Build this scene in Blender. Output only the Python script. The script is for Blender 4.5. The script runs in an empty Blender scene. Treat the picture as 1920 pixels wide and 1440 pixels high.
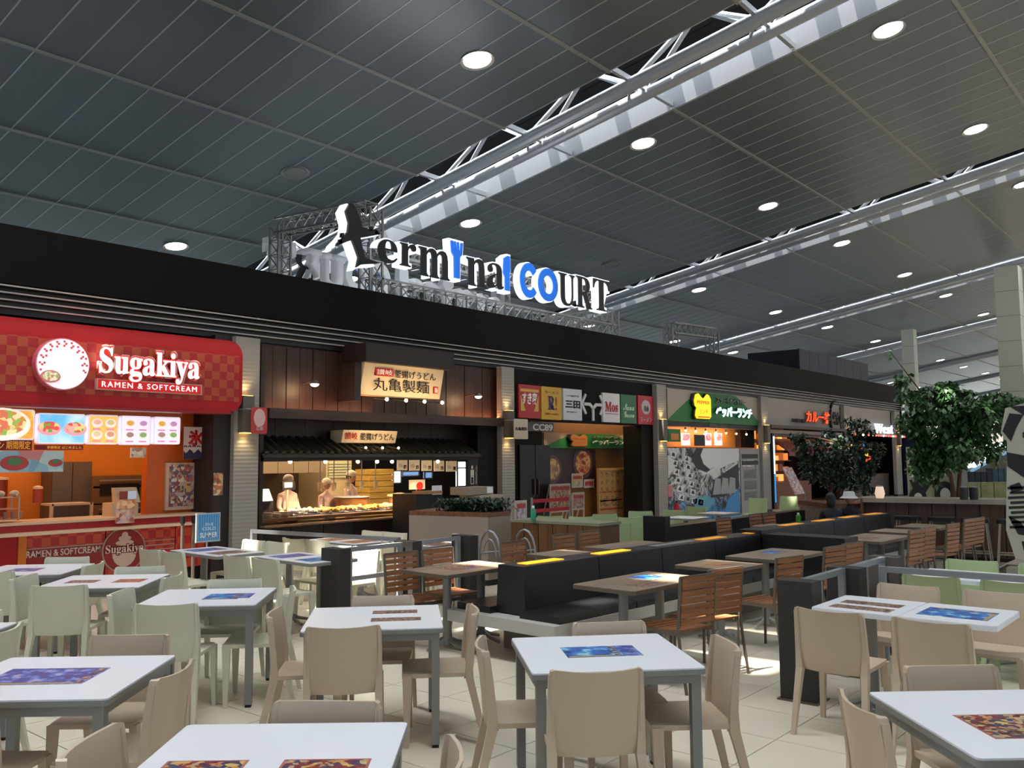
import bpy, bmesh, math, random
from mathutils import Vector, Matrix
from math import pi, sin, cos, radians as R_
random.seed(7)
SC = bpy.context.scene
COL = SC.collection

# ---------------------------------------------------------------- camera
# world: X runs along the row of shops (away to the right), Y runs into the shops, Z up; metres
CAM_H, FPX = 1.75, 1650.0
YAW, PITCH, ROLL = R_(40.2), R_(4.85), R_(.45)
_f = Vector((cos(YAW)*cos(PITCH), sin(YAW)*cos(PITCH), sin(PITCH)))
_r = Vector((sin(YAW), -cos(YAW), 0)); _d = _f.cross(_r)
_r, _d = cos(ROLL)*_r + sin(ROLL)*_d, -sin(ROLL)*_r + cos(ROLL)*_d
cam = bpy.data.cameras.new('camera'); cam.sensor_width = 36; cam.lens = 36*FPX/1920; cam.clip_end = 500; cam.clip_start = .05
co = bpy.data.objects.new('camera', cam); COL.objects.link(co)
M = Matrix((( _r.x, -_d.x, -_f.x, 0), (_r.y, -_d.y, -_f.y, 0), (_r.z, -_d.z, -_f.z, CAM_H), (0, 0, 0, 1)))
co.matrix_world = M
SC.camera = co
# survey helpers: where a sight line meets a level plane / a plane parallel to the shop fronts
def ray(u, v): return _r*((u-960)/FPX) + _d*((v-720)/FPX) + _f
def at_z(u, v, z):
    d = ray(u, v); t = (z-CAM_H)/d.z; return Vector((t*d.x, t*d.y, z))
def at_y(u, v, Y):
    d = ray(u, v); t = Y/d.y; return (t*d.x, CAM_H+t*d.z)
def rect(u0, vt, vb, u1, Y):
    a = at_y(u0, vt, Y); b = at_y(u0, vb, Y); c = at_y(u1, (vt+vb)/2, Y)
    return a[0], c[0], b[1], a[1]            # x0, x1, z0, z1

# ---------------------------------------------------------------- world, view
SC.view_settings.view_transform = 'Standard'; SC.view_settings.look = 'None'
SC.view_settings.exposure = 0.14; SC.view_settings.gamma = 1; SC.view_settings.use_curve_mapping = False
W = bpy.data.worlds.new('daylight'); W.use_nodes = True; SC.world = W
wn = W.node_tree
bg = wn.nodes['Background']
# bright hazy daylight outside the glazed sides of the terminal
bg.inputs['Color'].default_value = (.66, .82, 1.0, 1)
bg.inputs['Strength'].default_value = .55
def lamp(name, kind, loc, power, color=(1, 1, 1), **k):
    l = bpy.data.lights.new(name, kind); l.energy = power; l.color = color
    for a, b in k.items():
        if a not in ('aim',): setattr(l, a, b)
    o = bpy.data.objects.new(name, l); o.location = loc; COL.objects.link(o)
    if 'aim' in k:
        o.rotation_euler = Vector(k['aim']).to_track_quat('-Z', 'Y').to_euler()
    return o
SUN = Vector((.40, -.10, -1)).normalized()
lamp('sun', 'SUN', (0, 0, 30), 34, (1, .93, .82), angle=R_(1.0), aim=SUN)
CS, CZ = math.tan(R_(9.3)), 12.0             # slope and height of the ceiling plane
def cz(y): return CZ - CS*y
GAP0, GAPP = 2.65, 14.6                      # skylight slots repeat every 14.6 m
# daylight falling through the skylight slots of the roof
for k in range(-1, 5):
    gx = GAP0 + GAPP*k
    y0, y1 = (-8, 30)
    o = lamp('skylight_glazing', 'AREA', (gx-.1, (y0+y1)/2, cz((y0+y1)/2)+1.55), 2600 if k < 2 else 1900, (.93, .97, 1),
         shape='RECTANGLE', size=1.3, size_y=38.0)
    o.rotation_euler = (math.atan(-CS), 0, 0)

# ---------------------------------------------------------------- materials
MATS = {}
def lin(h):
    h = h.lstrip('#'); c = [int(h[i:i+2], 16)/255 for i in (0, 2, 4)]
    return tuple(x/12.92 if x <= .04045 else ((x+.055)/1.055)**2.4 for x in c) + (1,)
def mat(name, col, rough=.5, metal=0, noise=0, nscale=20, bump=0, emit=0, ecol=None, spec=.5, alpha=1, stretch=(1, 1, 1), coat=0):
    if name in MATS: return MATS[name]
    m = bpy.data.materials.new(name); m.use_nodes = True; MATS[name] = m
    nt = m.node_tree; p = nt.nodes['Principled BSDF']
    c = lin(col)
    p.inputs['Base Color'].default_value = c; p.inputs['Roughness'].default_value = rough
    p.inputs['Metallic'].default_value = metal; p.inputs['Specular IOR Level'].default_value = spec
    if coat: p.inputs['Coat Weight'].default_value = coat; p.inputs['Coat Roughness'].default_value = .08
    if emit:
        p.inputs['Emission Color'].default_value = lin(ecol) if ecol else c
        p.inputs['Emission Strength'].default_value = emit
    if alpha < 1: p.inputs['Alpha'].default_value = alpha
    if noise or bump:
        tc = nt.nodes.new('ShaderNodeTexCoord'); mp = nt.nodes.new('ShaderNodeMapping'); mp.inputs['Scale'].default_value = stretch
        n = nt.nodes.new('ShaderNodeTexNoise'); n.inputs['Scale'].default_value = nscale; n.inputs['Detail'].default_value = 4
        nt.links.new(tc.outputs['Object'], mp.inputs[0]); nt.links.new(mp.outputs[0], n.inputs['Vector'])
        if noise:
            rp = nt.nodes.new('ShaderNodeValToRGB')
            rp.color_ramp.elements[0].position = .3; rp.color_ramp.elements[1].position = .7
            rp.color_ramp.elements[0].color = tuple(x*(1-noise) for x in c[:3]) + (1,)
            rp.color_ramp.elements[1].color = tuple(min(1, x*(1+noise)) for x in c[:3]) + (1,)
            nt.links.new(n.outputs[0], rp.inputs[0]); nt.links.new(rp.outputs[0], p.inputs['Base Color'])
            if emit: nt.links.new(rp.outputs[0], p.inputs['Emission Color'])
        if bump:
            b = nt.nodes.new('ShaderNodeBump'); b.inputs['Strength'].default_value = bump; b.inputs['Distance'].default_value = .02
            nt.links.new(n.outputs[0], b.inputs['Height']); nt.links.new(b.outputs[0], p.inputs['Normal'])
    return m
def pmat(name, cols, scale=8, rough=.5, emit=0, kind='voronoi', seed=0, stretch=(1, 1, 1), warp=.0):
    """flat print: patches of the listed colours"""
    if name in MATS: return MATS[name]
    m = bpy.data.materials.new(name); m.use_nodes = True; MATS[name] = m
    nt = m.node_tree; p = nt.nodes['Principled BSDF']; p.inputs['Roughness'].default_value = rough
    tc = nt.nodes.new('ShaderNodeTexCoord'); mp = nt.nodes.new('ShaderNodeMapping')
    mp.inputs['Location'].default_value = (seed*3.7, seed*1.9, seed*.7); mp.inputs['Scale'].default_value = stretch
    nt.links.new(tc.outputs['Object'], mp.inputs[0])
    rp = nt.nodes.new('ShaderNodeValToRGB'); cr = rp.color_ramp; cr.interpolation = 'CONSTANT' if kind == 'voronoi' else 'LINEAR'
    n = len(cols)
    if kind == 'voronoi':
        t = nt.nodes.new('ShaderNodeTexVoronoi'); t.inputs['Scale'].default_value = scale; src = t.outputs['Color']
        sep = nt.nodes.new('ShaderNodeSeparateColor'); nt.links.new(src, sep.inputs[0]); src = sep.outputs[0]
        pos = [i/n for i in range(n)]
    else:
        t = nt.nodes.new('ShaderNodeTexNoise'); t.inputs['Scale'].default_value = scale; t.inputs['Detail'].default_value = 6; src = t.outputs[0]
        pos = [.32 + .36*i/(n-1) for i in range(n)]
    nt.links.new(mp.outputs[0], t.inputs['Vector'])
    while len(cr.elements) < n: cr.elements.new(.5)
    for e, q, c in zip(cr.elements, pos, cols): e.position = q; e.color = lin(c)
    nt.links.new(src, rp.inputs[0]); nt.links.new(rp.outputs[0], p.inputs['Base Color'])
    if emit:
        nt.links.new(rp.outputs[0], p.inputs['Emission Color']); p.inputs['Emission Strength'].default_value = emit
    return m
def cmat(name, c1, c2, scale, rough=.5, rot=0, emit=0):
    """checkered print on an upright face"""
    if name in MATS: return MATS[name]
    m = bpy.data.materials.new(name); m.use_nodes = True; MATS[name] = m
    nt = m.node_tree; p = nt.nodes['Principled BSDF']; p.inputs['Roughness'].default_value = rough
    tc = nt.nodes.new('ShaderNodeTexCoord'); mp = nt.nodes.new('ShaderNodeMapping'); mp.inputs['Location'].default_value = (.01, 50, .01)
    mp.inputs['Scale'].default_value = (1, 0, 1)
    ck = nt.nodes.new('ShaderNodeTexChecker'); ck.inputs['Scale'].default_value = scale
    ck.inputs['Color1'].default_value = lin(c1); ck.inputs['Color2'].default_value = lin(c2)
    nt.links.new(tc.outputs['Object'], mp.inputs[0]); nt.links.new(mp.outputs[0], ck.inputs['Vector'])
    nt.links.new(ck.outputs[0], p.inputs['Base Color'])
    if emit: nt.links.new(ck.outputs[0], p.inputs['Emission Color']); p.inputs['Emission Strength'].default_value = emit
    return m
def wood(name, c, dark, axis='x', scale=3, rough=.45):
    if name in MATS: return MATS[name]
    m = bpy.data.materials.new(name); m.use_nodes = True; MATS[name] = m
    nt = m.node_tree; p = nt.nodes['Principled BSDF']; p.inputs['Roughness'].default_value = rough
    tc = nt.nodes.new('ShaderNodeTexCoord'); mp = nt.nodes.new('ShaderNodeMapping')
    mp.inputs['Scale'].default_value = {'x': (.6, 9, 9), 'y': (9, .6, 9), 'z': (9, 9, .6)}[axis]
    oi = nt.nodes.new('ShaderNodeObjectInfo'); nt.links.new(oi.outputs['Random'], mp.inputs['Location'])
    t = nt.nodes.new('ShaderNodeTexNoise'); t.inputs['Scale'].default_value = scale; t.inputs['Detail'].default_value = 5
    rp = nt.nodes.new('ShaderNodeValToRGB'); rp.color_ramp.elements[0].position = .35; rp.color_ramp.elements[1].position = .68
    rp.color_ramp.elements[0].color = lin(dark); rp.color_ramp.elements[1].color = lin(c)
    nt.links.new(tc.outputs['Object'], mp.inputs[0]); nt.links.new(mp.outputs[0], t.inputs['Vector'])
    nt.links.new(t.outputs[0], rp.inputs[0]); nt.links.new(rp.outputs[0], p.inputs['Base Color'])
    return m
white = mat('white_laminate', '#e3e5ea', .32)
steel = mat('satin_steel', '#8f9296', .38, .35)
grey_metal = mat('grey_painted_metal', '#888885', .45, .05)
dark_metal = mat('dark_bronze_metal', '#675d52', .4, .3)
black = mat('black_paint', '#141212', .5)
black_vinyl = mat('black_vinyl', '#19191b', .33, bump=.15, nscale=60)
rubber = mat('black_rubber', '#101010', .7)

# ---------------------------------------------------------------- mesh builder
class B:
    def __init__(s): s.v = []; s.f = []
    def add(s, vs, fs):
        n = len(s.v); s.v += [tuple(v) for v in vs]; s.f += [tuple(i+n for i in f) for f in fs]; return s
    def box(s, x0, x1, y0, y1, z0, z1):
        if x1 < x0: x0, x1 = x1, x0
        if y1 < y0: y0, y1 = y1, y0
        if z1 < z0: z0, z1 = z1, z0
        return s.add([(x0,y0,z0),(x1,y0,z0),(x1,y1,z0),(x0,y1,z0),(x0,y0,z1),(x1,y0,z1),(x1,y1,z1),(x0,y1,z1)],
              [(0,3,2,1),(4,5,6,7),(0,1,5,4),(1,2,6,5),(2,3,7,6),(3,0,4,7)])
    def hexa(s, p): # 8 points bottom ring then top ring
        return s.add(p, [(0,3,2,1),(4,5,6,7),(0,1,5,4),(1,2,6,5),(2,3,7,6),(3,0,4,7)])
    def bar(s, a, b, w, h=None, up=(0, 0, 1)):
        a, b = Vector(a), Vector(b); h = h or w; d = (b-a).normalized(); u = Vector(up)
        if abs(d.dot(u)) > .98: u = Vector((0, 1, 0))
        x = d.cross(u).normalized()*w/2; y = x.normalized().cross(d).normalized()*h/2
        return s.hexa([a-x-y, a+x-y, a+x+y, a-x+y, b-x-y, b+x-y, b+x+y, b-x+y])
    def tube(s, pts, r, n=8, close=True, r2=None):
        pts = [Vector(p) for p in pts]; rings = []
        for i, p in enumerate(pts):
            d = (pts[min(i+1, len(pts)-1)] - pts[max(i-1, 0)]).normalized()
            u = Vector((0, 0, 1)) if abs(d.z) < .9 else Vector((1, 0, 0))
            x = d.cross(u).normalized(); y = x.cross(d).normalized()
            rr = r if r2 is None else r + (r2-r)*i/(len(pts)-1)
            rings.append([p + x*rr*cos(2*pi*k/n) + y*rr*sin(2*pi*k/n) for k in range(n)])
        fs = []
        for i in range(len(pts)-1):
            for k in range(n): fs.append((i*n+k, i*n+(k+1) % n, (i+1)*n+(k+1) % n, (i+1)*n+k))
        if close: fs += [tuple(range(n))[::-1], tuple((len(pts)-1)*n+k for k in range(n))]
        return s.add([v for r_ in rings for v in r_], fs)
    def lathe(s, c, prof, n=16): # prof: (radius, z)
        vs = [(c[0]+r*cos(2*pi*k/n), c[1]+r*sin(2*pi*k/n), c[2]+z) for r, z in prof for k in range(n)]
        fs = [(i*n+k, i*n+(k+1) % n, (i+1)*n+(k+1) % n, (i+1)*n+k) for i in range(len(prof)-1) for k in range(n)]
        fs += [tuple(range(n))[::-1], tuple((len(prof)-1)*n+k for k in range(n))]
        return s.add(vs, fs)
    def prism(s, poly, d0, d1, axis='y'): # poly in (x,z) for axis y, (x,y) for axis z, (y,z) for axis x
        n = len(poly)
        P = {'y': lambda a, b, d: (a, d, b), 'z': lambda a, b, d: (a, b, d), 'x': lambda a, b, d: (d, a, b)}[axis]
        vs = [P(a, b, d0) for a, b in poly] + [P(a, b, d1) for a, b in poly]
        fs = [tuple(range(n)), tuple(range(2*n-1, n-1, -1))] + [(i, i+n, (i+1) % n+n, (i+1) % n) for i in range(n)]
        return s.add(vs, fs)
    def ball(s, c, r, n=10, m=6, sc=(1, 1, 1)):
        prof = [(max(1e-3, sin(pi*i/m))*1.0, -cos(pi*i/m)) for i in range(m+1)]
        vs = [(c[0]+r*sc[0]*a*cos(2*pi*k/n), c[1]+r*sc[1]*a*sin(2*pi*k/n), c[2]+r*sc[2]*z) for a, z in prof for k in range(n)]
        fs = [(i*n+k, i*n+(k+1) % n, (i+1)*n+(k+1) % n, (i+1)*n+k) for i in range(m) for k in range(n)]
        return s.add(vs, fs)
    def rot(s, ang, c=(0, 0)):
        ca, sa = cos(ang), sin(ang)
        s.v = [(c[0]+(x-c[0])*ca-(y-c[1])*sa, c[1]+(x-c[0])*sa+(y-c[1])*ca, z) for x, y, z in s.v]; return s
def rrect(x0, x1, z0, z1, r, n=4):
    pts = []
    for cx, cz_, a in ((x1-r, z0+r, -90), (x1-r, z1-r, 0), (x0+r, z1-r, 90), (x0+r, z0+r, 180)):
        for i in range(n+1):
            t = R_(a + 90*i/n); pts.append((cx+r*cos(t), cz_+r*sin(t)))
    return pts
def mesh(name, b, m, smooth=False, off=(0, 0, 0)):
    me = bpy.data.meshes.new(name)
    me.from_pydata([(v[0]-off[0], v[1]-off[1], v[2]-off[2]) for v in b.v], [], b.f)
    bm = bmesh.new(); bm.from_mesh(me); bmesh.ops.recalc_face_normals(bm, faces=bm.faces); bm.to_mesh(me); bm.free()
    if m: me.materials.append(m)
    if smooth:
        for p in me.polygons: p.use_smooth = True
        try: me.set_sharp_from_angle(angle=R_(40))
        except Exception: pass
    return me
def wloc(o):
    v = Vector((0, 0, 0))
    while o: v += o.location; o = o.parent
    return v
def obj(name, b, m, parent=None, smooth=False, label=None, kind=None, origin=None):
    """one mesh object; geometry is given in world metres"""
    off = wloc(parent) if parent else Vector(origin or (0, 0, 0))
    me = mesh(name, b, m, smooth, off)
    o = bpy.data.objects.new(name, me); COL.objects.link(o)
    if parent: o.parent = parent
    else: o.location = off
    if label: o['label'] = label
    if kind: o['kind'] = kind
    return o
def thing(name, label, cat, loc=(0, 0, 0), rz=0, group=None):
    o = bpy.data.objects.new(name, None); COL.objects.link(o); o.empty_display_size = .1
    o.location = loc; o.rotation_euler.z = rz
    o['label'] = label; o['category'] = cat
    if group: o['group'] = group
    return o
def struct(name, b, m, smooth=False, parent=None): 
    o = obj(name, b, m, parent, smooth)
    if not parent: o['kind'] = 'structure'
    return o
def tag(o, label, cat, group=None):
    o['label'] = label; o['category'] = cat
    if group: o['group'] = group
    return o
KIDS = {}
ORD = ['leftmost', 'second', 'third', 'fourth', 'fifth', 'sixth', 'seventh', 'eighth', 'ninth']
def dup(root, loc, rz, label, group=None):
    r = root.copy(); COL.objects.link(r); r.location = loc; r.rotation_euler = (0, 0, rz)
    r['label'] = label
    if group: r['group'] = group
    def rec(src, dst):
        for ch in KIDS[src.name] if src.name in KIDS else list(src.children):
            c = ch.copy(); COL.objects.link(c); c.parent = dst; rec(ch, c)
    rec(root, r)
    return r
class Proto:
    """first placement moves the prototype itself, later ones copy it"""
    def __init__(s, maker): s.maker = maker; s.o = None; s.used = False
    def put(s, loc, rz, label, group=None):
        if s.o is None: s.o = s.maker()
        if not s.used:
            s.used = True; o = s.o; o.location = loc; o.rotation_euler = (0, 0, rz); o['label'] = label
            if group: o['group'] = group
            return o
        return dup(s.o, loc, rz, label, group)
def text(s, x, z, h, y, m, parent, name='lettering', w=None, depth=.01, bold=0, align='LEFT', shear=0, face=-1, rz=0, spacing=1):
    """upright lettering facing the hall (-Y); x,z = lower left in world metres, h = size of a capital, w = total width"""
    c = bpy.data.curves.new(name, 'FONT'); c.body = s; c.size = 1; c.offset = bold; c.extrude = 0; c.shear = shear; c.space_character = spacing
    c.resolution_u = 3
    t = bpy.data.objects.new(name, c); COL.objects.link(t)
    dg = bpy.context.evaluated_depsgraph_get(); me = bpy.data.meshes.new_from_object(t.evaluated_get(dg))
    bpy.data.objects.remove(t); bpy.data.curves.remove(c)
    if not me.vertices: return None
    xs = [v.co.x for v in me.vertices]; ys = [v.co.y for v in me.vertices]
    x0, x1, y0, y1 = min(xs), max(xs), min(ys), max(ys)
    sz = h/(y1-y0); sx = (w/(x1-x0)) if w else sz
    bm = bmesh.new(); bm.from_mesh(me)
    g = bmesh.ops.extrude_face_region(bm, geom=list(bm.faces)); nv = [e for e in g['geom'] if isinstance(e, bmesh.types.BMVert)]
    for v in nv: v.co.z += 1
    ow = wloc(parent) if parent else Vector((0, 0, 0))
    for v in bm.verts:
        px = (v.co.x-x0)*sx; pz = (v.co.y-y0)*sz; d = v.co.z*depth
        if face < 0: v.co = Vector((x+px, y-d, z+pz)) - ow
        else: v.co = Vector((x-px, y+d, z+pz)) - ow
    bmesh.ops.recalc_face_normals(bm, faces=bm.faces)
    bm.to_mesh(me); bm.free(); me.materials.clear(); me.materials.append(m); me.name = name
    o = bpy.data.objects.new(name, me); COL.objects.link(o); o.parent = parent
    return o
# ================================================================ floor
tile_m = mat('cream_floor_tile', '#ddd4c0', .2, noise=.03, nscale=1.3, spec=.5)
grout_m = mat('floor_grout', '#4f4b43', .7)
def far_floor():
    b = B().box(-14, 150, -30, 60, -.1, -.012)
    return struct('floor', b, grout_m)
FL = far_floor()
TP = .575
def cam_px(p):
    q = Vector(p) - Vector((0, 0, CAM_H)); return q.dot(_r)/q.dot(_f)*FPX+960, q.dot(_d)/q.dot(_f)*FPX+720, q.dot(_f)
cells = []
for i in range(-4, 60):
    for j in range(-12, 24):
        x = 7.07-TP*12 + i*TP; y = 2.97-TP*5 + j*TP - .0
        c = Vector((x+TP/2, y+TP/2, 0)); q = c-Vector((0, 0, CAM_H))
        if q.dot(_f) > .5:
            u, v, d = cam_px(c)
            if -120 < u < 2040 and v < 1600: cells.append((d, x, y)); continue
        cells.append((999, x, y))
cells.sort()
tb = B().box(.0035, TP-.0035, .0035, TP-.0035, -.012, 0); tme = mesh('tile', tb, tile_m)
rest = B(); n = 0
for d, x, y in cells:
    if n < 300 and d < 900:
        o = bpy.data.objects.new('tile', tme); COL.objects.link(o); o.parent = FL; o.location = (x, y, 0); n += 1
    else: rest.box(x+.0035, x+TP-.0035, y+.0035, y+TP-.0035, -.012, 0)
# large distance: joints too fine to tell apart
rest.box(7.07+TP*48, 150, -30, 18, -.012, 0)
rest.box(-9.9, 7.07+TP*48, 2.97+TP*19, 18, -.012, 0)
rest.box(-9.9, 7.07+TP*48, -30, 2.97-TP*17, -.012, 0)
obj('tile_field', rest, tile_m, FL, kind='stuff')
obj('bounce_floor', B().box(-13, 150, 18, 60, -.012, 0), mat('blue_grey_bounce_floor', '#97a4ad', .9), FL, kind='stuff')  # unseen floor behind the shops, tinted to bounce cooler light onto the ceiling

# ================================================================ ceiling
ceil_m = mat('ceiling_panel_metal', '#666c71', .28, .45, noise=.03, nscale=.6)
seam_m = mat('ceiling_seam_glint', '#9da3a7', .4, .2)  # pale colour stands in for light reflected by the panel edges
rail_m = mat('ceiling_joint_rail', '#83837f', .4, .3)
tube_m = mat('truss_white_steel', '#9a9ea4', .3, .35)
reveal_m = mat('skylight_reveal_white', '#666a70', .45)
dark_void = mat('roof_void_dark', '#1c1d20', .8)
PX, PY, Y0C = .735, 3.08, 7.4
RT = [Vector((0, cos(math.atan(CS)), -sin(math.atan(CS))))]
def sloped(b, x0, x1, y0, y1, h0, h1):
    """box lying in the ceiling slope, h0..h1 above its plane"""
    return b.hexa([(x0,y0,cz(y0)+h0),(x1,y0,cz(y0)+h0),(x1,y1,cz(y1)+h0),(x0,y1,cz(y1)+h0),
                   (x0,y0,cz(y0)+h1),(x1,y0,cz(y0)+h1),(x1,y1,cz(y1)+h1),(x0,y1,cz(y1)+h1)])
CE = obj('ceiling', sloped(B(), GAP0+1.4, GAP0+GAPP-1.5, -16, 46, 1.82, 1.9), dark_void); CE['kind'] = 'structure'
pan = []
bays = []
for k in range(-2, 9):
    x0 = GAP0 + GAPP*k + 1.4; bays.append(x0)
    for i in range(16):
        for j in range(-7, 13):
            pan.append((x0+i*PX, Y0C+j*PY))
b0 = sloped(B(), .012, PX-.012, .012, PY-.03, 0, .03)
b0.v = [(x, y, z-CZ) for x, y, z in b0.v]; pme = mesh('panel', b0, ceil_m)
def inview(x, y):
    u, v, d = cam_px((x+PX/2, y+PY/2, cz(y+PY/2)))
    return d if (d > 0 and -60 < u < 1980 and -60 < v < 760) else 1e6
pan.sort(key=lambda p: inview(*p))
rest = B(); n = 0
for x, y in pan:
    if n < 300 and inview(x, y) < 1e5:
        o = bpy.data.objects.new('panel', pme); COL.objects.link(o); o.parent = CE; o.location = (x, y, cz(y)); n += 1
    else: sloped(rest, x+.012, x+PX-.012, y+.012, y+PY-.03, 0, .03)
obj('panel_field', rest, ceil_m, CE, kind='stuff')
sm, jr = B(), B()
for x0 in bays:
    for i in range(17):
        sloped(sm, x0+i*PX-.015, x0+i*PX+.015, -14, 44, -.006, .012)
    for j in range(-7, 14):
        y = Y0C + j*PY
        sloped(jr, x0-.1, x0+16*PX+.05, y-.045, y+.03, -.03, .02)
obj('seam_glint', sm, seam_m, CE, kind='stuff')
obj('joint_rail', jr, rail_m, CE, kind='stuff')
# roof above the slots: dark deck with a narrow glazed slit, and the white reveal on the far side of each slot
rv, dk = B(), B()
for k in range(-2, 9):
    gx = GAP0 + GAPP*k
    rv.hexa([(gx+1.36,-16,cz(-16)),(gx+1.42,-16,cz(-16)),(gx+1.42,46,cz(46)),(gx+1.36,46,cz(46)),
             (gx+1.20,-16,cz(-16)+.62),(gx+1.26,-16,cz(-16)+.62),(gx+1.26,46,cz(46)+.62),(gx+1.20,46,cz(46)+.62)])
    # deck leaving a slit for the sun over the slot and one beside the reveal
    sloped(dk, gx+1.4, gx+GAPP-1.5, -16, 46, 1.7, 1.8)
    sloped(dk, gx-1.6, gx-1.0, -16, 46, 1.7, 1.8)
    sloped(dk, gx-.55, gx+.62, -16, 46, 1.7, 1.8)
    sloped(dk, gx+1.0, gx+1.45, -16, 46, 1.7, 1.8)
    sloped(dk, gx-1.02, gx-.5, -9, 4.15, 1.62, 1.72)  # unseen cover added to keep the sun off the right-hand chairs
    for j in range(-12, 36):      # unseen bars added over the slits to break the sun into patches
        y = j*1.27 + .3*sin(j*2.1); wdt = .28 + .25*abs(sin(j*1.7))
        sloped(dk, gx-1.02, gx-.5, y, y+wdt*1.3, 1.62, 1.72)
        sloped(dk, gx+.6, gx+1.05, y+.4, y+.4+wdt, 1.62, 1.72)
obj('skylight_reveal', rv, reveal_m, CE, kind='stuff')
obj('roof_deck_sun_bars', dk, dark_void, CE, kind='stuff')
# ---- trusses in the slots
ords = ['nearest', 'second', 'third', 'fourth', 'fifth', 'sixth', 'seventh', 'eighth']
for k in range(0, 8):
    gx = GAP0 + GAPP*(k+1)
    t = thing('roof_truss', f'white tubular steel roof truss in the {ords[k]} skylight slot of the ceiling', 'truss', (gx, 12, cz(12)), group='roof trusses')
    ya, yb = -14, 44
    for dx, r in ((-.55, .17), (.12, .15)):
        obj('lower_chord', B().tube([(gx+dx, ya, cz(ya)-.02), (gx+dx, yb, cz(yb)-.02)], r, 10), tube_m, t, True)
    obj('upper_chord', B().tube([(gx-.1, ya, cz(ya)+1.15), (gx-.1, yb, cz(yb)+1.15)], .12, 8), tube_m, t, True)
    ws = B()
    for j in range(-7, 13):
        y = Y0C + j*PY
        for dx in (-.55, .12):
            ws.tube([(gx+dx, y, cz(y)), (gx-.1, y+PY/2, cz(y+PY/2)+1.15)], .06, 6)
            ws.tube([(gx+dx, y+PY, cz(y+PY)), (gx-.1, y+PY/2, cz(y+PY/2)+1.15)], .06, 6)
        ws.bar((gx-1.4, y, cz(y)+.1), (gx+1.3, y, cz(y)+.1), .09, .12)
        ws.bar((gx-.55, y, cz(y)), (gx+.12, y+.5, cz(y+.5)), .06)
    obj('web_strut', ws, tube_m, t, kind='stuff')

# ---- round downlights
lit = mat('downlight_lens', '#fff6ee', .4, emit=14, ecol='#fff3e8')
unlit = mat('downlight_lens_off', '#70736f', .4)
def mk_down(on=True):
    def f():
        t = thing('ceiling_light', '', 'ceiling light')
        ring = B().lathe((0, 0, 0), [(.30, .0), (.36, -.03), (.36, .02), (.30, .02)], 24)
        obj('trim_ring', ring, rail_m, t, True)
        obj('lens', B().lathe((0, 0, 0), [(.29, -.015), (.29, .01)], 24), lit if on else unlit, t)
        return t
    return f
dl, dlo = Proto(mk_down()), Proto(mk_down(False))
rows = {5.65: 'front', 11.95: 'second', 18.2: 'third', 24.0: 'fourth'}
spots = []
for i, x in enumerate((13.1, 19.6, 27.4, 34.2, 42.2, 49.2, 57.4, 64.6, 72.4, 79.4, 87, 94)):
    for y in rows:
        if x < 14 and y < 6: continue
        spots.append((x, y, i))
for x, y, i in spots:
    on = not (i == 0 and abs(y-18.2) < .1) and not (i == 2 and y > 17.5 and y < 19)
    p = dl if on else dlo
    n = (i+1)//2
    side = 'before' if i % 2 == 0 else 'behind'
    lab = f'{"glowing" if on else "unlit"} round ceiling downlight in the {rows[y]} row, {side} the {ords[i//2]} skylight slot'
    o = p.put((x, y, cz(y)-.0), 0, lab, 'round ceiling downlights')
    o.rotation_euler = (-math.atan(CS), 0, 0)

# far end of the hall and its big piers
far_m = mat('far_wall', '#6a6460', .7)
struct('wall_back', B().box(150, 150.3, -60, 60, 0, 14), far_m)
pier_m = mat('pale_pier_cladding', '#c0c5bd', .6)
def pier(u0, u1, vt, dist, lab):
    a = ray(u0, 850); c = ray(u1, 850); t = dist
    p, q = a*t, c*t
    x, y, w = (p.x+q.x)/2, (p.y+q.y)/2, (q-p).length*.8
    t_ = thing('pier', lab, 'pillar', (x, y, 0))
    zt = cz(y+w)-.1
    hh = zt/9
    for i in range(9): obj('cladding_panel', B().box(x-w/2, x+w/2, y-w/2, y+w/2, i*hh+.012, (i+1)*hh-.012), pier_m, t_)
    obj('core', B().box(x-w/2+.02, x+w/2-.02, y-w/2+.02, y+w/2-.02, 0, zt), rail_m, t_)
pier(1701, 1728, 668, 52, 'slim pale grey pier rising behind the tree at the right')
pier(1884, 1934, 625, 40, 'broad pale grey pier at the right edge behind the tree')
# ================================================================ furniture
taupe = mat('taupe_plastic', '#c3af98', .42)
palegreen = mat('pale_grey_green_plastic', '#d0ceb8', .42)
lime = mat('light_green_plastic', '#a9b98c', .42)
teak = wood('teak_slat', '#a86d44', '#835230', 'x', 3)
top_wood = wood('driftwood_laminate', '#a08d7a', '#7d6a58', 'x', 2.2, .3)
prints = {
 'blue': pmat('print_blue', ['#0f2f70', '#173f8c', '#1d58a8', '#2b74bf', '#4a9ad0', '#a8d0e0'], 16, .35, kind='noise'),
 'purple': pmat('print_purple', ['#6d3050', '#3a3f8c', '#343c90', '#5a6fb8', '#8a9ad0', '#c8a8b0'], 16, .35, kind='noise', seed=2),
 'brown': pmat('print_brown', ['#5c2f22', '#8a6a52', '#3c2420', '#a5786a', '#6b4a4a', '#b09a80'], 60, .35, seed=4),
 'red': pmat('print_red', ['#8a2f2a', '#5c2238', '#c98a4a', '#3a3a5a', '#b0a080', '#7a3040', '#2f4a6a', '#d0b060'], 48, .35, seed=5),
 'orange': pmat('print_orange', ['#a4562c', '#c0763a', '#7a3a22', '#b9896a'], 30, .35, seed=8)}
edge_m = mat('print_pink_edge', '#b06a62', .4)

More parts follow.
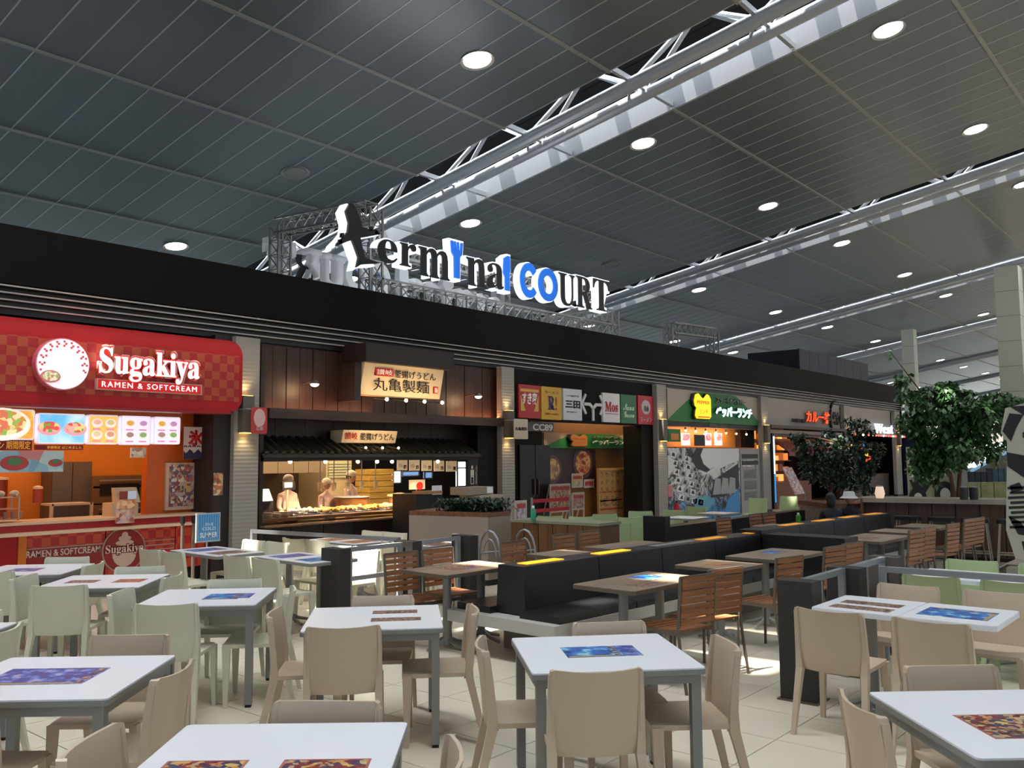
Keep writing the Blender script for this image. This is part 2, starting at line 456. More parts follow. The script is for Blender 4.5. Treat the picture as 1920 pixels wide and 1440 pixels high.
def air_chair(m):
    """stacking plastic chair, seat towards +Y; back at y = -.19"""
    def f():
        t = thing('plastic_chair', '', 'chair')
        w, CO = .215, [-1, -.945, -.90, -.55, -.2, .2, .55, .90, .945, 1]; n = 9
        # backrest: curved sheet from just under the seat to the top with rounded rim
        b = B(); rows_ = [(.395, -.19), (.43, -.197), (.52, -.203), (.62, -.213), (.72, -.226), (.765, -.232), (.78, -.236)]
        th = .014
        vs = []
        for s_ in (0, 1):
            for z, y in rows_:
                for i in range(n+1):
                    a = CO[i]
                    ww = w - (.004 if z > .775 else 0) - (.02 if z < .4 else 0)
                    rim = .02 if abs(a) > .92 else 0
                    yy = y - .042*(1-a*a) + (.5*th if s_ else -.5*th) + (rim*(1 if s_ else -1)*.6)
                    vs.append((a*ww, yy, z + (.010*a*a if z > .77 else 0) - (.006*(abs(a) > .99) if z > .775 else 0)))
        R = len(rows_); N = n+1; fs = []
        for s_ in (0, 1):
            o = s_*R*N
            for r in range(R-1):
                for i in range(n): fs.append((o+r*N+i, o+r*N+i+1, o+(r+1)*N+i+1, o+(r+1)*N+i))
        for i in range(n):
            fs.append((i, i+1, R*N+i+1, R*N+i)); fs.append(((R-1)*N+i, (R-1)*N+i+1, R*N+(R-1)*N+i+1, R*N+(R-1)*N+i))
        for r in range(R-1):
            fs.append((r*N, (r+1)*N, R*N+(r+1)*N, R*N+r*N)); fs.append((r*N+n, (r+1)*N+n, R*N+(r+1)*N+n, R*N+r*N+n))
        b.add(vs, fs); obj('backrest', b, m, t, True)
        s = B()
        vs = []
        ny, nx = 6, 6
        for s_ in (0, 1):
            for j in range(ny+1):
                for i in range(nx+1):
                    x = -.215+.43*i/nx; y = -.2+.41*j/ny
                    if i in (0, nx) and j == ny: x *= .95
                    dip = .012*(1-(x/.215)**2)*(1-((y)/.22)**2)
                    vs.append((x, y, (.435-dip) if s_ else .41))
        N = nx+1; S = (ny+1)*N; fs = []
        for s_ in (0, 1):
            for j in range(ny):
                for i in range(nx): fs.append((s_*S+j*N+i, s_*S+j*N+i+1, s_*S+(j+1)*N+i+1, s_*S+(j+1)*N+i))
        for i in range(nx): fs += [(i, i+1, S+i+1, S+i), (ny*N+i, ny*N+i+1, S+ny*N+i+1, S+ny*N+i)]
        for j in range(ny): fs += [(j*N, (j+1)*N, S+(j+1)*N, S+j*N), (j*N+nx, (j+1)*N+nx, S+(j+1)*N+nx, S+j*N+nx)]
        s.add(vs, fs); obj('seat', s, m, t, True)
        for sx in (-1, 1):
            x = sx*.205
            obj('leg', B().hexa([(x-.014+sx*.012,.165,0),(x+.014+sx*.012,.165,0),(x+.014+sx*.012,.193,0),(x-.014+sx*.012,.193,0),
                                 (x-.02,.15,.425),(x+.02,.15,.425),(x+.02,.208,.425),(x-.02,.208,.425)]), m, t)
            # rear leg: splays back, runs up into the rim of the back
            pts = [(x+sx*.02, -.30, 0, .013), (x+sx*.01, -.255, .2, .017), (x, -.205, .40, .021), (x+sx*.005, -.203, .5, .017), (x+sx*.005, -.216, .64, .014), (x+sx*.004, -.232, .765, .011)]
            g = B(); vs = []
            for px_, py_, pz_, r in pts:
                vs += [(px_-r, py_-r*1.2, pz_), (px_+r, py_-r*1.2, pz_), (px_+r, py_+r*1.2, pz_), (px_-r, py_+r*1.2, pz_)]
            fs = [(0, 3, 2, 1), tuple(len(vs)-4+q for q in range(4))]
            for i in range(len(pts)-1):
                for q in range(4): fs.append((i*4+q, i*4+(q+1) % 4, (i+1)*4+(q+1) % 4, (i+1)*4+q))
            g.add(vs, fs); obj('leg', g, m, t)
        return t
    return f
def slat_chair():
    t = thing('slatted_chair', '', 'chair'); w = .2
    for sx in (-1, 1):
        obj('rear_frame', B().tube([(sx*w, -.27, 0), (sx*w, -.22, .3), (sx*w, -.20, .45), (sx*w, -.235, .85)], .013, 6), dark_metal, t)
        obj('leg', B().tube([(sx*w, .20, 0), (sx*w, .19, .43)], .013, 6), dark_metal, t)
        obj('seat_rail', B().bar((sx*w, -.2, .43), (sx*w, .2, .425), .02, .03), dark_metal, t)
    obj('top_rail', B().bar((-w, -.235, .85), (w, -.235, .85), .02, .015), dark_metal, t)
    obj('front_rail', B().bar((-w, .19, .41), (w, .19, .41), .02, .03), dark_metal, t)
    sl = mesh('slat', B().box(-w+.012, w-.012, -.009, .009, -.0205, .0205), teak)
    for i in range(7):
        z = .51+i*.053
        o = bpy.data.objects.new('back_slat', sl); COL.objects.link(o); o.parent = t; o.location = (0, -.205-(z-.45)*.085, z); o.rotation_euler.x = .09
    s2 = mesh('slat', B().box(-w+.012, w-.012, -.025, .025, -.008, .008), teak)
    for i in range(7):
        o = bpy.data.objects.new('seat_slat', s2); COL.objects.link(o); o.parent = t; y = -.17+i*.058
        o.location = (0, y, .448-.008*(1-(y/.2)**2)*1.5)
    return t
def print_part(t, kind, x0, x1, y0, y1, z):
    o = obj('printed_sheet', B().box(x0, x1, y0, y1, z, z+.0012), prints[kind], t)
    if kind in ('blue', 'purple') and x1-x0 > .2:      # title strip and a row of small pictures
        obj('title_strip', B().box(x0+.01, x1-.05, y0+.008, y0+.03, z+.0012, z+.0016), mat('print_gold', '#b89a50', .4), o)
        for q in range(4): obj('small_picture', B().box(x1-.045, x1-.01, y0+.01+q*(y1-y0)/4, y0+(q+.8)*(y1-y0)/4, z+.0012, z+.0016), prints['red' if q % 2 else 'brown'], o)
    if kind == 'red':
        obj('sheet_border', B().box(x0-.01, x1+.01, y0-.01, y1+.01, z, z+.0006), edge_m, o)
        for q in range(2): obj('picture_block', B().box(x0+.03+q*(x1-x0)/2, x0+(q+.8)*(x1-x0)/2, y0+.03, y0+.12, z+.0012, z+.0016), prints['purple' if q else 'brown'], o)
def square_table(pr, s=.86):
    def f():
        t = thing('square_table', '', 'table'); h = s/2
        obj('tabletop', B().prism(rrect(-h, h, -h, h, .022), .700, .722, 'z'), white, t)
        obj('edge_band', B().prism(rrect(-h-.003, h+.003, -h-.003, h+.003, .024), .690, .715, 'z'), grey_metal, t)
        for a in (0, 1, 2, 3):
            b = B().box(-h+.05, h-.05, h-.05, h-.02, .645, .69); b.rot(a*pi/2); obj('apron', b, grey_metal, t)
        for sx in (-1, 1):
            for sy in (-1, 1):
                x, y = sx*(h-.045), sy*(h-.045)
                l = obj('leg', B().box(x-.024, x+.024, y-.024, y+.024, .02, .69), grey_metal, t)
                obj('foot', B().box(x-.02, x+.02, y-.02, y+.02, 0, .02), rubber, l)
        for k in pr: print_part(t, *k, .722)
        return t
    return f
def pedestal(b, x, y, L=.24):
    b.tube([(x, y, .03), (x, y, .69)], .04, 12)
    for a in range(4):
        c_, s_ = cos(a*pi/2), sin(a*pi/2)
        b.tube([(x+c_*.03, y+s_*.03, .09), (x+c_*L*.5, y+s_*L*.5, .05), (x+c_*L, y+s_*L, .02)], .022, 6, r2=.016)
    return b
def top_table(wx, wy, m, edge, pr, peds, name='cafe_table'):
    def f():
        t = thing(name, '', 'table')
        obj('tabletop', B().prism(rrect(-wx/2, wx/2, -wy/2, wy/2, .03), .706, .722, 'z'), m, t)
        obj('edge_band', B().prism(rrect(-wx/2-.003, wx/2+.003, -wy/2-.003, wy/2+.003, .032), .688, .718, 'z'), edge, t)
        for x, y in peds: obj('pedestal', pedestal(B(), x, y), grey_metal, t, True)
        for k in pr: print_part(t, *k, .722)
        return t
    return f
def B4(p): return [('brown', -.22, .0, .05, .17), ('brown', .03, .23, .05, .17), ('brown', -.25, -.04, -.17, -.06), ('brown', 0, .22, -.17, -.06)]
# ---- square white tables set askew, each with plastic chairs pushed in: (centre, angle, print kinds)
blue_pr = [('blue', -.16, .12, -.14, .12), ('purple', .12, .2, -.12, .1)]
SQ = [
 ('C', (3.96, 2.74), -43, [('blue', -.2, .1, -.12, .13), ('purple', .1, .2, -.12, .13)], 'with the vivid blue sheet', taupe),
 ('M', (3.90, 4.49), -43, [('brown', -.02, .28, .12, .24), ('brown', -.02, .30, -.16, -.04)], 'with brown photo pairs', taupe),
 ('FL', (1.89, 4.50), -48, [('purple', -.28, .2, -.16, .16)], 'with the wide purple sheet', taupe),
 ('F2', (1.84, 2.66), -49, [('red', -.34, -.08, -.36, .0), ('red', .06, .34, -.36, .0)], 'at the bottom picture edge', taupe),
 ('LM', (3.70, 6.16), -45, [('blue', -.02, .24, -.14, .14), ('purple', .24, .32, -.1, .14)], 'with the small blue sheet', palegreen),
 ('LB', (3.62, 7.70), -45, [('orange', .1, .34, -.12, .1), ('brown', -.3, -.05, -.1, .08)], 'with brown and orange sheets', palegreen),
 ('LBB', (3.58, 9.10), -44, [('purple', -.2, .08, -.16, .1)], 'before the red counter', palegreen),
 ('L0', (1.75, 6.20), -46, [('blue', -.2, .1, -.1, .1)], 'at the left picture edge', palegreen),
 ('BR', (3.98, .76), -48, [('red', -.24, .12, -.22, .06)], 'at the bottom right corner', taupe),
]
chair_p = {taupe.name: Proto(air_chair(taupe)), palegreen.name: Proto(air_chair(palegreen)), lime.name: Proto(air_chair(lime))}
cname = {taupe.name: 'taupe', palegreen.name: 'pale grey-green', lime.name: 'light green'}
seats = {  # measured (x, y) of the back of each chair
 'C': dict(near=(3.39, 2.42), left=(3.59, 3.07), far=(4.29, 2.86), right=(4.11, 2.26)),
 'M': dict(near=(3.34, 4.18), left=(3.53, 4.72), far=(4.18, 4.75), right=(4.01, 3.95)),
 'FL': dict(near=(1.35, 4.2), far=(2.42, 4.85), right=(1.95, 3.97)),
 'F2': dict(far=(2.25, 2.90), left=(1.55, 3.05), right=(2.02, 2.12)),
 'LM': dict(near=(3.15, 5.75), left=(3.32, 6.43), far=(4.02, 6.35), right=(3.83, 5.67)),
 'LB': dict(near=(3.08, 7.30), left=(3.28, 7.9), far=(3.95, 7.80), right=(3.83, 7.2)),
 'LBB': dict(near=(3.05, 8.70), left=(3.2, 9.4), far=(3.95, 9.30), right=(3.8, 8.6)),
 'L0': dict(far=(2.15, 6.5), right=(1.95, 5.65)),
 'BR': dict(left=(3.67, 1.15), far=(4.43, 1.12), near=(3.42, .50)),
}
side_ang = dict(near=-137, right=-47, far=43, left=133)
side_txt = dict(near='on the near side of', right='on the right side of', far='on the far side of', left='on the left side of')
for key, c, ang, pr, phr, cm in SQ:
    o = square_table(pr)()
    o.location = (c[0], c[1], 0); o.rotation_euler.z = R_(ang)
    o['label'] = 'square white cafe table with grey steel legs ' + phr; o['group'] = 'square white tables set askew'
    for sd, (x, y) in seats[key].items():
        a = R_(ang + 90 + {'near': 180, 'right': -90, 'far': 0, 'left': 90}[sd])
        nx, ny = cos(a), sin(a); rx, ry = x-c[0], y-c[1]
        dn = rx*nx+ry*ny; dt = -rx*ny+ry*nx
        dn = max(dn, .45 if sd == 'far' else .60); dt = max(-.16, min(.16, dt))
        px, py = c[0]+nx*dn-ny*dt, c[1]+ny*dn+nx*dt
        jit = random.uniform(-4, 4)
        # origin of the chair lies .22 in front of its back
        cx, cy = px-nx*.21, py-ny*.21
        chair_p[cm.name].put((cx, cy, 0), math.atan2(-ny, -nx)-pi/2+R_(jit), f'{cname[cm.name]} plastic chair {side_txt[sd]} the table {phr}', 'plastic chairs at the square white tables')
def chair(kind, x, y, face, lab, grp):
    """(x, y) = middle of the top of the back; face = direction the seat looks, degrees"""
    a = R_(face); chair_p[kind.name].put((x+cos(a)*.22, y+sin(a)*.22, 0), a-pi/2, lab, grp)
# ---- rectangular white two-seat tables
tt = lambda pr, wx=.60, wy=1.06, peds=((0, -.28), (0, .28)): top_table(wx, wy, white, grey_metal, pr, peds, 'cafe_table')()
def put(o, x, y, rz, lab, grp=None):
    o.location = (x, y, 0); o.rotation_euler.z = R_(rz); o['label'] = lab
    if grp: o['group'] = grp
    return o
g2 = 'white tables by the shop counters'
put(tt([('brown', -.2, .2, -.4, -.1), ('purple', -.2, .2, .1, .4)]), 5.60, 9.18, -2, 'white rectangular table nearest the red counter front', g2)
put(tt([('blue', -.2, .2, -.4, -.1), ('purple', -.2, .2, .1, .4)]), 5.80, 7.80, -2, 'white rectangular table just left of the black screen post', g2)
put(tt([('orange', -.2, .2, -.4, -.1), ('orange', -.2, .2, .1, .4)]), 7.35, 9.0, -2, 'white rectangular table in front of the dark noodle counter', g2)
put(tt([('brown', -.2, .2, -.3, 0)], .6, .6, ((0, 0),)), 7.70, 7.85, -2, 'small white table in front of the beige planter', g2)
gch = 'pale plastic chairs near the counters'
for x, y, f, l in [(4.94, 9.42, 0, 'left rear one facing the table nearest the red counter'), (4.96, 8.96, 0, 'left front one facing the table nearest the red counter'),
                   (6.22, 9.40, 180, 'right rear one behind the table nearest the red counter'), (6.24, 8.94, 180, 'right front one behind the table nearest the red counter'),
                   (5.14, 8.04, 0, 'left rear one at the table left of the black screen post'), (5.16, 7.56, 0, 'left front one at the table left of the black screen post'),
                   (6.42, 8.04, 180, 'right rear one behind the black screen post, half in sun'), (6.44, 7.58, 180, 'sunlit one just right of the black screen post'),
                   (6.70, 9.22, 0, 'left rear one at the table before the noodle counter'), (6.72, 8.78, 0, 'left front one at the table before the noodle counter'),
                   (7.98, 9.24, 180, 'right rear one against the dark noodle counter'), (7.98, 8.80, 180, 'right front one against the dark noodle counter'),
                   (7.08, 7.80, 0, 'left one at the small table before the planter'), (8.32, 7.86, 180, 'right one at the small table before the planter')]:
    chair(palegreen, x, y, f, 'pale grey-green plastic chair, ' + l, gch)
# right-hand pairs
g3 = 'white paired tables on the right'
put(top_table(.68, .566, white, white, [('brown', -.02, .12, -.2, .2), ('brown', -.24, -.1, -.2, .2)], ((0, 0),))(), 6.33, 2.12, 0, 'white two-seat table with two rows of brown photos on the right', g3)
put(top_table(.68, .566, white, white, [('blue', -.18, .16, -.2, .22)], ((0, 0),))(), 6.33, 1.55, 0, 'white two-seat table with a blue underwater sheet on the right', g3)
put(top_table(.68, .566, white, white, [('blue', -.2, .14, -.2, .22)], ((0, 0),))(), 8.36, 2.08, 0, 'white two-seat table among green chairs behind the rail, left one', g3)
put(top_table(.68, .566, white, white, [], ((0, 0),))(), 8.36, 1.51, 0, 'white two-seat table among green chairs at the right edge', g3)
for x, y, f, l in [(5.60, 2.13, 0, 'near left one at the paired white tables on the right'), (5.60, 1.53, 0, 'near right one at the paired white tables on the right'),
                   (6.98, 2.06, 180, 'far left one at the paired white tables on the right'), (7.0, 1.47, 180, 'far right one at the paired white tables on the right')]:
    chair(taupe, x, y, f, 'taupe plastic chair, ' + l, 'taupe chairs at the paired tables')
for x, y, f, l in [(7.68, 2.08, 0, 'near left one behind the rail at the right'), (7.68, 1.50, 0, 'near right one behind the rail at the right'),
                   (8.98, 2.08, 180, 'far left one beyond the blue-printed table'), (8.98, 1.48, 180, 'far right one at the right edge of the picture'),
                   (11.85, 9.2, 33, 'leftmost of the green ones behind the wooden cabinet'), (12.0, 8.65, 33, 'second green one behind the wooden cabinet'),
                   (12.75, 8.7, 49, 'third green one before the ramen posters'), (12.3, 7.9, 33, 'fourth green one near the black screen wall'),
                   (13.75, 8.6, 213, 'green one at the back before the red brick wall'), (11.05, 7.32, 49, 'large green one right of the wooden cabinet'),
                   (11.9, 7.1, -150, 'green one right of the large one'), (14.4, 8.3, 180, 'green one below the mural, left'), (15.6, 8.5, 180, 'green one below the mural, right'),
                   (19.5, 9.0, 180, 'green one before the third pillar'), (20.8, 8.8, 180, 'green one left of the small planter')]:
    chair(lime, x, y, f, 'light green plastic chair, ' + l, 'light green plastic chairs')
for i, (x, y, l) in enumerate([(11.6, 8.55, 'left of the middle'), (12.9, 8.0, 'behind the large green chair'), (13.6, 7.6, 'next to the black post'), (15.0, 7.7, 'below the mural')]):
    put(top_table(.6, .6, white, grey_metal, [], ((0, 0),))(), x, y, 0, 'small white table among the green chairs, ' + l, 'small tables among the green chairs')
# ---- wooden tables along the bench
wt = lambda w, pr, peds: top_table(w, .62, top_wood, dark_metal, pr, peds, 'wooden_table')()
g4 = 'wood-topped tables along the long bench'
TW = [(6.42, 4.02, 1.08, [('blue', .1, .36, -.05, .2), ('brown', -.3, 0, -.25, -.05)], 'sunlit, with a blue sheet, nearest the bench end'),
      (7.83, 4.03, .62, [('orange', -.1, .15, -.1, .1)], 'the small one second along the bench'),
      (9.03, 3.98, 1.06, [('blue', 0, .3, 0, .2)], 'with a blue sheet in the corner of the bench'),
      (11.55, 3.80, 1.1, [('brown', -.3, 0, -.1, .1)], 'just beyond the bench corner'),
      (12.75, 3.82, .62, [], 'the small one before the far bench'), (13.85, 3.80, .75, [], 'farthest on the right towards the bar')]
for x, y, w, pr, l in TW:
    peds = ((-w/2+.28, 0), (w/2-.28, 0)) if w > 1 else ((0, 0),)
    put(wt(w, pr, peds), x, y, -3, 'wood-topped cafe table ' + l, g4)
put(wt(.98, [('red', -.2, .2, -.1, .15)], ((-.2, 0), (.25, 0))), 6.18, 5.86, -3, 'sunlit wood-topped cafe table behind the near end of the bench', g4)
put(wt(.62, [], ((0, 0),)), 7.75, 5.80, -3, 'wood-topped cafe table behind the bench backrest, left one', g4)
put(wt(1.06, [], ((-.25, 0), (.25, 0))), 8.95, 5.72, -3, 'wood-topped cafe table behind the bench backrest, right one', g4)
put(wt(.62, [], ((0, 0),)), 12.7, 5.5, -3, 'wood-topped cafe table behind the far bench', g4)
SL = Proto(slat_chair)
def schair(x, y, face, lab): a = R_(face); SL.put((x+cos(a)*.22, y+sin(a)*.22, 0), a-pi/2, 'slatted teak chair with bronze frame, ' + lab, 'slatted teak chairs')
for x, y, f, l in [(6.12, 3.34, 78, 'left one at the sunlit table'), (6.62, 3.36, 76, 'right one at the sunlit table'),
                   (7.70, 3.28, 78, 'at the small second table of the bench'), (8.86, 3.30, 80, 'left one at the table in the bench corner'), (9.30, 3.28, 80, 'right one at the table in the bench corner'),
                   (11.40, 3.24, 80, 'left one at the table beyond the bench corner'), (11.80, 3.22, 80, 'right one at the table beyond the bench corner'),
                   (12.65, 3.14, 82, 'at the small table before the far bench'), (13.70, 3.18, 82, 'left one of the farthest pair before the bar'), (14.05, 3.14, 82, 'right one of the farthest pair before the bar'),
                   (5.90, 6.40, -95, 'left sunlit one behind the bench end'), (6.38, 6.38, -95, 'right sunlit one behind the bench end'),
                   (7.42, 6.26, -93, 'first one in shade behind the bench'), (8.45, 6.34, -93, 'second one in shade behind the bench'), (9.0, 6.36, -93, 'third one in shade before the wooden cabinet'),
                   (12.1, 6.12, -93, 'in front of the mural, left'), (13.2, 6.12, -93, 'in front of the mural, middle'), (13.6, 6.08, -93, 'in front of the mural, right')]:
    schair(x, y, f, l)

# ================================================================ the long black bench
ben = thing('banquette_bench', 'long black upholstered double-sided bench with white base rail and lit strips on its back', 'bench', (5.95, 5.0, 0))
plinth = mat('beige_plinth', '#84796a', .6); rail_w = mat('bench_white_rail', '#b9b6b0', .45)
AB = R_(-3.2)
def bb(name, x0, x1, y0, y1, z0, z1, m, taper=0):
    # local frame of the bench: origin at its near end, turned a little
    b = B().box(x0, x1, y0, y1, z0, z1)
    if taper: b.v = [(x, (y-(y0+y1)/2)*(1-taper*(z > z0+.01))+(y0+y1)/2, z) for x, y, z in b.v]
    b.rot(AB); b.v = [(x+5.95, y+5.0, z) for x, y, z in b.v]
    return obj(name, b, m, ben)
bb('plinth', .36, 4.4, -.30, .50, 0, .27, plinth); bb('plinth', 4.45, 8.6, -.10, .40, 0, .27, plinth)
bb('base_rail', -.08, 4.42, -.5, .80, .27, .37, rail_w); bb('base_rail', 4.42, 8.7, -.5, .68, .27, .37, rail_w)
for i in range(4):
    bb('seat_cushion', .02+i*1.1, .02+(i+1)*1.1-.015, -.48, -.02, .37, .43, black_vinyl)
    bb('seat_cushion', .02+i*1.1, .02+(i+1)*1.1-.015, .34, .77, .37, .43, black_vinyl)
for i in range(4):
    bb('back_cushion', .10+i*1.08, .10+(i+1)*1.08-.01, -.02, .34, .38, .80, black_vinyl, .15)
for i in range(4):
    bb('back_cushion', 4.45+i*1.06, 4.45+(i+1)*1.06-.01, -.02, .34, .38, .84, black_vinyl, .15)
    bb('seat_cushion', 4.95+i*.94, 4.95+(i+1)*.94-.015, -.48, -.02, .37, .43, black_vinyl)
# short wing closing the corner
bb('wing_back', 4.42, 4.80, -1.05, -.02, .1, .80, black_vinyl)
strip_m = mat('amber_light_strip', '#ffb21e', .4, emit=1.3, ecol='#ffb01a')
strip_d = mat('amber_light_strip_dim', '#c9872c', .4, emit=.4, ecol='#ffa528')
for i, x in enumerate((.25, 1.32, 3.25, 4.35, 5.3, 6.3, 7.2, 8.1)):
    if i == 2: pass
    zz = .80 if x < 4.4 else .84
    bb('light_strip', x, x+.52, .10, .22, zz, zz+.006, strip_m if i < 2 else strip_d)
bb('light_strip_unlit', 2.3, 3.1, .10, .22, .80, .806, steel)
# second low black bench behind, and tall screen
for (x0, x1, y0, y1, z1, lab) in [(11.3, 16.4, 6.62, 6.84, .74, 'low black upholstered screen behind the bench, below the mural'),
                                  (10.9, 11.05, 6.42, 6.78, .92, 'tall black screen post right of the green chairs')]:
    t = thing('bench_screen' if x1-x0 > 1 else 'screen_post', lab, 'screen', (x0, y0, 0))
    n = 5 if x1-x0 > 1 else 1
    for i in range(n): obj('panel', B().box(x0+(x1-x0)*i/n, x0+(x1-x0)*(i+1)/n-.01, y0, y1, .06, z1), black_vinyl, t)
    obj('plinth', B().box(x0+.03, x1-.03, y0+.03, y1-.03, 0, .06), black, t)

# ================================================================ posts with rails
slab_m = mat('charcoal_slab', '#2b2826', .55)
def post(x, y, lab, wx=.07, wy=.30, h=.85):
    t = thing('screen_post', lab, 'post', (x, y, 0), group='dark posts of the seating rails')
    obj('slab', B().box(x-wx, x+wx, y-wy/2, y+wy/2, .01, h), slab_m, t)
    obj('side_plate', B().box(x+wx, x+wx+.02, y-wy/2, y+wy/2, .01, h-.01), grey_metal, t)
    obj('base', B().box(x-wx-.02, x+wx+.03, y-wy/2-.02, y+wy/2+.02, 0, .012), dark_metal, t)
def rails(a, b, zs, lab, post_end=True):
    t = thing('rail_barrier', lab, 'railing', (a[0], a[1], 0), group='metal rails between the posts')
    for z in zs: obj('rail', B().bar((a[0], a[1], z), (b[0], b[1], z), .045, .045), steel, t)
    if post_end:
        for p in (a, b): obj('stanchion', B().box(p[0]-.025, p[0]+.025, p[1]-.025, p[1]+.025, 0, max(zs)+.022), steel, t)
yr = 7.28
post(5.80, yr, 'charcoal post in front of the noodle counter, leftmost of three'); post(6.80, yr, 'charcoal post in front of the noodle counter, middle of three'); post(7.72, yr, 'charcoal post in front of the beige planter, rightmost of three')
rails((5.92, yr), (6.68, yr), (.82, .52, .22), 'three silver rails between the left and middle charcoal posts')
rails((6.92, yr), (7.60, yr), (.82, .52, .22), 'three silver rails between the middle and right charcoal posts')
rails((6.55, 9.9), (6.85, 7.5), (.85,), 'long silver rail running back towards the dark noodle counter')
yr = 2.62
for x, l in ((6.33, 'charcoal post beside the paired white tables'), (7.30, 'charcoal post behind the paired white tables'), (8.30, 'charcoal post at the rail before the green chairs')):
    post(x, yr, l, .09, .26)
rails((6.44, yr), (7.19, yr), (.83, .3), 'silver rail between the first two posts on the right')
rails((7.41, yr), (8.19, yr), (.83, .3), 'silver rail between the second and third posts on the right')
rails((7.50, 2.40), (7.50, .9), (.83,), 'silver rail in front of the green chairs at the right')
# ================================================================ the row of shops
YF = 12.0
fascia_m = mat('black_fascia_panel', '#120e0c', .6, noise=.15, nscale=.35, spec=.12)
slat_m = mat('dark_louvre', '#15120f', .4); slat_e = mat('louvre_edge', '#a8a199', .4)
XE = 41.0
zt, zb = 4.78, 3.66
tr = obj('trim_1', B().box(-3, XE, YF, YF+.25, 4.02, zt), fascia_m, kind='structure')   # black fascia band
lv = obj('trim_2', B().box(-3, XE, YF+.1, YF+.3, zb-.02, 4.02), slat_m, kind='structure')
for i in range(4):
    z = 4.0-i*.085
    obj('louvre', B().box(-3, XE, YF-.06+i*.03, YF+.12, z-.028, z-.008), slat_m, lv)
    obj('louvre_edge', B().box(-3, XE, YF-.066+i*.03, YF-.06+i*.03, z-.028, z-.008), slat_e, lv)
# flat roof deck above the shops and the wall behind them
struct('wall_left', B().box(-3, XE, 17.9, 18.1, 0, 4.6), mat('back_of_shops', '#2c2622', .8))
deck = struct('trim_3', B().box(-3, XE, YF+.25, 18.1, 4.5, 4.62), mat('shop_roof_deck', '#5b5a58', .8))
ceil_in = mat('shop_soffit_dark', '#241d18', .7)
struct('trim_4', B().box(-3, XE, YF+.3, 17.9, 3.5, 3.56), ceil_in)
struct('wall_right', B().box(XE-.1, XE, YF, 18, 0, 4.78), fascia_m)
# pillars with ribbed cladding
def ribbed():
    m = mat('ribbed_grey_cladding', '#8f8a84', .55); nt = m.node_tree; p = nt.nodes['Principled BSDF']
    tc = nt.nodes.new('ShaderNodeTexCoord'); w = nt.nodes.new('ShaderNodeTexWave'); w.bands_direction = 'Z'; w.inputs['Scale'].default_value = 5.2
    b = nt.nodes.new('ShaderNodeBump'); b.inputs['Strength'].default_value = .22; b.inputs['Distance'].default_value = .02
    nt.links.new(tc.outputs['Object'], w.inputs['Vector']); nt.links.new(w.outputs[0], b.inputs['Height']); nt.links.new(b.outputs[0], p.inputs['Normal'])
    return m
rib_m = ribbed()
glow = mat('sconce_glow', '#ffcf70', .5, emit=5, ecol='#ffc45a'); sconce_m = mat('sconce_body', '#5c5650', .5)
pil = [(440, 486, 'between the red ramen shop and the noodle shop'), (941, 962, 'between the noodle shop and the shop-name board'), (1232, 1249, 'left of the green pepper sign'),
       (1427, 1441, 'right of the green pepper sign'), (1582, 1594, 'right of the red neon sign'), (1676, 1686, 'at the far end of the shops')]
PXS = []
for u0, u1, l in pil:
    x0, _ = at_y(u0, 760, YF-.12); x1, _ = at_y(u1, 760, YF-.12)
    x1 = max(x1, x0+.4) ; PXS.append((x0, x1))
    t = thing('pillar', 'ribbed grey pillar ' + l, 'pillar', (x0, YF, 0))
    obj('cladding', B().box(x0, x1, YF-.12, YF+.02, .1, zb), rib_m, t)
    obj('plinth', B().box(x0-.01, x1+.01, YF-.13, YF+.03, 0, .1), black, t)
    xm = (x0+x1)/2 - .06
    s = thing('wall_sconce', 'amber wall lamp on the pillar ' + l, 'wall lamp', (xm, YF-.12, 2.5))
    obj('body', B().box(xm-.1, xm+.1, YF-.26, YF-.13, 2.18, 2.74), sconce_m, s)
    for z in (2.172, 2.742): obj('glow_slot', B().box(xm-.08, xm+.08, YF-.245, YF-.14, z-.004, z+.004), glow, s)
    for z, d in ((2.16, -1), (2.76, 1)):
        lamp('sconce_lamp', 'SPOT', (xm, YF-.2, z), 9, (1, .72, .3), spot_size=R_(110), spot_blend=.8, shadow_soft_size=.04, aim=(0, .12, d))
SG = 'signs of the shops'
def board(name, lab, cat, u0, vt, vb, u1, Y, m, th=.06, parent=None, r=0, group=None):
    x0, x1, z0, z1 = rect(u0, vt, vb, u1, Y)
    b = B().prism(rrect(x0, x1, z0, z1, r), Y, Y+th) if r else B().box(x0, x1, Y, Y+th, z0, z1)
    if parent: return obj(name, b, m, parent)
    o = obj(name, b, m, origin=(x0, Y, z0)); return tag(o, lab, cat, group)
def ptext(s, u0, vt, vb, u1, Y, m, parent, **k):
    x0, x1, z0, z1 = rect(u0, vt, vb, u1, Y)
    return text(s, x0, z0, z1-z0, Y, m, parent, w=x1-x0, **k)

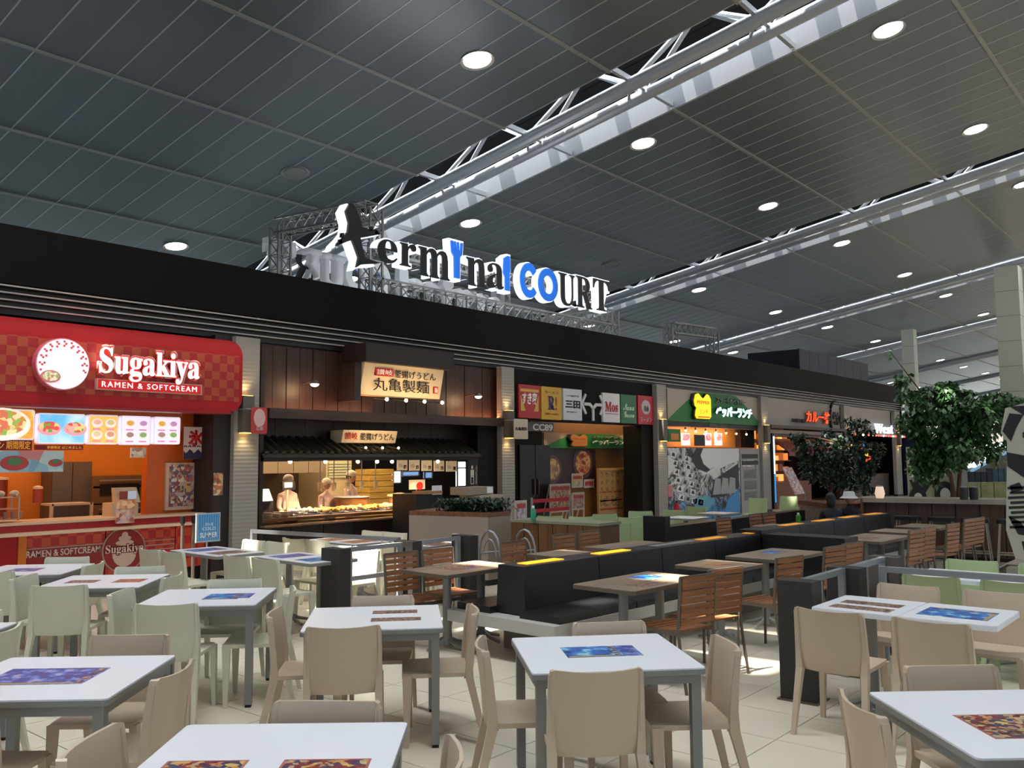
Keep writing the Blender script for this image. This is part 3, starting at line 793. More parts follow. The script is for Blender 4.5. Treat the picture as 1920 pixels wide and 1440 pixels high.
# ---------------------------------------------------------------- shop 1, red ramen counter
red = mat('signal_red', '#a8161c', .5, spec=.3); red_d = mat('deep_red', '#8e1014', .4)
chk = cmat('red_checker', '#9c181b', '#a84424', 8.2, .5)
chk2 = cmat('red_checker_counter', '#b01d1f', '#c8492b', 9, .35)
lw = mat('lit_white_letter', '#ffffff', .4, emit=.8, ecol='#fff4fa')
orange = mat('orange_wall', '#c8590f', .45, noise=.08, nscale=2)
orange_l = mat('orange_wall_light', '#d67a1e', .5)
Y1 = 11.72
x0 = -2.5; xr, _ = at_y(455, 690, Y1); zt1 = at_y(0, 592, Y1)[1]; zb1 = at_y(0, 756, Y1)[1]
s1 = thing('shop_sign', 'long red checkered sign of the ramen shop with white lettering', 'sign', (3, Y1, zb1), group=SG)
obj('sign_box', B().prism([(x0, zb1)] + rrect(x0+1, xr, zb1, zt1, .22)[0:10] + [(x0, zt1)], Y1, Y1+.3), red, s1)
bz0, bz1 = zb1+.16, zt1-.22
obj('checker_print', B().box(x0, xr-.06, Y1-.004, Y1, bz0, bz1), chk, s1)
obj('bottom_edge', B().box(x0, xr-.2, Y1-.02, Y1+.3, zb1-.03, zb1), red_d, s1)
X, Z = at_y(117, 683, Y1-.1); rad = .32
dsc = obj('round_lamp', B().prism([(X+rad*cos(a*pi/24), Z+rad*sin(a*pi/24)) for a in range(48)], Y1-.14, Y1), mat('lit_round', '#f0e6ee', .4, emit=.5, ecol='#f4eef8'), s1)
obj('rim', B().prism([(X+(rad+.015)*cos(a*pi/24), Z+(rad+.015)*sin(a*pi/24)) for a in range(48)], Y1-.12, Y1-.01), mat('pink_rim', '#d86a7a', .4), s1)
dots = B()
rp_ = mat('red_print', '#d8484a', .5, emit=.3)
for rr, n, o in ((.29, 40, 0), (.262, 36, .5), (.234, 32, 0)):
    for k in range(n):
        a = 2*pi*(k+o)/n
        if a % (2*pi) > 3.5 and a % (2*pi) < 5.9: continue
        if k % 2: continue
        dots.box(X+rr*cos(a)-.013, X+rr*cos(a)+.013, Y1-.143, Y1-.14, Z+rr*sin(a)-.013, Z+rr*sin(a)+.013)
obj('check_ring', dots, rp_, dsc, kind='stuff')
bw = B().prism([(X-.16+.12*cos(a*pi/12), Z-.17+.08*sin(a*pi/12)) for a in range(24)], Y1-.16, Y1-.13)
obj('bowl_rim', bw, mat('pink_bowl', '#c9787c', .5, emit=.3), dsc)
obj('bowl_soup', B().prism([(X-.16+.1*cos(a*pi/12), Z-.165+.062*sin(a*pi/12)) for a in range(24)], Y1-.165, Y1-.16), pmat('soup_print', ['#d9d39a', '#a8b56a', '#efe6cc', '#d08a6a'], 30, emit=.35), dsc)
lr = mat('lit_red_letter', '#e02a1c', .4, emit=.35); sil = mat('sign_outline', '#c9a39a', .4)
ptext('𝐒𝐮𝐠𝐚𝐤𝐢𝐲𝐚', 183, 645, 716, 378, Y1-.06, sil, s1, name='outline', bold=.055, depth=.03)
ptext('𝐒𝐮𝐠𝐚𝐤𝐢𝐲𝐚', 184, 646.5, 714.5, 377, Y1-.09, lr, s1, name='red_letters', bold=.04, depth=.01)
ptext('𝐒𝐮𝐠𝐚𝐤𝐢𝐲𝐚', 187, 650, 712, 374, Y1-.10, lw, s1, name='white_letters', bold=.008, depth=.015)
board('name_plate', '', '', 182, 709, 730, 379, Y1-.07, sil, .07, s1)
board('name_plate_face', '', '', 184, 711, 728.5, 377, Y1-.075, mat('plate_red', '#cf1a18', .4, emit=.25), .005, s1)
ptext('RAMEN & SOFTCREAM', 191, 714.5, 725, 369, Y1-.078, lw, s1, bold=0, depth=.006, spacing=1.25)
# inside of the shop
YB = 14.4
struct('wall_1', B().box(-2.5, at_y(275, 850, YB)[0]+2, YB, YB+.1, 0, 3.5), orange_l)
x0, x1, z0, z1 = rect(278, 786, 966, 398, 12.55)
ow = thing('side_wall_panel', 'bright orange wall panel right of the ramen counter opening', 'wall panel', (x0, 12.55, z0))
obj('panel', B().box(x0, x1+.1, 12.55, 12.7, .9, 2.9), orange, ow)
obj('arch_print', B().prism([(x0+.1+.28*cos(a*pi/12)+.2, 2.2+.28*sin(a*pi/12)) for a in range(13)], 12.545, 12.55), orange_l, ow)
struct('trim_5', B().box(-2.5, at_y(398, 770, 12.05)[0], 12.05, 14.4, 2.66, 2.74), mat('orange_soffit', '#a8481a', .5))
bx0 = at_y(398, 850, 12.0)[0]; bx1 = at_y(440, 850, 12.0)[0]
struct('wall_2', B().box(bx0, bx1, 11.98, 12.7, 0, 3.66), mat('dark_umber_wall', '#241814', .5))
# glowing menu boxes
struct('trim_15', B().box(-2.5, at_y(341, 800, 12.3)[0], 12.302, 12.36, 2.22, 2.66), mat('orange_fascia', '#b05a1c', .5))
mg = 'lit menu boxes above the ramen counter'
food1 = pmat('menu_print_a', ['#f0a03a', '#f4c060', '#f3dcc2', '#f06a52'], 3, emit=.75, kind='noise', seed=1)
food2 = pmat('menu_print_b', ['#56b8f0', '#7ac4f4', '#a9dcff', '#d8f0ff'], 3, emit=.75, kind='noise', seed=3)
food3 = mat('menu_print_c', '#f0bf62', .4, emit=.75, noise=.08, nscale=6)
food4 = mat('menu_print_d', '#efe4fa', .4, emit=.75, noise=.06, nscale=6)
frame_w = mat('light_box_frame', '#e9e2f2', .4, emit=.5)
for (u0, vt, vb, u1, m, l) in [(-60, 764, 824, 65, food1, 'with a big bowl of ramen'), (72, 774, 832, 160, food2, 'with two cold noodle bowls on blue'),
                               (166, 777, 833, 222, food3, 'with four yellow pictures'), (228, 779, 834, 283, food4, 'with drinks, second from the right'), (289, 781, 833, 338, food4, 'with desserts, rightmost')]:
    x0, x1, z0, z1 = rect(u0, vt, vb, u1, 12.2)
    t = thing('menu_box', 'glowing menu box ' + l, 'menu board', (x0, 12.2, z0), group=mg)
    obj('frame', B().prism(rrect(x0, x1, z0, z1, .03), 12.2, 12.3), frame_w, t)
    p = obj('print', B().box(x0+.02, x1-.02, 12.19, 12.2, z0+.02, z1-.02), m, t)
    cx, cz_ = (x0+x1)/2, (z0+z1)/2
    if m in (food3, food4):
        for r in range(2):
            for c in range(2):
                bx, bz = x0+(x1-x0)*(.28+.44*c), z0+(z1-z0)*(.32+.4*r); rr = .075
                pc = (['#f0d0a0', '#e8a080', '#f4b8a0', '#e0c890'] if m is food3 else ['#b08a80', '#90b070', '#e8b050', '#c890c8'])[r*2+c]
                d_ = obj('dish', B().prism([(bx+rr*cos(a*pi/8), bz+rr*.8*sin(a*pi/8)) for a in range(16)], 12.185, 12.19), mat('lit_white_dish', '#f6f0ee', .4, emit=.6), t)
                obj('serving', B().prism([(bx+rr*.7*cos(a*pi/8), bz+.01+rr*.5*sin(a*pi/8)) for a in range(16)], 12.18, 12.185), mat('lit_dish_'+pc[1:], pc, .5, emit=.6), d_)
                obj('price_strip', B().box(bx-.06, bx+.05, 12.185, 12.19, bz-.095, bz-.075), mat('lit_pink_strip', '#f08ab8', .5, emit=.6), t)
    if m in (food1, food2):
        k = [(cx, .34)] if m is food1 else [(cx-.17, .15), (cx+.17, .15)]
        for q, (bx, r) in enumerate(k):
            obj('bowl', B().prism([(bx+r*cos(a*pi/12), cz_+.0+r*.62*sin(a*pi/12)) for a in range(24)], 12.185, 12.19), mat('lit_bowl_white' if m is food1 else 'lit_bowl_pink', '#f4efe6' if m is food1 else '#f4a0a8', .4, emit=.7), t)
            obj('soup', B().prism([(bx+r*.85*cos(a*pi/12), cz_+.02+r*.48*sin(a*pi/12)) for a in range(24)], 12.18, 12.185), pmat('lit_soup%d' % (m is food1), ['#e8d08a', '#d89a4a', '#9ab85a', '#f4e6b0', '#e07a5a'] if m is food1 else ['#e05a4a', '#6ab04a', '#ffd88a', '#f4b0a0'], 18, emit=.7), t)
for (u0, vt, vb, u1, s, l) in [(-60, 824, 844, 60, 'ラーメン 期間限定', 'left of the lit boxes'), (66, 834, 843.5, 156, '季節限定 はじめました', 'under the blue menu box')]:
    o = thing('menu_strip', 'red strip with yellow lettering ' + l, 'sign', (at_y(u0, vt, 12.19)[0], 12.19, 2.2), group=mg)
    board('strip', '', '', u0, vt, vb, u1, 12.19, red_d, .03, o)
    ptext(s, u0+22, vt+2, vb-2, u1-3, 12.188, mat('yellow_letter', '#f0b030', .5, emit=.4), o, depth=.003)
t = thing('hanging_banner', 'pale blue banner with a noodle bowl hanging over the ramen counter', 'banner', (4, 12.0, 2))
x0, x1, z0, z1 = rect(-60, 845, 887, 119, 12.0)
obj('cloth', B().box(x0, x1, 12.0, 12.01, z0, z1), pmat('banner_print', ['#8fb4c0', '#a4c6cf', '#7ba2b8', '#b8c8c4', '#90b0bc', '#c8807c'], 6, seed=2), t)
for bx, r in ((at_y(27, 868, 12)[0], .17), (at_y(107, 868, 12)[0]-.02, .09)):
    obj('bowl', B().prism([(bx+r*cos(a*pi/12), (z0+z1)/2-.02+r*.55*sin(a*pi/12)) for a in range(24)], 11.995, 12.0), mat('bowl_red_print', '#b0403c', .5), t)
    obj('garnish', B().prism([(bx+r*.5*cos(a*pi/12), (z0+z1)/2+r*.3*sin(a*pi/12)) for a in range(24)], 11.99, 11.995), mat('green_print', '#4f7a4a', .5), t)
t = thing('ice_flag', 'white flag with a red ice character and navy waves', 'banner', (at_y(345, 800, 12.3)[0], 12.3, 2.1))
x0, x1, z0, z1 = rect(345, 800, 861, 390, 12.3)
obj('cloth', B().box(x0, x1, 12.3, 12.305, z0, z1), mat('flag_white', '#d8b8aa', .7), t)
obj('wave_band', B().prism([(x0, z0), (x1, z0), (x1, z0+.12)] + [(x1-(x1-x0)*i/12, z0+.12+.03*sin(i*1.6)) for i in range(1, 13)], 12.297, 12.3), mat('navy_print', '#2a2440', .6), t)
wv = B()
for i in range(5): wv.tube([(x0+.03+.07*i+.022*cos(a), 12.296, z0+.18+.022*sin(a)) for a in (0, 1, 2, 3)], .008, 5)
obj('crest_print', wv, mat('navy_print', '#2a2440', .6), t, kind='stuff')
text('氷', x0+.07, z0+.20, .24, 12.299, mat('ice_red', '#c8201c', .5), t, w=.26, depth=.003, bold=.05)
t = thing('framed_menu', 'white-framed menu poster on the orange wall', 'poster', (at_y(312, 868, 12.5)[0], 12.5, 1.1))
x0, x1, z0, z1 = rect(312, 868, 957, 369, 12.5)
obj('frame', B().box(x0, x1, 12.5, 12.55, z0, z1), mat('cream_frame', '#cfae90', .5), t)
obj('sheet', B().box(x0+.05, x1-.05, 12.495, 12.5, z0+.05, z1-.05), pmat('poster_print', ['#a06a6a', '#b88a7a', '#6a5a70', '#c0a080', '#8a4a4a', '#b0a0a0'], 16, seed=9), t)
cell = B()
for i in range(3):
    for j in range(4): cell.box(x0+.08+i*.11, x0+.17+i*.11, 12.49, 12.495, z0+.1+j*.16, z0+.2+j*.16)
obj('menu_picture', cell, pmat('poster_cells', ['#c8a06a', '#d8c8b0', '#7a4a3a', '#5a5a7a', '#c05a4a'], 22, seed=12), t, kind='stuff')
t = thing('small_notice', 'small white notice hanging beneath the lit menu boxes', 'notice', (at_y(245, 838, 12.25)[0], 12.25, 2))
board('sheet', '', '', 245, 839, 858, 274, 12.25, pmat('notice_print', ['#e4c8a8', '#d8b090', '#c08a6a', '#efe0c8'], 14), .01, t)
t = thing('small_poster', 'narrow colourful poster on the dark wall beside the orange panel', 'poster', (bx0, 11.97, 1.5))
board('sheet', '', '', 401, 887, 929, 418, 11.965, pmat('poster2_print', ['#b06a4a', '#c09a6a', '#8a4a3a', '#7a7a5a', '#c8b090'], 18), .012, t)
# counter
YC = 12.15
t = thing('ramen_counter', 'long red counter with checkered front, cream edges and round emblem', 'counter', (3, YC, 0))
x1 = at_y(396, 1000, YC)[0]; xa = -2.5
edge_l = mat('cream_counter_edge', '#d0b496', .35)
zc = at_y(0, 983, YC)[1]
obj('counter_top', B().box(xa, x1, YC-.02, YC+.75, zc-.03, zc), edge_l, t)
obj('upper_face', B().box(xa, x1, YC+.02, YC+.7, zc-.12, zc-.03), mat('counter_red', '#b0161c', .3), t)
obj('tray_shelf', B().box(xa, x1, YC-.22, YC+.1, zc-.155, zc-.12), edge_l, t)
xo = at_y(42, 1040, YC)[0]; xe = at_y(300, 1040, YC)[0]
zp = .2
pw = 1.02
xs = xo+.05; i = 0
while xs < x1-.05:
    obj('front_panel', B().box(xs, min(xs+pw-.015, x1), YC, YC+.5, zp, zc-.16), chk2 if xs < xe+.3 else red, t); xs += pw; i += 1
obj('front_panel', B().box(xa, xo-.06, YC, YC+.5, zp, zc-.16), red, t)
obj('orange_strip', B().box(xo-.06, xo+.04, YC-.02, YC+.5, zp, zc-.16), mat('orange_strip', '#d07018', .3), t)
obj('plinth', B().box(xa, x1, YC+.08, YC+.5, 0, zp), black, t)
silver = mat('silver_line', '#a88a80', .4)
ex, ez = at_y(232, 1031, YC); er = .29
zm = ez-.02
obj('band', B().box(xo+.05, ex+.3, YC-.006, YC, zm-.17, zm+.13), red_d, t)
for zz in (zm-.17, zm+.13): obj('band_line', B().box(xo+.05, ex-.3, YC-.01, YC-.004, zz-.008, zz+.008), silver, t)
for k in range(5): obj('speed_line', B().box(ex+.3, ex+.75, YC-.01, YC-.004, zm-.15+k*.065, zm-.135+k*.065), silver, t)
circ = lambda r, n=40: [(ex+r*cos(2*pi*a/n), ez+r*sin(2*pi*a/n)) for a in range(n)]
em = obj('emblem_ring', B().prism(circ(er+.02), YC-.012, YC-.004), silver, t)
obj('emblem_disc', B().prism(circ(er), YC-.018, YC-.012), red_d, em)
cream = mat('emblem_cream', '#cdb09a', .5)
bowl = [(ex-.17, ez-.04)] + [(ex-.17*cos(a*pi/10), ez-.04-.19*sin(a*pi/10)) for a in range(1, 10)] + [(ex+.17, ez-.04)]
obj('emblem_bowl', B().prism(bowl, YC-.024, YC-.018), cream, em)
for q, (w_, zz) in enumerate(((.13, .10), (.09, .16), (.045, .21))): obj('cream_swirl', B().prism([(ex+w_*cos(a*pi/8), ez+zz+.04*sin(a*pi/8)) for a in range(16)], YC-.024-.001*q, YC-.018), cream, em)
text('𝐒𝐮𝐠𝐚𝐤𝐢𝐲𝐚', ex-.28, ez-.07, .16, YC-.027, red_d, em, w=.56, depth=.003, bold=.05, name='outline')
text('𝐒𝐮𝐠𝐚𝐤𝐢𝐲𝐚', ex-.27, ez-.06, .14, YC-.031, mat('letter_cream', '#dcc8ba', .5), em, w=.54, depth=.003)
ptext('RAMEN & SOFTCREAM', 49, 1034, 1047, 188, YC-.008, mat('letter_cream', '#dcc8ba', .5), t, bold=.02, depth=.003)
# things on and behind the counter
steel_d = mat('kitchen_steel', '#6a5d50', .4, .4)
def cbox(name, lab, cat, u0, vt, vb, u1, Y, m, d=.3):
    x0, x1, z0, z1 = rect(u0, vt, vb, u1, Y)
    t = thing(name, lab, cat, (x0, Y, z0)); return t, x0, x1, z0, z1
t, x0, x1, z0, z1 = cbox('cash_register', 'cream cash register with tilted customer screen on the ramen counter', 'cash register', 218, 915, 966, 262, 12.45, None)
obj('screen_housing', B().hexa([(x0+.02, 12.45, z0+.17), (x1, 12.42, z0+.17), (x1, 12.6, z0+.17), (x0+.02, 12.6, z0+.17), (x0, 12.5, z1), (x1-.03, 12.5, z1), (x1-.03, 12.6, z1), (x0, 12.6, z1)]), mat('cream_plastic', '#cdb08e', .4), t)
obj('screen', B().box(x0+.05, x0+.16, 12.435, 12.45, z0+.22, z1-.05), mat('screen_red', '#7a2a22', .3, emit=.2), t)
obj('screen', B().box(x0+.17, x1-.06, 12.435, 12.45, z0+.22, z1-.05), mat('screen_grey', '#a8b4c0', .3, emit=.4), t)
obj('base', B().box(x0-.05, x1-.02, 12.45, 12.75, zc, z0+.17), mat('cream_plastic', '#cdb08e', .4), t)
t, x0, x1, z0, z1 = cbox('menu_stand', 'upright leaflet stand covered in small prints on the counter edge', 'menu', 219, 938, 982, 252, 12.0, None)
obj('card', B().box(x0, x1, 12.0, 12.03, z0, z1), pmat('leaflet_print', ['#c08a7a', '#d0a890', '#a05a4a', '#b8a0b0', '#c8b09a'], 20, seed=3), t)
obj('header_card', B().box(x0+.0, x1, 11.99, 12.0, z1-.12, z1), pmat('leaflet2_print', ['#d89a6a', '#e0b88a', '#c06a4a'], 18, seed=4), t)
t, x0, x1, z0, z1 = cbox('glass_rack', 'white wire rack holding cups at the left end of the counter', 'rack', -10, 932, 978, 35, 12.4, None)
r_ = B()
for xx in (x0, x1):
    for yy in (12.4, 12.65): r_.bar((xx, yy, z0), (xx, yy, z1), .02)
obj('frame', r_, mat('rack_white', '#b8a08c', .4), t)
for zz in (z0+.02, (z0+z1)/2, z1-.01): obj('shelf', B().box(x0, x1, 12.4, 12.65, zz-.01, zz), mat('rack_white', '#b8a08c', .4), t)
for q in range(4): tag(obj('cup', B().lathe((x0+.08+q*.09, 12.5, z0+.02), [(.025, 0), (.032, .09)], 10), mat('cup_pink', '#b07a6a', .4), origin=(x0, 12.5, z0)), 'small pale cup inside the wire rack, %s from the left' % ['first', 'second', 'third', 'fourth'][q], 'cup', 'cups in the rack')
for q in range(2): tag(obj('rice_bowl', B().ball((x0+.1+q*.17, 12.5, z1+.035), .06, sc=(1, 1, .7)), mat('bowl_white', '#cbb8a8', .4), None, True, origin=(x0, 12.5, z1)), 'upturned white bowl on top of the wire rack, %s' % ['left one', 'right one'][q], 'bowl', 'bowls on the rack')
for (u0, vt, vb, u1, Y, m, nm, lab, cat) in [
    (-20, 895, 970, 20, 14.0, mat('red_pot', '#7a2c1c', .4), 'tall_pot', 'big dark red pot at the back left of the ramen kitchen', 'pot'),
    (66, 912, 943, 83, 13.6, mat('red_canister', '#9a3d26', .4), 'canister', 'red canister with a pale lid in the ramen kitchen', 'canister')]:
    t, x0, x1, z0, z1 = cbox(nm, lab, cat, u0, vt, vb, u1, Y, None); r = (x1-x0)/2
    obj('body', B().lathe(((x0+x1)/2, Y+r, z0), [(r, 0), (r, z1-z0-.04)], 16), m, t, True)
    obj('lid', B().lathe(((x0+x1)/2, Y+r, z1-.04), [(r*1.04, 0), (r*1.04, .03), (r*.3, .05)], 16), edge_l, t, True)
t, x0, x1, z0, z1 = cbox('extractor_cabinet', 'tall brown-grey steel cabinet in the middle of the ramen kitchen', 'cabinet', 98, 866, 975, 171, 14.0, None)
for k in range(2): obj('door', B().box(x0+k*(x1-x0)/2+.006, x0+(k+1)*(x1-x0)/2-.006, 13.98, 14.0, .1, z1-.02), steel_d, t)
obj('body', B().box(x0, x1, 14.0, 14.38, 0, z1), steel_d, t)
t, x0, x1, z0, z1 = cbox('oven_stack', 'steel ovens stacked under the orange wall at the back', 'oven', 173, 905, 975, 274, 13.9, None)
for k in range(3):
    zz = .2+k*.45
    b_ = obj('oven', B().box(x0, x1, 13.9, 14.35, zz, zz+.43), mat('oven_tan', '#7a5c3c', .35, .3), t)
    obj('window', B().box(x0+.12, x1-.12, 13.89, 13.9, zz+.12, zz+.3), black, b_); obj('handle', B().bar((x0+.1, 13.86, zz+.36), (x1-.1, 13.86, zz+.36), .02), steel, b_)
t, x0, x1, z0, z1 = cbox('kitchen_shelf', 'dark shelf packed with jars above the ovens', 'shelf', 173, 893, 912, 274, 13.95, None)
obj('board', B().box(x0, x1, 13.9, 14.3, z0-.03, z0), steel_d, t); obj('back', B().box(x0, x1, 14.3, 14.32, z0, z1), black, t)
for k in range(8): tag(obj('jar', B().lathe((x0+.07+k*.1, 14.05, z0), [(.035, 0), (.035, .1), (.025, .12)], 8), [steel_d, red_d, mat('jar_tan', '#8a6a4a', .5)][k % 3], origin=(x0+k*.1, 14.05, z0)), ORD[k] + ' small jar on the dark shelf above the ovens', 'jar', 'jars above the ovens')
t, x0, x1, z0, z1 = cbox('prep_table', 'steel prep table with pale frame behind the counter', 'table', 98, 945, 975, 172, 13.2, None)
obj('frame', B().box(x0, x1, 13.2, 13.6, z1-.03, z1), edge_l, t)
for xx in (x0, x1): obj('leg', B().bar((xx, 13.22, 0), (xx, 13.22, z1), .04), edge_l, t)
obj('panel', B().box(x0+.03, x1-.03, 13.3, 13.32, .2, z1-.05), steel_d, t)
# blue summer sign on a stand
t = thing('poster_stand', 'blue striped poster board on a thin stand beside the red counter', 'sign', (at_y(392, 1000, 10.9)[0], 10.9, 0))
x0, x1, z0, z1 = rect(369, 963, 1018, 413, 10.9)
obj('frame', B().box(x0, x1, 10.9, 10.93, z0, z1), mat('poster_frame', '#a8b0b8', .4, .3), t)
def stripes():
    m = mat('blue_stripes', '#3f7fb8', .5); nt = m.node_tree; p = nt.nodes['Principled BSDF']
    tc = nt.nodes.new('ShaderNodeTexCoord'); w = nt.nodes.new('ShaderNodeTexWave'); w.bands_direction = 'X'; w.inputs['Scale'].default_value = 9
    rp = nt.nodes.new('ShaderNodeValToRGB'); rp.color_ramp.elements[0].color = lin('#2f6ea8'); rp.color_ramp.elements[1].color = lin('#5b9ccc')
    nt.links.new(tc.outputs['Object'], w.inputs['Vector']); nt.links.new(w.outputs[0], rp.inputs[0]); nt.links.new(rp.outputs[0], p.inputs['Base Color']); return m
obj('sheet', B().box(x0+.02, x1-.02, 10.894, 10.9, z0+.02, z1-.02), stripes(), t)
pw_ = mat('poster_white', '#cfe0ea', .5)
text('冷たい 夏', x0+.12, z1-.17, .04, 10.893, pw_, t, w=.12, depth=.002); text('COLD', x0+.08, z0+.16, .04, 10.893, pw_, t, w=.2, depth=.002); text('SUMMER', x0+.05, z0+.06, .07, 10.893, pw_, t, w=x1-x0-.1, depth=.002, bold=.02)
obj('pole', B().tube([((x0+x1)/2, 10.93, .03), ((x0+x1)/2, 10.93, z0)], .012, 8), steel, t)
obj('base', B().lathe(((x0+x1)/2, 10.93, 0), [(.16, 0), (.16, .02), (.03, .03)], 16), steel, t)
for u, l in ((342, 'left'), (363, 'right')):
    x, _ = at_y(u, 1000, 11.3)
    t = thing('queue_post', f'slim dark queue post before the red counter, {l} one', 'post', (x, 11.3, 0), group='queue posts')
    obj('pole', B().tube([(x, 11.3, .02), (x, 11.3, .98)], .022, 10), dark_metal, t); obj('belt_head', B().lathe((x, 11.3, .9), [(.032, 0), (.032, .1)], 10), black, t)
    obj('base', B().lathe((x, 11.3, 0), [(.15, 0), (.15, .015), (.03, .03)], 16), dark_metal, t)
lamp('ramen_shop_lamp', 'AREA', (5.3, 13.2, 2.6), 55, (1, .66, .36), shape='RECTANGLE', size=5, size_y=1.2, aim=(0, 0, -1))
lamp('ramen_front_lamp', 'AREA', (5.6, 11.5, 3.5), 3, (1, .8, .7), shape='RECTANGLE', size=5, size_y=.2, aim=(0, .35, -1))
# ---------------------------------------------------------------- shop 2, udon noodle counter
umber = wood('umber_planks', '#3c2419', '#2a180f', 'z', 2.5, .5)
umber_d = mat('umber_paint', '#231510', .5)
beam_m = wood('dark_beam', '#3c271b', '#2c1a10', 'x', 2, .45)
warm = mat('warm_bulb', '#ffe3b0', .4, emit=16, ecol='#ffdca0')
bulb_w = mat('white_bulb', '#fff2dc', .4, emit=22, ecol='#ffe9c8')
xl, _ = at_y(487, 760, 12.05); xr, _ = at_y(940, 760, 12.05)
zt = 3.66; zm = at_y(500, 766, 12.05)[1]
t = thing('plank_wall', 'dark brown vertical plank wall above the noodle shop', 'wall panel', (xl, 12.1, zm))
n = 22; w = (xr-xl)/n
for i in range(n): obj('plank', B().box(xl+i*w+.006, xl+(i+1)*w-.006, 12.10+.008*(i % 2), 12.16, zm, zt-.05), umber, t)
obj('backing', B().box(xl, xr, 12.16, 12.2, zm, zt), umber_d, t)
obj('beam', B().box(xl+.05, xr+.1, 11.85, 12.2, zm-.16, zm), beam_m, t)
for u, v, l in ((590, 720, 'left'), (897, 743, 'right')):
    x, z = at_y(u, v, 11.75)
    t = thing('wall_lamp', f'bare bulb on a short arm on the plank wall, {l} one', 'wall lamp', (x, 12.1, z), group='bulbs on the plank wall')
    obj('arm', B().tube([(x, 12.1, z+.02), (x, 11.77, z+.05)], .012, 6), dark_metal, t)
    obj('shade', B().lathe((x, 11.75, z+.0), [(.09, 0), (.03, .06)], 12), dark_metal, t); obj('bulb', B().ball((x, 11.75, z-.01), .055, sc=(1.2, 1.2, .6)), bulb_w, t, True)
    lamp('wall_bulb', 'POINT', (x, 11.75, z-.08), 8, (1, .62, .3), shadow_soft_size=.05)
for xx, ww in ((xl+(xr-xl)*.22, 2.2), (xl+(xr-xl)*.86, 1.3)):
    lamp('cornice_light', 'AREA', (xx, 11.98, zm+.02), 5, (1, .35, .14), shape='RECTANGLE', size=ww, size_y=.08, aim=(0, .3, 1))
# big lit sign, leaning slightly
def lean_sign(u0, vt, vb, u1, Y, lab, rows_, lean=.12, bulbs=4, small=False):
    x0, x1, z0, z1 = rect(u0, vt, vb, u1, Y)
    t = thing('shop_sign', lab, 'sign', (x0, Y, z0), group=SG)
    b = B().hexa([(x0, Y, z0), (x1, Y, z0), (x1, Y+.3, z0), (x0, Y+.3, z0), (x0, Y-lean, z1), (x1, Y-lean, z1), (x1, Y+.3, z1), (x0, Y+.3, z1)])
    obj('panel', b, mat('warm_sign_panel', '#dcc4a0', .5), t)
    H = z1-z0; Wd = x1-x0
    for s, fx, fz, fh, fw, m, bold in rows_:
        zz = z0+fz*H; o = text(s, x0+fx*Wd, zz, fh*H, Y-lean*(fz+fh/2)-.006-lean*fh*.5, m, t, w=fw*Wd, depth=.008, bold=bold)
    for k in range(bulbs):
        bx = x0+Wd*(k+.7)/(bulbs+.3)
        s_ = obj('lamp_arm', B().tube([(bx, Y, z0-.06), (bx, Y-.32, z0-.1)], .01, 6), dark_metal, t)
        obj('bulb', B().ball((bx, Y-.34, z0-.09), .03 if not small else .02), bulb_w, s_, True)
        lamp('sign_bulb', 'SPOT', (bx, Y-.36, z0-.12), 20 if not small else 9, (1, .68, .33), spot_size=R_(120), spot_blend=1, shadow_soft_size=.04, aim=(0, .45, .75))
    return t, x0, x1, z0, z1
ink = mat('ink_black', '#17120e', .6); redb = mat('red_block', '#c8281c', .5); pale = mat('pale_letter', '#f4dcd0', .5, emit=.2)
t, x0, x1, z0, z1 = lean_sign(675, 680, 739, 824, 11.72, 'leaning noodle shop sign with black brush characters under a dark canopy',
    [('釜揚げうどん', .36, .60, .25, .53, ink, 0.0), ('丸亀製麺', .12, .14, .42, .70, ink, 0.0)])
W_, H_ = x1-x0, z1-z0
obj('red_block', B().box(x0+.13*W_, x0+.345*W_, 11.6, 11.64, z0+.62*H_, z0+.87*H_), redb, t)
text('讃岐', x0+.145*W_, z0+.65*H_, .18*H_, 11.598, pale, t, w=.185*W_, depth=.006)
obj('seal', B().box(x0+.89*W_, x0+.95*W_, 11.66, 11.68, z0+.18*H_, z0+.42*H_), redb, t)
text('麺', x0+.9*W_, z0+.2*H_, .18*H_, 11.658, pale, t, w=.04*W_, depth=.004)
obj('canopy', B().box(x0-.1, x1+.12, 11.45, 12.1, z1+.0, z1+.32), umber_d, t)
obj('side_post', B().box(x0-.16, x0-.03, 11.66, 12.1, z0-.12, z1), umber_d, t)
# the lower front: planks, second sign, tiled eave, dark lintel
YI = 12.5
za = at_y(600, 786, 12.2)[1]
t = thing('lintel_panel', 'dark timber panel between the beam and the tiled eave', 'wall panel', (xl, YI, 2.2))
n = 9; w = (xr-.4-xl)/n; zE = at_y(600, 828, YI)[1]
for i in range(n): obj('plank', B().box(xl+i*w+.006, xl+(i+1)*w-.006, YI, YI+.06, zE, zm-.1), umber, t)
lean_sign(640, 806, 830, 741, 12.1, 'smaller lit noodle shop sign below the beam with brush characters', [('讃岐', .03, .25, .55, .22, mat('red_letter', '#c02818', .5), 0), ('釜揚げうどん', .30, .22, .55, .64, ink, 0.0)], .06, 3, True)
tile_d = mat('dark_roof_tile', '#3f3a2f', .3, .4)
t = thing('tiled_eave', 'sloping eave of dark ribbed tiles above the noodle counter', 'roof', (xl, 12.0, 2.0))
xe2 = at_y(897, 840, 12.0)[0]
zh, zl = at_y(600, 822, 12.45)[1], at_y(600, 850, 11.95)[1]
n = int((xe2-xl)/.16)
for i in range(n):
    xx = xl+.08+i*.16
    obj('roof_tile', B().tube([(xx, 12.5, zh), (xx, 11.95, zl)], .05, 6), tile_d, t, True)
obj('eave_board', B().box(xl, xe2, 11.93, 12.55, zl-.07, zl-.03), beam_m, t)
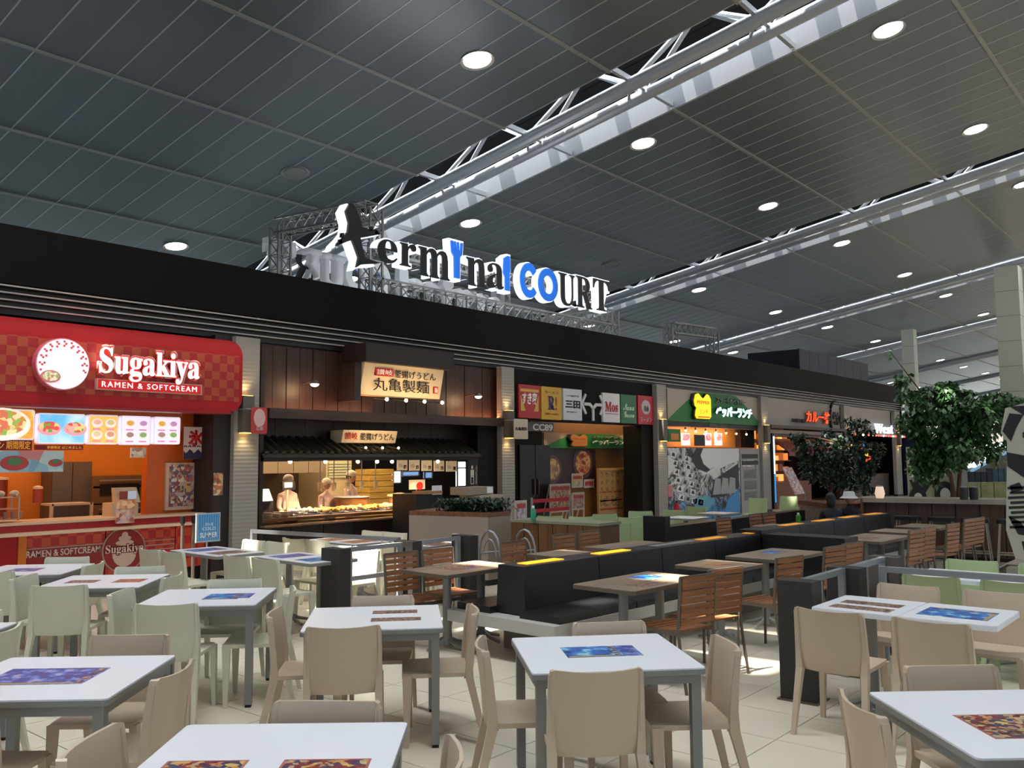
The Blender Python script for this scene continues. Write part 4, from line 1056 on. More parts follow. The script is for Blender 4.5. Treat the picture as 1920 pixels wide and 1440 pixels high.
obj('tile_bed', B().hexa([(xl, 11.96, zl-.04), (xe2, 11.96, zl-.04), (xe2, 12.5, zh-.04), (xl, 12.5, zh-.04), (xl, 11.96, zl-.01), (xe2, 11.96, zl-.01), (xe2, 12.5, zh-.01), (xl, 12.5, zh-.01)]), tile_d, t)
zlin = at_y(600, 864, 12.0)[1]
obj('lintel', B().box(xl, xe2, 12.0, 12.5, zlin, zl-.05), umber_d, t)
struct('wall_3', B().box(xe2, xr, 12.02, 12.3, 0, zm-.1), mat('black_wall', '#120e0d', .6, spec=.2))
struct('wall_4', B().box(xl-.02, xl+.05, 12.0, 16.5, 0, 3.6), umber_d)
struct('wall_5', B().box(xl, xr, 16.5, 16.6, 0, 3.6), mat('kitchen_back', '#3a2c20', .6))
struct('trim_6', B().box(xl, xr, 12.5, 16.5, 2.5, 2.56), mat('kitchen_ceiling', '#54473a', .7))
# row of little spot lamps under the eave
for k, u in enumerate((540, 606, 667, 703, 731, 817, 883)):
    x, z = at_y(u, 864, 12.3)
    t = thing('spot_lamp', ORD[k] + ' small lit spot lamp under the tiled eave, counted from the left', 'lamp', (x, 12.3, z), group='spot lamps under the eave')
    obj('housing', B().tube([(x, 12.3, z+.1), (x, 12.26, z)], .035, 8), dark_metal, t); obj('lens', B().ball((x, 12.24, z-.015), .032), bulb_w, t, True)
    lamp('food_spot', 'SPOT', (x, 12.22, z-.05), 190, (1, .70, .38), spot_size=R_(95), spot_blend=.8, shadow_soft_size=.05, aim=(.05, .35, -1))
# hanging menu cards
for k in range(5):
    u = 745+k*23
    x0, x1, z0, z1 = rect(u, 862+k*.6, 882+k*.6, u+19, 12.55)
    t = thing('hanging_menu', ORD[k] + ' cream menu card hanging under the eave, counted from the left', 'menu', (x0, 12.55, z0), group='menu cards under the eave')
    obj('card', B().box(x0, x1, 12.55, 12.565, z0, z1), mat('warm_card', '#e6cba0', .5, emit=.25), t)
    text('うどん', x0+.03, z0+.06, .07, 12.548, ink, t, w=.1, depth=.002); obj('picture', B().box(x1-.1, x1-.03, 12.545, 12.55, z0+.03, z0+.1), pmat('dish_print', ['#7a3a20', '#d0a060', '#3a2418', '#c05a30'], 30), t)
    obj('hanger', B().tube([((x0+x1)/2, 12.56, z1), ((x0+x1)/2, 12.56, z1+.12)], .006, 5), dark_metal, t)
# counter with food
YN = 12.1
zc2 = at_y(490, 973, YN)[1]; xcr = at_y(768, 956, YN)[0]
t = thing('noodle_counter', 'long very dark brown wooden counter of the noodle shop', 'counter', (xl, YN, 0))
dk = wood('counter_dark', '#2c1a14', '#1f120d', 'x', 2, .4)
n = 5; w = (xcr-xl)/n
for i in range(n): obj('front_panel', B().box(xl+i*w+.008, xl+(i+1)*w-.008, YN, YN+.6, .1, zc2-.12), dk, t)
obj('plinth', B().box(xl, xcr, YN+.06, YN+.6, 0, .1), black, t)
obj('counter_top', B().box(xl, xcr, YN-.08, YN+.75, zc2-.05, zc2), wood('counter_edge_wood', '#6a4228', '#4f2e18', 'x', 2, .35), t)
obj('tray_rail', B().box(xl, xcr, YN-.25, YN-.08, zc2-.13, zc2-.10), mat('worn_wood_edge', '#7a5a40', .4), t)
obj('back_shelf', B().box(xl+.4, xcr, YN+.7, YN+1.1, zc2+.0, zc2+.03), steel_d, t)
random.seed(3)
temp = [mat('tempura_gold', '#e0992e', .55, noise=.25, nscale=40), mat('tempura_pale', '#e8c078', .55, noise=.2, nscale=40), mat('tempura_brown', '#b8621f', .55, noise=.2, nscale=40), mat('rice_ball', '#e9d4bc', .6)]
names = ['pale rice balls', 'rice balls wrapped in film', 'golden tempura rings', 'golden prawn tempura', 'large golden kakiage fritters', 'brown croquettes', 'fried chicken pieces', 'pumpkin tempura', 'reddish fried skewers']
for k in range(9):
    u = 548+k*22.5
    x, _ = at_y(u, 955, YN+.35)
    t = thing('food_tray', 'steel tray heaped with ' + names[k] + ' on the noodle counter', 'tray', (x, YN+.35, zc2), group='food trays on the noodle counter')
    obj('tray', B().box(x-.16, x+.16, YN+.12, YN+.6, zc2, zc2+.02).box(x-.16, x-.15, YN+.12, YN+.6, zc2, zc2+.05).box(x+.15, x+.16, YN+.12, YN+.6, zc2, zc2+.05), steel, t)
    m = temp[3] if k < 2 else temp[(k*2) % 3]
    h = B()
    for q in range(26):
        xx, yy = x+random.uniform(-.12, .12), YN+random.uniform(.16, .56)
        h.ball((xx, yy, zc2+.05+.06*random.random()*(1-abs(xx-x)/.14)), random.uniform(.028, .045), 6, 4, (1, 1.2, .7))
    obj('food_heap', h, m, t, True, kind='stuff')
# plates, register and glass at the left end
t, x0, x1, z0, z1 = cbox('cash_register', 'dark cash register with bright screen at the left end of the noodle counter', 'cash register', 492, 918, 940, 516, YN+.3, None)
obj('screen', B().hexa([(x0, YN+.3, z0), (x1, YN+.36, z0), (x1, YN+.4, z0), (x0, YN+.34, z0), (x0, YN+.42, z1), (x1, YN+.48, z1), (x1, YN+.5, z1), (x0, YN+.45, z1)]), mat('screen_white', '#cfe0e4', .3, emit=.7), t)
obj('body', B().box(x0, x1+.05, YN+.42, YN+.7, zc2, z0+.05), black, t)
obj('customer_display', B().box(x1+.14, x1+.4, YN+.3, YN+.34, z1-.02, z1+.12), black, t)
obj('display_text', B().box(x1+.18, x1+.33, YN+.295, YN+.3, z1+.02, z1+.1), mat('screen_pale', '#c8c8c0', .3, emit=.4), t)
obj('display_pole', B().tube([(x1+.25, YN+.32, zc2), (x1+.25, YN+.32, z1-.02)], .02, 8), mat('cream_plastic', '#cdb08e', .4), t)
for k in range(4):
    x = xl+.12+k*.16
    t = thing('plate_stack', ORD[k] + ' stack of pale plates from the left end of the noodle counter', 'plates', (x, YN+.1, zc2), group='plate stacks')
    for q in range(3+k % 2): obj('plate', B().lathe((x, YN+.1, zc2+q*.022), [(.05, 0), (.075, .016), (.075, .02)], 14), mat('plate_cream', '#b9a486', .4), t, True)
# large pot, condiment stand on the right of the counter
t = thing('stock_pot', 'wide steel pot behind the food trays', 'pot', (at_y(660, 940, 13)[0], 13.0, zc2))
x = t.location.x; obj('body', B().lathe((x, 13.0, zc2), [(.3, 0), (.32, .22), (.33, .23)], 20), mat('copper_steel', '#a0764c', .3, .5), t, True); obj('rim', B().lathe((x, 13, zc2+.22), [(.33, 0), (.345, .01), (.33, .02)], 20), steel, t)
t = thing('wood_bucket', 'pale wooden bucket at the right end of the noodle counter', 'bucket', (at_y(750, 950, 12.5)[0], 12.5, zc2))
x = t.location.x; obj('staves', B().lathe((x, 12.5, zc2), [(.2, 0), (.23, .23)], 14), wood('bucket_wood', '#b08458', '#8a6238', 'z', 3), t); obj('lid', B().lathe((x, 12.5, zc2+.23), [(.25, 0), (.24, .03), (.05, .06)], 14), mat('lid_straw', '#c8a060', .6), t)
xa_, xb_ = at_y(590, 910, 13.1)[0], at_y(715, 910, 13.1)[0]
o = thing('ladle_rail', 'steel rail over the pots on which the ladles hang', 'rail', (xa_, 13.1, 2.0))
obj('bar', B().bar((xa_, 13.1, 2.01), (xb_, 13.1, 2.01), .02), steel, o)
for xx in (xa_, xb_): obj('hanger', B().bar((xx, 13.1, 2.01), (xx, 13.1, 2.5), .02), steel, o)
for k in range(5):
    x, _ = at_y(600+k*26, 910, 13.1)
    o = thing('hanging_ladle', ORD[k] + ' pale steel ladle over the noodle pots, counted from the left', 'ladle', (x, 13.1, 1.3), group='ladles over the pots')
    obj('handle', B().tube([(x, 13.1, 1.32), (x, 13.1, 2.0)], .01, 6), steel, o); obj('basket', B().lathe((x, 13.1, 1.18), [(.035, 0), (.05, .16)], 10), mat('ladle_pale', '#c8b088', .4), o, True)
# kitchen behind
t, x0, x1, z0, z1 = cbox('wall_cabinet', 'long pale steel wall cabinet at the left of the noodle kitchen', 'cabinet', 490, 866, 888, 605, 15.0, None)
for k in range(4): obj('door', B().box(x0+k*(x1-x0)/4+.008, x0+(k+1)*(x1-x0)/4-.008, 14.98, 15.0, z0, z1), mat('cabinet_pale', '#8d8272', .35, .3), t)
obj('body', B().box(x0, x1, 15.0, 16.5, z0, z1), steel_d, t)
t, x0, x1, z0, z1 = cbox('shutter_window', 'pale framed pass-through with slatted shutter in the noodle kitchen', 'window', 616, 866, 897, 657, 15.5, None)
obj('frame', B().box(x0-.05, x1+.05, 15.52, 16.5, 0, z1+.05), mat('frame_cream', '#b0a488', .5), t)
for k in range(6): obj('slat', B().box(x0, x1, 15.48, 15.51, z0+k*(z1-z0)/6+.01, z0+(k+1)*(z1-z0)/6-.008), mat('slat_pale', '#a8b098', .4), t)
t, x0, x1, z0, z1 = cbox('noodle_boxes', 'tall stack of yellow wooden noodle trays at the back of the kitchen', 'boxes', 694, 880, 955, 738, 14.8, None)
for k in range(11): obj('tray', B().box(x0, x1, 14.8, 15.3, .12+k*(z1-.12)/11+.012, .12+(k+1)*(z1-.12)/11), wood('tray_yellow', '#b89a50', '#94773a', 'x', 3), t)
obj('trolley', B().box(x0-.02, x1+.02, 14.78, 15.32, 0, .12), steel_d, t)
win_g = mat('window_daylight', '#cfeaff', .3, emit=2.2, ecol='#e4f4ff'); win_b = mat('window_blue', '#7aa0d8', .3, emit=.7, ecol='#8fb4ec')
for k, (u0, vt, vb, u1, m) in enumerate([(737, 883, 906, 751, win_g), (754, 884, 893, 785, win_b), (796, 885, 897, 810, win_b), (857, 865, 912, 873, win_g)]):
    x0, x1, z0, z1 = rect(u0, vt, vb, u1, 16.45)
    w_ = struct('window_%d' % (k+1), B().box(x0, x1, 16.45, 16.5, z0, z1), m)
    fr = B().bar((x0, 16.44, z0), (x1, 16.44, z0), .03).bar((x0, 16.44, z1), (x1, 16.44, z1), .03).bar((x0, 16.44, z0), (x0, 16.44, z1), .03).bar((x1, 16.44, z0), (x1, 16.44, z1), .03)
    if k == 3: fr.bar((x0, 16.44, z1-.18), (x1, 16.44, z1-.18), .03)
    obj('window_frame', fr, steel, w_)
t, x0, x1, z0, z1 = cbox('menu_easel', 'small bright poster on a thin stand behind the planter', 'sign', 768, 900, 918, 797, 12.9, None)
obj('sheet', B().box(x0, x1, 12.9, 12.92, z0, z1), mat('easel_cream', '#e4c8a8', .5, emit=.3), t)
obj('picture', B().prism([((x0+x1)/2+.06+.09*cos(a*pi/8), (z0+z1)/2-.03+.08*sin(a*pi/8)) for a in range(16)], 12.89, 12.9), redb, t)
obj('stand', B().tube([((x0+x1)/2, 12.93, .02), ((x0+x1)/2, 12.93, z0)], .012, 6), steel, t); obj('base', B().lathe(((x0+x1)/2, 12.93, 0), [(.14, 0), (.14, .02)], 14), steel, t)
t, x0, x1, z0, z1 = cbox('chalk_board', 'tall black board with white chalk drawings right of the noodle counter', 'sign', 876, 862, 914, 894, 12.0, None)
obj('board', B().box(x0, x1, 11.97, 12.0, z0, z1), mat('chalkboard', '#1a1614', .6), t)
chalk = mat('chalk_white', '#c8beb0', .6)
obj('drawing', B().box(x0+.06, x0+.16, 11.965, 11.97, z1-.32, z1-.2), chalk, t); obj('drawing', B().prism([(x0+.11+.03*cos(a), z1-.15+.04*sin(a)) for a in range(6)], 11.965, 11.97), chalk, t)
obj('drawing', B().box(x0+.06, x0+.16, 11.965, 11.97, z0+.06, z0+.08).box(x0+.06, x0+.16, 11.965, 11.97, z0+.2, z0+.22).box(x0+.06, x0+.075, 11.965, 11.97, z0+.06, z0+.2).box(x0+.145, x0+.16, 11.965, 11.97, z0+.06, z0+.2), chalk, t)
text('たっぷり', x0+.2, z0+.05, .4, 11.966, chalk, t, w=.05, depth=.002)
# desk and planter in front
pb = mat('beige_partition', '#8f8273', .55)
t = thing('planter_box', 'large beige panelled planter with a wooden cap beside the noodle counter', 'planter', (9.9, 9.2, 0))
zp_ = 1.0
pts = [Vector(at_z(767, 958, zp_)), Vector(at_z(915, 962, zp_)), Vector(at_z(957, 959, zp_))]
A, C_, D = [(p.x, p.y) for p in pts]; E_ = (D[0]+.5, D[1]+.9); F_ = (A[0]+1.3, A[1]+.4)
poly = [A, C_, D, E_, F_]
for i in range(5):
    p, q = Vector(poly[i]), Vector(poly[(i+1) % 5]); d = (q-p).normalized(); nn = Vector((d.y, -d.x))
    b = B().hexa([(p.x, p.y, .08), (q.x, q.y, .08), (q.x-nn.x*.06, q.y-nn.y*.06, .08), (p.x-nn.x*.06, p.y-nn.y*.06, .08), (p.x, p.y, .94), (q.x, q.y, .94), (q.x-nn.x*.06, q.y-nn.y*.06, .94), (p.x-nn.x*.06, p.y-nn.y*.06, .94)])
    obj('side_panel', b, pb, t)
obj('plinth', B().prism([(Vector(p)*.98+Vector((9.9, 9.2))*.02)[:] for p in poly], 0, .08, 'z'), black, t)
obj('wooden_cap', B().prism(poly, .94, zp_, 'z'), wood('cap_wood', '#7a4e34', '#5c3a26', 'x', 2), t)
random.seed(11)
hd = B(); leaf = mat('hedge_leaf', '#1f3a24', .5, noise=.4, nscale=9)
cx_ = [(C_[0]+(A[0]-C_[0])*.0, C_[1]), ]
for q in range(2600):
    s_ = random.random(); p = Vector(C_).lerp(Vector(A), s_*.55) + Vector((random.uniform(.1, .75), random.uniform(.0, .4)))
    z = zp_+random.uniform(0, .17); r = random.uniform(.02, .04); a = random.uniform(0, 6.3); e = random.uniform(-.7, .9)
    v = Vector((cos(a)*cos(e), sin(a)*cos(e), sin(e)))*r*1.6; u_ = Vector((-sin(a), cos(a), 0))*r*.5; c = Vector((p.x, p.y, z))
    hd.add([c-v, c+u_, c+v, c-u_], [(0, 1, 2, 3)])
h = obj('hedge', hd, leaf, origin=(9.8, 9.2, zp_), kind='stuff'); tag(h, 'low dark green hedge growing in the beige planter', 'hedge')
t, x0, x1, z0, z1 = cbox('service_desk', 'beige service desk with a stepped top behind the planter', 'desk', 874, 914, 975, 925, 10.9, None)
obj('upper_box', B().box(x0, x1, 10.9, 11.3, z1-.14, z1), pb, t); obj('lower_box', B().box(x0+.25, x1+.15, 10.8, 11.3, z1-.34, z1-.15), mat('desk_light', '#a39585', .5), t)
obj('body', B().box(x0, x1+.12, 10.92, 11.3, 0, z1-.34), pb, t); obj('paper', B().box(x1-.18, x1-.02, 10.89, 10.9, z1-.12, z1-.01), mat('paper_white', '#c8c4c8', .5, emit=.15), t)
t, x0, x1, z0, z1 = cbox('tray_cart', 'low black tray cart with a small white notice behind the planter', 'cart', 780, 927, 990, 830, 11.2, None)
obj('cabinet', B().box(x0, x1, 11.2, 11.8, .08, z1), black, t); obj('notice', B().box(x1+.0-.28, x1-.05, 11.17, 11.19, z1-.02, z1+.14), mat('paper_white', '#c8c4c8', .5, emit=.15), t); obj('castor_frame', B().box(x0+.03, x1-.03, 11.25, 11.75, 0, .08), rubber, t)
obj('wood_tray', B().box(x0+.1, x0+.55, 11.1, 11.4, z1, z1+.05), wood('bucket_wood', '#b08458', '#8a6238', 'z', 3), t)
lamp('noodle_kitchen_lamp', 'AREA', ((xl+xr)/2, 14.2, 2.45), 190, (1, .68, .38), shape='RECTANGLE', size=5, size_y=2, aim=(0, 0, -1))
# flags hanging by the first two pillars
for (u0, vt, vb, u1, Y, m, lab) in [(472, 763, 813, 501, 11.6, mat('flag_red', '#b03a3c', .6), 'small red shop flag on the first pillar'), (964, 785, 823, 990, 11.6, mat('flag_cream', '#c8b49c', .6), 'small cream shop flag on the second pillar')]:
    x0, x1, z0, z1 = rect(u0, vt, vb, u1, Y)
    t = thing('pillar_flag', lab, 'banner', (x0, Y, z0), group='flags on the pillars')
    obj('cloth', B().prism(rrect(x0, x1, z0, z1, .03), Y, Y+.02), m, t); obj('bracket', B().bar((x0-.08, Y+.01, z1-.03), (x0+.02, Y+.01, z1-.03), .015).bar((x0-.08, Y+.01, z1-.03), (x0-.08, 11.9, z1-.03), .015), steel, t)
    if 'red' in lab:
        obj('oval_print', B().prism([((x0+x1)/2+.1*cos(a*pi/10), (z0+z1)/2+.04+.14*sin(a*pi/10)) for a in range(20)], Y-.006, Y), mat('flag_oval', '#d0a8a4', .6), t)
        text('拉麺', (x0+x1)/2-.06, z0+.05, .07, Y-.008, mat('flag_oval', '#d0a8a4', .6), t, w=.12, depth=.003)
    else: text('丸亀製麺', x0+.02, (z0+z1)/2-.03, .07, Y-.004, ink, t, w=x1-x0-.04, depth=.003, bold=.02)

# ---------------------------------------------------------------- bay 3, name boards and passage
YP = 12.02
xl3, _ = at_y(962, 760, YP); xr3, _ = at_y(1233, 760, YP)
zs = at_y(1000, 789, YP)[1]
blk = mat('black_board', '#100e0f', .65, spec=.15)
struct('wall_6', B().box(xl3-.05, xr3+.05, YP+.002, YP+.2, zs, 3.66), blk)
SB = [(972.5, 720, 783, 1012.6, '#a82320', 'red board with white brush lettering', 'すき家', '#e8dcd8'), (1015, 724, 786, 1053, '#c9981f', 'mustard yellow board with a purple letter', '𝐑', '#3a2a5c'),
      (1056, 728, 787, 1091, '#cfcfd0', 'white board with black characters', '三田', '#1c1a1a'), (1130, 736, 791, 1162, '#cfc8c4', 'white board with red letters', '𝐌𝐨𝐬', '#a02820'),
      (1163.5, 739, 793, 1193, '#1f5a34', 'dark green board with pale script', '𝓝𝓪𝓷𝓪', '#b8d0b0'), (1196, 741, 795, 1225, '#a81c26', 'red board with a pale blot', '麺', '#2a1a1a')]
for k, (u0, vt, vb, u1, c, lab, s, tc_) in enumerate(SB):
    x0, x1, z0, z1 = rect(u0, vt, vb, u1, YP-.05)
    t = thing('name_board', lab + ' in the row over the passage', 'sign', (x0, YP-.05, z0), group='name boards over the passage')
    obj('board', B().box(x0, x1, YP-.05, YP, z0, z1), mat('board_%d' % k, c, .35, emit=.06), t)
    H_, W_ = z1-z0, x1-x0; lm = mat('board_letter_%d' % k, tc_, .5, emit=.08)
    sm_ = mat('board_small_%d' % k, tc_, .5)
    if k == 0:
        obj('stripe', B().box(x0+.05, x1-.05, YP-.056, YP-.05, z1-.15, z1-.09), mat('gold_print', '#d8a850', .5), t)
        for sx in (0, 1): obj('corner_print', B().prism([(x0+.06 if sx == 0 else x1-.06, z0+.15), (x0+.22 if sx == 0 else x1-.22, z0+.15), (x0+.06 if sx == 0 else x1-.06, z0+.5)], YP-.056, YP-.05), mat('gold_print', '#d8a850', .5), t)
        text(s, x0+.15*W_, z0+.4*H_, .38*H_, YP-.052, lm, t, w=.7*W_, depth=.006, bold=.03, shear=.15)
    elif k == 1:
        text(s, x0+.32*W_, z0+.3*H_, .42*H_, YP-.052, lm, t, w=.32*W_, depth=.006, bold=.02); text('!', x0+.68*W_, z0+.3*H_, .4*H_, YP-.052, mat('r_red', '#a0281c', .5), t, depth=.006)
        text('ラーメン', x0+.15*W_, z0+.78*H_, .1*H_, YP-.052, sm_, t, w=.7*W_, depth=.004); text('長崎ちゃんぽん', x0+.15*W_, z0+.14*H_, .07*H_, YP-.052, mat('r_red', '#a0281c', .5), t, w=.7*W_, depth=.004)
    elif k == 2:
        text(s, x0+.1*W_, z0+.38*H_, .25*H_, YP-.052, lm, t, w=.8*W_, depth=.006, bold=.04); text('つけ麺専門店', x0+.15*W_, z0+.75*H_, .05*H_, YP-.052, sm_, t, w=.7*W_, depth=.003); text('製麺所', x0+.15*W_, z0+.24*H_, .04*H_, YP-.052, sm_, t, w=.6*W_, depth=.003)
    elif k == 3:
        text(s, x0+.12*W_, z0+.36*H_, .34*H_, YP-.052, lm, t, w=.76*W_, depth=.006, bold=.02); obj('underline', B().box(x0+.12*W_, x1-.1*W_, YP-.055, YP-.05, z0+.28*H_, z0+.3*H_), sm_, t)
    elif k == 4: text(s, x0+.15*W_, z0+.45*H_, .25*H_, YP-.052, lm, t, w=.7*W_, depth=.005); text('𝓖𝓻𝓮𝓮𝓷', x0+.2*W_, z0+.2*H_, .22*H_, YP-.052, lm, t, w=.65*W_, depth=.005)
    else:
        obj('pale_blot', B().prism([(x0+.5*W_+.3*W_*cos(a*pi/9), z0+.6*H_+.25*H_*sin(a*pi/9)) for a in range(18)], YP-.056, YP-.05), mat('blot', '#b8a8a8', .5), t)
        text(s, x0+.35*W_, z0+.45*H_, .2*H_, YP-.058, lm, t, w=.32*W_, depth=.004); text('ラーメン', x0+.12*W_, z0+.08*H_, .16*H_, YP-.052, mat('blot', '#b8a8a8', .5), t, w=.76*W_, depth=.004)
# double arrow
xa_, za_ = at_y(1111, 766, YP); t = thing('arrow_sign', 'white double arrow forking left and right between the name boards', 'sign', (xa_, YP-.03, za_)); aw = mat('arrow_white', '#c9c5c0', .5, emit=.1)
zc_ = za_+.06
obj('stem', B().box(xa_-.035, xa_+.035, YP-.03, YP, at_y(1111, 789, YP)[1], zc_-.03), aw, t)
for sx in (-1, 1):
    y0_, y1_ = YP-.03, YP
    obj('arm', B().prism([(xa_, zc_-.02), (xa_, zc_-.1), (xa_+sx*.14, zc_+.0), (xa_+sx*.36, zc_+.0), (xa_+sx*.36, zc_+.07), (xa_+sx*.12, zc_+.07)], y0_, y1_), aw, t)
    obj('head', B().prism([(xa_+sx*.42, zc_+.035), (xa_+sx*.27, zc_+.25), (xa_+sx*.32, zc_+.28), (xa_+sx*.50, zc_+.035), (xa_+sx*.32, zc_-.21), (xa_+sx*.27, zc_-.18)], y0_, y1_), aw, t)
# passage behind: black doors left, shop front recess
t = thing('number_plate', 'grey plate reading CC89 below the name boards', 'sign', (at_y(1000, 800, 12.1)[0], 12.1, 2.3), group=SG)
board('plate', '', '', 991, 791, 808, 1038, 12.1, mat('plate_grey', '#5c5650', .5), .03, t); ptext('CC89', 999, 794.5, 807, 1036, 12.098, mat('plate_letter', '#c4beb8', .5, emit=.15), t, bold=.02, depth=.004)
x0, x1, z0, z1 = rect(966, 812, 960, 1018, 12.3)
struct('wall_7', B().box(x0-.1, x1+.05, 12.35, 12.5, 0, zs), mat('black_wall', '#120e0d', .6, spec=.2))
for k in range(2):
    d_ = struct('door_%d' % (k+1), B().box(x0+.15+k*.55, x0+.68+k*.55, 12.30, 12.35, .02, 2.05), mat('black_door', '#120f0f', .4))
    obj('door_handle', B().bar((x0+.62+k*.14, 12.27, .95), (x0+.62+k*.14, 12.27, 1.3), .03), mat('brass', '#6a5a40', .3, .7), d_)
YR = 13.2
xr0, _ = at_y(1018, 850, YR); xr1, _ = at_y(1200, 850, YR)
struct('wall_8', B().box(xr0-.5, xr1+.6, YR, YR+.1, 0, 3.6), mat('oak_wall', '#7a5024', .5))
green = mat('hill_green', '#1d6a2e', .5)
def hill(u0, vt, vb, u1, Y, lab, lit_):
    x0, x1, z0, z1 = rect(u0, vt, vb, u1, Y)
    t = thing('shop_sign', lab, 'sign', (x0, Y, z0), group=SG)
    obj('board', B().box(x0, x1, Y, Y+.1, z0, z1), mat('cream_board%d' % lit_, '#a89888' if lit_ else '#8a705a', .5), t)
    W_, H_ = x1-x0, z1-z0; n = 24
    pts = [(x0+W_*i/n, min(z1-.004, z0+.03+H_*1.32*(1-abs(2*i/n-1)**1.4))) for i in range(n+1)]
    obj('hill_print', B().prism([(x0, z0)] + pts + [(x1, z0)], Y-.01, Y), green, t)
    # jar-shaped emblem with two bumps
    ex, ew = x0+W_*.225, W_*.155; eb, eh = z0+.12*H_, H_*.8
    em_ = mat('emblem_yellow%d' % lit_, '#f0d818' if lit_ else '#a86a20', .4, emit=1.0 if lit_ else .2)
    shp = [(.1, 0), (.9, 0), (1, .1), (1, .8), (.9, .95), (.78, 1), (.62, .86), (.5, .80), (.38, .86), (.2, 1), (.05, .95), (-.04, .7), (.0, .52), (.12, .42), (.05, .3), (.02, .1)]
    e_ = obj('emblem_backing', B().prism([(ex+ew*(-.08+a*1.16), eb+eh*(-.03+b_*1.06)) for a, b_ in shp], Y-.10, Y), black, t)
    obj('emblem', B().prism([(ex+ew*a, eb+eh*b_) for a, b_ in shp], Y-.14, Y-.10), em_, e_)
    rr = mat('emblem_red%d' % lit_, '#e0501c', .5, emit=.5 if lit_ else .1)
    obj('emblem_band', B().box(ex+ew*.12, ex+ew*.9, Y-.145, Y-.14, eb+eh*.04, eb+eh*.09), rr, e_)
    text('PEPPER', ex+ew*.08, eb+eh*.58, eh*.14, Y-.142, rr, e_, w=ew*.84, depth=.004, bold=.02); text('ランチ', ex+ew*.2, eb+eh*.18, eh*.2, Y-.142, rr, e_, w=ew*.6, depth=.004)
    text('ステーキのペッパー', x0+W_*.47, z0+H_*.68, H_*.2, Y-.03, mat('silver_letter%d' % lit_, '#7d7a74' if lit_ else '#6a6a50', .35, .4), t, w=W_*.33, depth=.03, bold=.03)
    text('ペッパーランチ', x0+W_*.445, z0+H_*.2, H_*.4, Y-.05, black, t, w=W_*.42, depth=.02, bold=.08, name='letter_backing')
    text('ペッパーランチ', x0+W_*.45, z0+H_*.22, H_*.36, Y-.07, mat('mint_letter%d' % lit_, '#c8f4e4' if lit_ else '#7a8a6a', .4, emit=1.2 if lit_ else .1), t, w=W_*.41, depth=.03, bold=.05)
    return t, x0, x1, z0, z1
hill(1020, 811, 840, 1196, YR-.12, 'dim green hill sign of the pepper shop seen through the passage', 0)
for (u, v) in ((1032, 812), (1066, 803), (1140, 805), (1177, 803)):
    x, z = at_y(u, v, 12.9); lamp('sign_spot', 'SPOT', (x, 12.85, z+.1), 10, (1, .72, .36), spot_size=R_(50), spot_blend=.8, shadow_soft_size=.03, aim=(0, .35, -1))
t = thing('photo_panel', 'big dark photo panel of two ramen bowls in the passage', 'poster', (xr0, YR-.05, 1.1), group='posters in the passage')
x0, x1, z0, z1 = rect(1021, 843, 918, 1117, YR-.05)
obj('board', B().box(x0, x1, YR-.05, YR, z0, z1), mat('panel_maroon', '#33191a', .4), t)
for (u, v, r, c1) in ((1036, 880, .36, ['#a8845a', '#c0a070', '#8a6a4a', '#b89070']), (1093, 868, .42, ['#a8543a', '#c07a50', '#d09a6a', '#8a3a2c'])):
    bx, bz = at_y(u, v, YR-.06)
    obj('bowl', B().prism([(max(x0, min(x1, bx+r*cos(a*pi/14))), max(z0, min(z1, bz+r*.95*sin(a*pi/14)))) for a in range(28)], YR-.06, YR-.05), mat('bowl_dark', '#5a3c40', .4), t)
    obj('soup', B().prism([(max(x0, min(x1, bx+r*.78*cos(a*pi/14))), max(z0, min(z1, bz+r*.72*sin(a*pi/14)))) for a in range(28)], YR-.066, YR-.06), pmat('soup%d' % u, c1, 12), t)
ps = 'posters in the passage'
for (u0, vt, vb, u1, Y, cols, lab, st) in [(1031, 908, 962, 1070, 12.1, ['#9a5a44', '#c09070', '#6a3a2c', '#c8a888', '#8a4034'], 'white A-frame stand with ramen photos before the passage', 1),
      (1073, 924, 957, 1096, 12.4, ['#a07a70', '#b89a8a', '#8a5a50', '#c8b8a8'], 'smaller white A-frame notice beside the ramen stand', 1),
      (1072, 888, 915, 1093, YR-.07, ['#7a9aa0', '#c8a050', '#a8b8b0', '#b07a40'], 'pale drink poster on the maroon panel', 0), (1095, 899, 915, 1114, YR-.07, ['#c08aa0', '#a05a70', '#d0b0b8'], 'small pink poster on the maroon panel', 0),
      (966, 939, 977, 988, 10.4, ['#a07a80', '#b89aa0', '#8a6a70', '#c0b0b8', '#9aa0c0'], 'leaflet stand at the foot of the second pillar', 1)]:
    x0, x1, z0, z1 = rect(u0, vt, vb, u1, Y)
    t = thing('poster_stand' if st else 'poster', lab, 'sign' if st else 'poster', (x0, Y, 0 if st else z0), group=ps)
    fm = mat('stand_white', '#b8aca0', .4)
    obj('frame', B().box(x0, x1, Y, Y+.03, z0, z1), fm, t)
    obj('sheet', B().box(x0+.04, x1-.04, Y-.006, Y, z0+.04, z1-.04), pmat('sheet%d' % u0, cols, 7, kind='noise', seed=u0), t)
    obj('heading', B().box(x0+.05, x1-.05, Y-.01, Y-.006, z1-.14, z1-.06), mat('heading_red', '#a83a34', .5), t)
    if st:
        for xx in (x0+.02, x1-.02): obj('leg', B().bar((xx, Y+.015, 0), (xx, Y+.015, z0), .03), fm, t)
        obj('rear_frame', B().bar((x0+.02, Y+.35, 0), (x0+.02, Y+.03, z1-.05), .025).bar((x1-.02, Y+.35, 0), (x1-.02, Y+.03, z1-.05), .025).bar((x0+.02, Y+.3, .16), (x1-.02, Y+.3, .16), .02), fm, t)
t = thing('dish_menu', 'tall cream menu panel with rows of dish photos in the passage', 'menu board', (at_y(1121, 900, 12.9)[0], 12.9, 0))
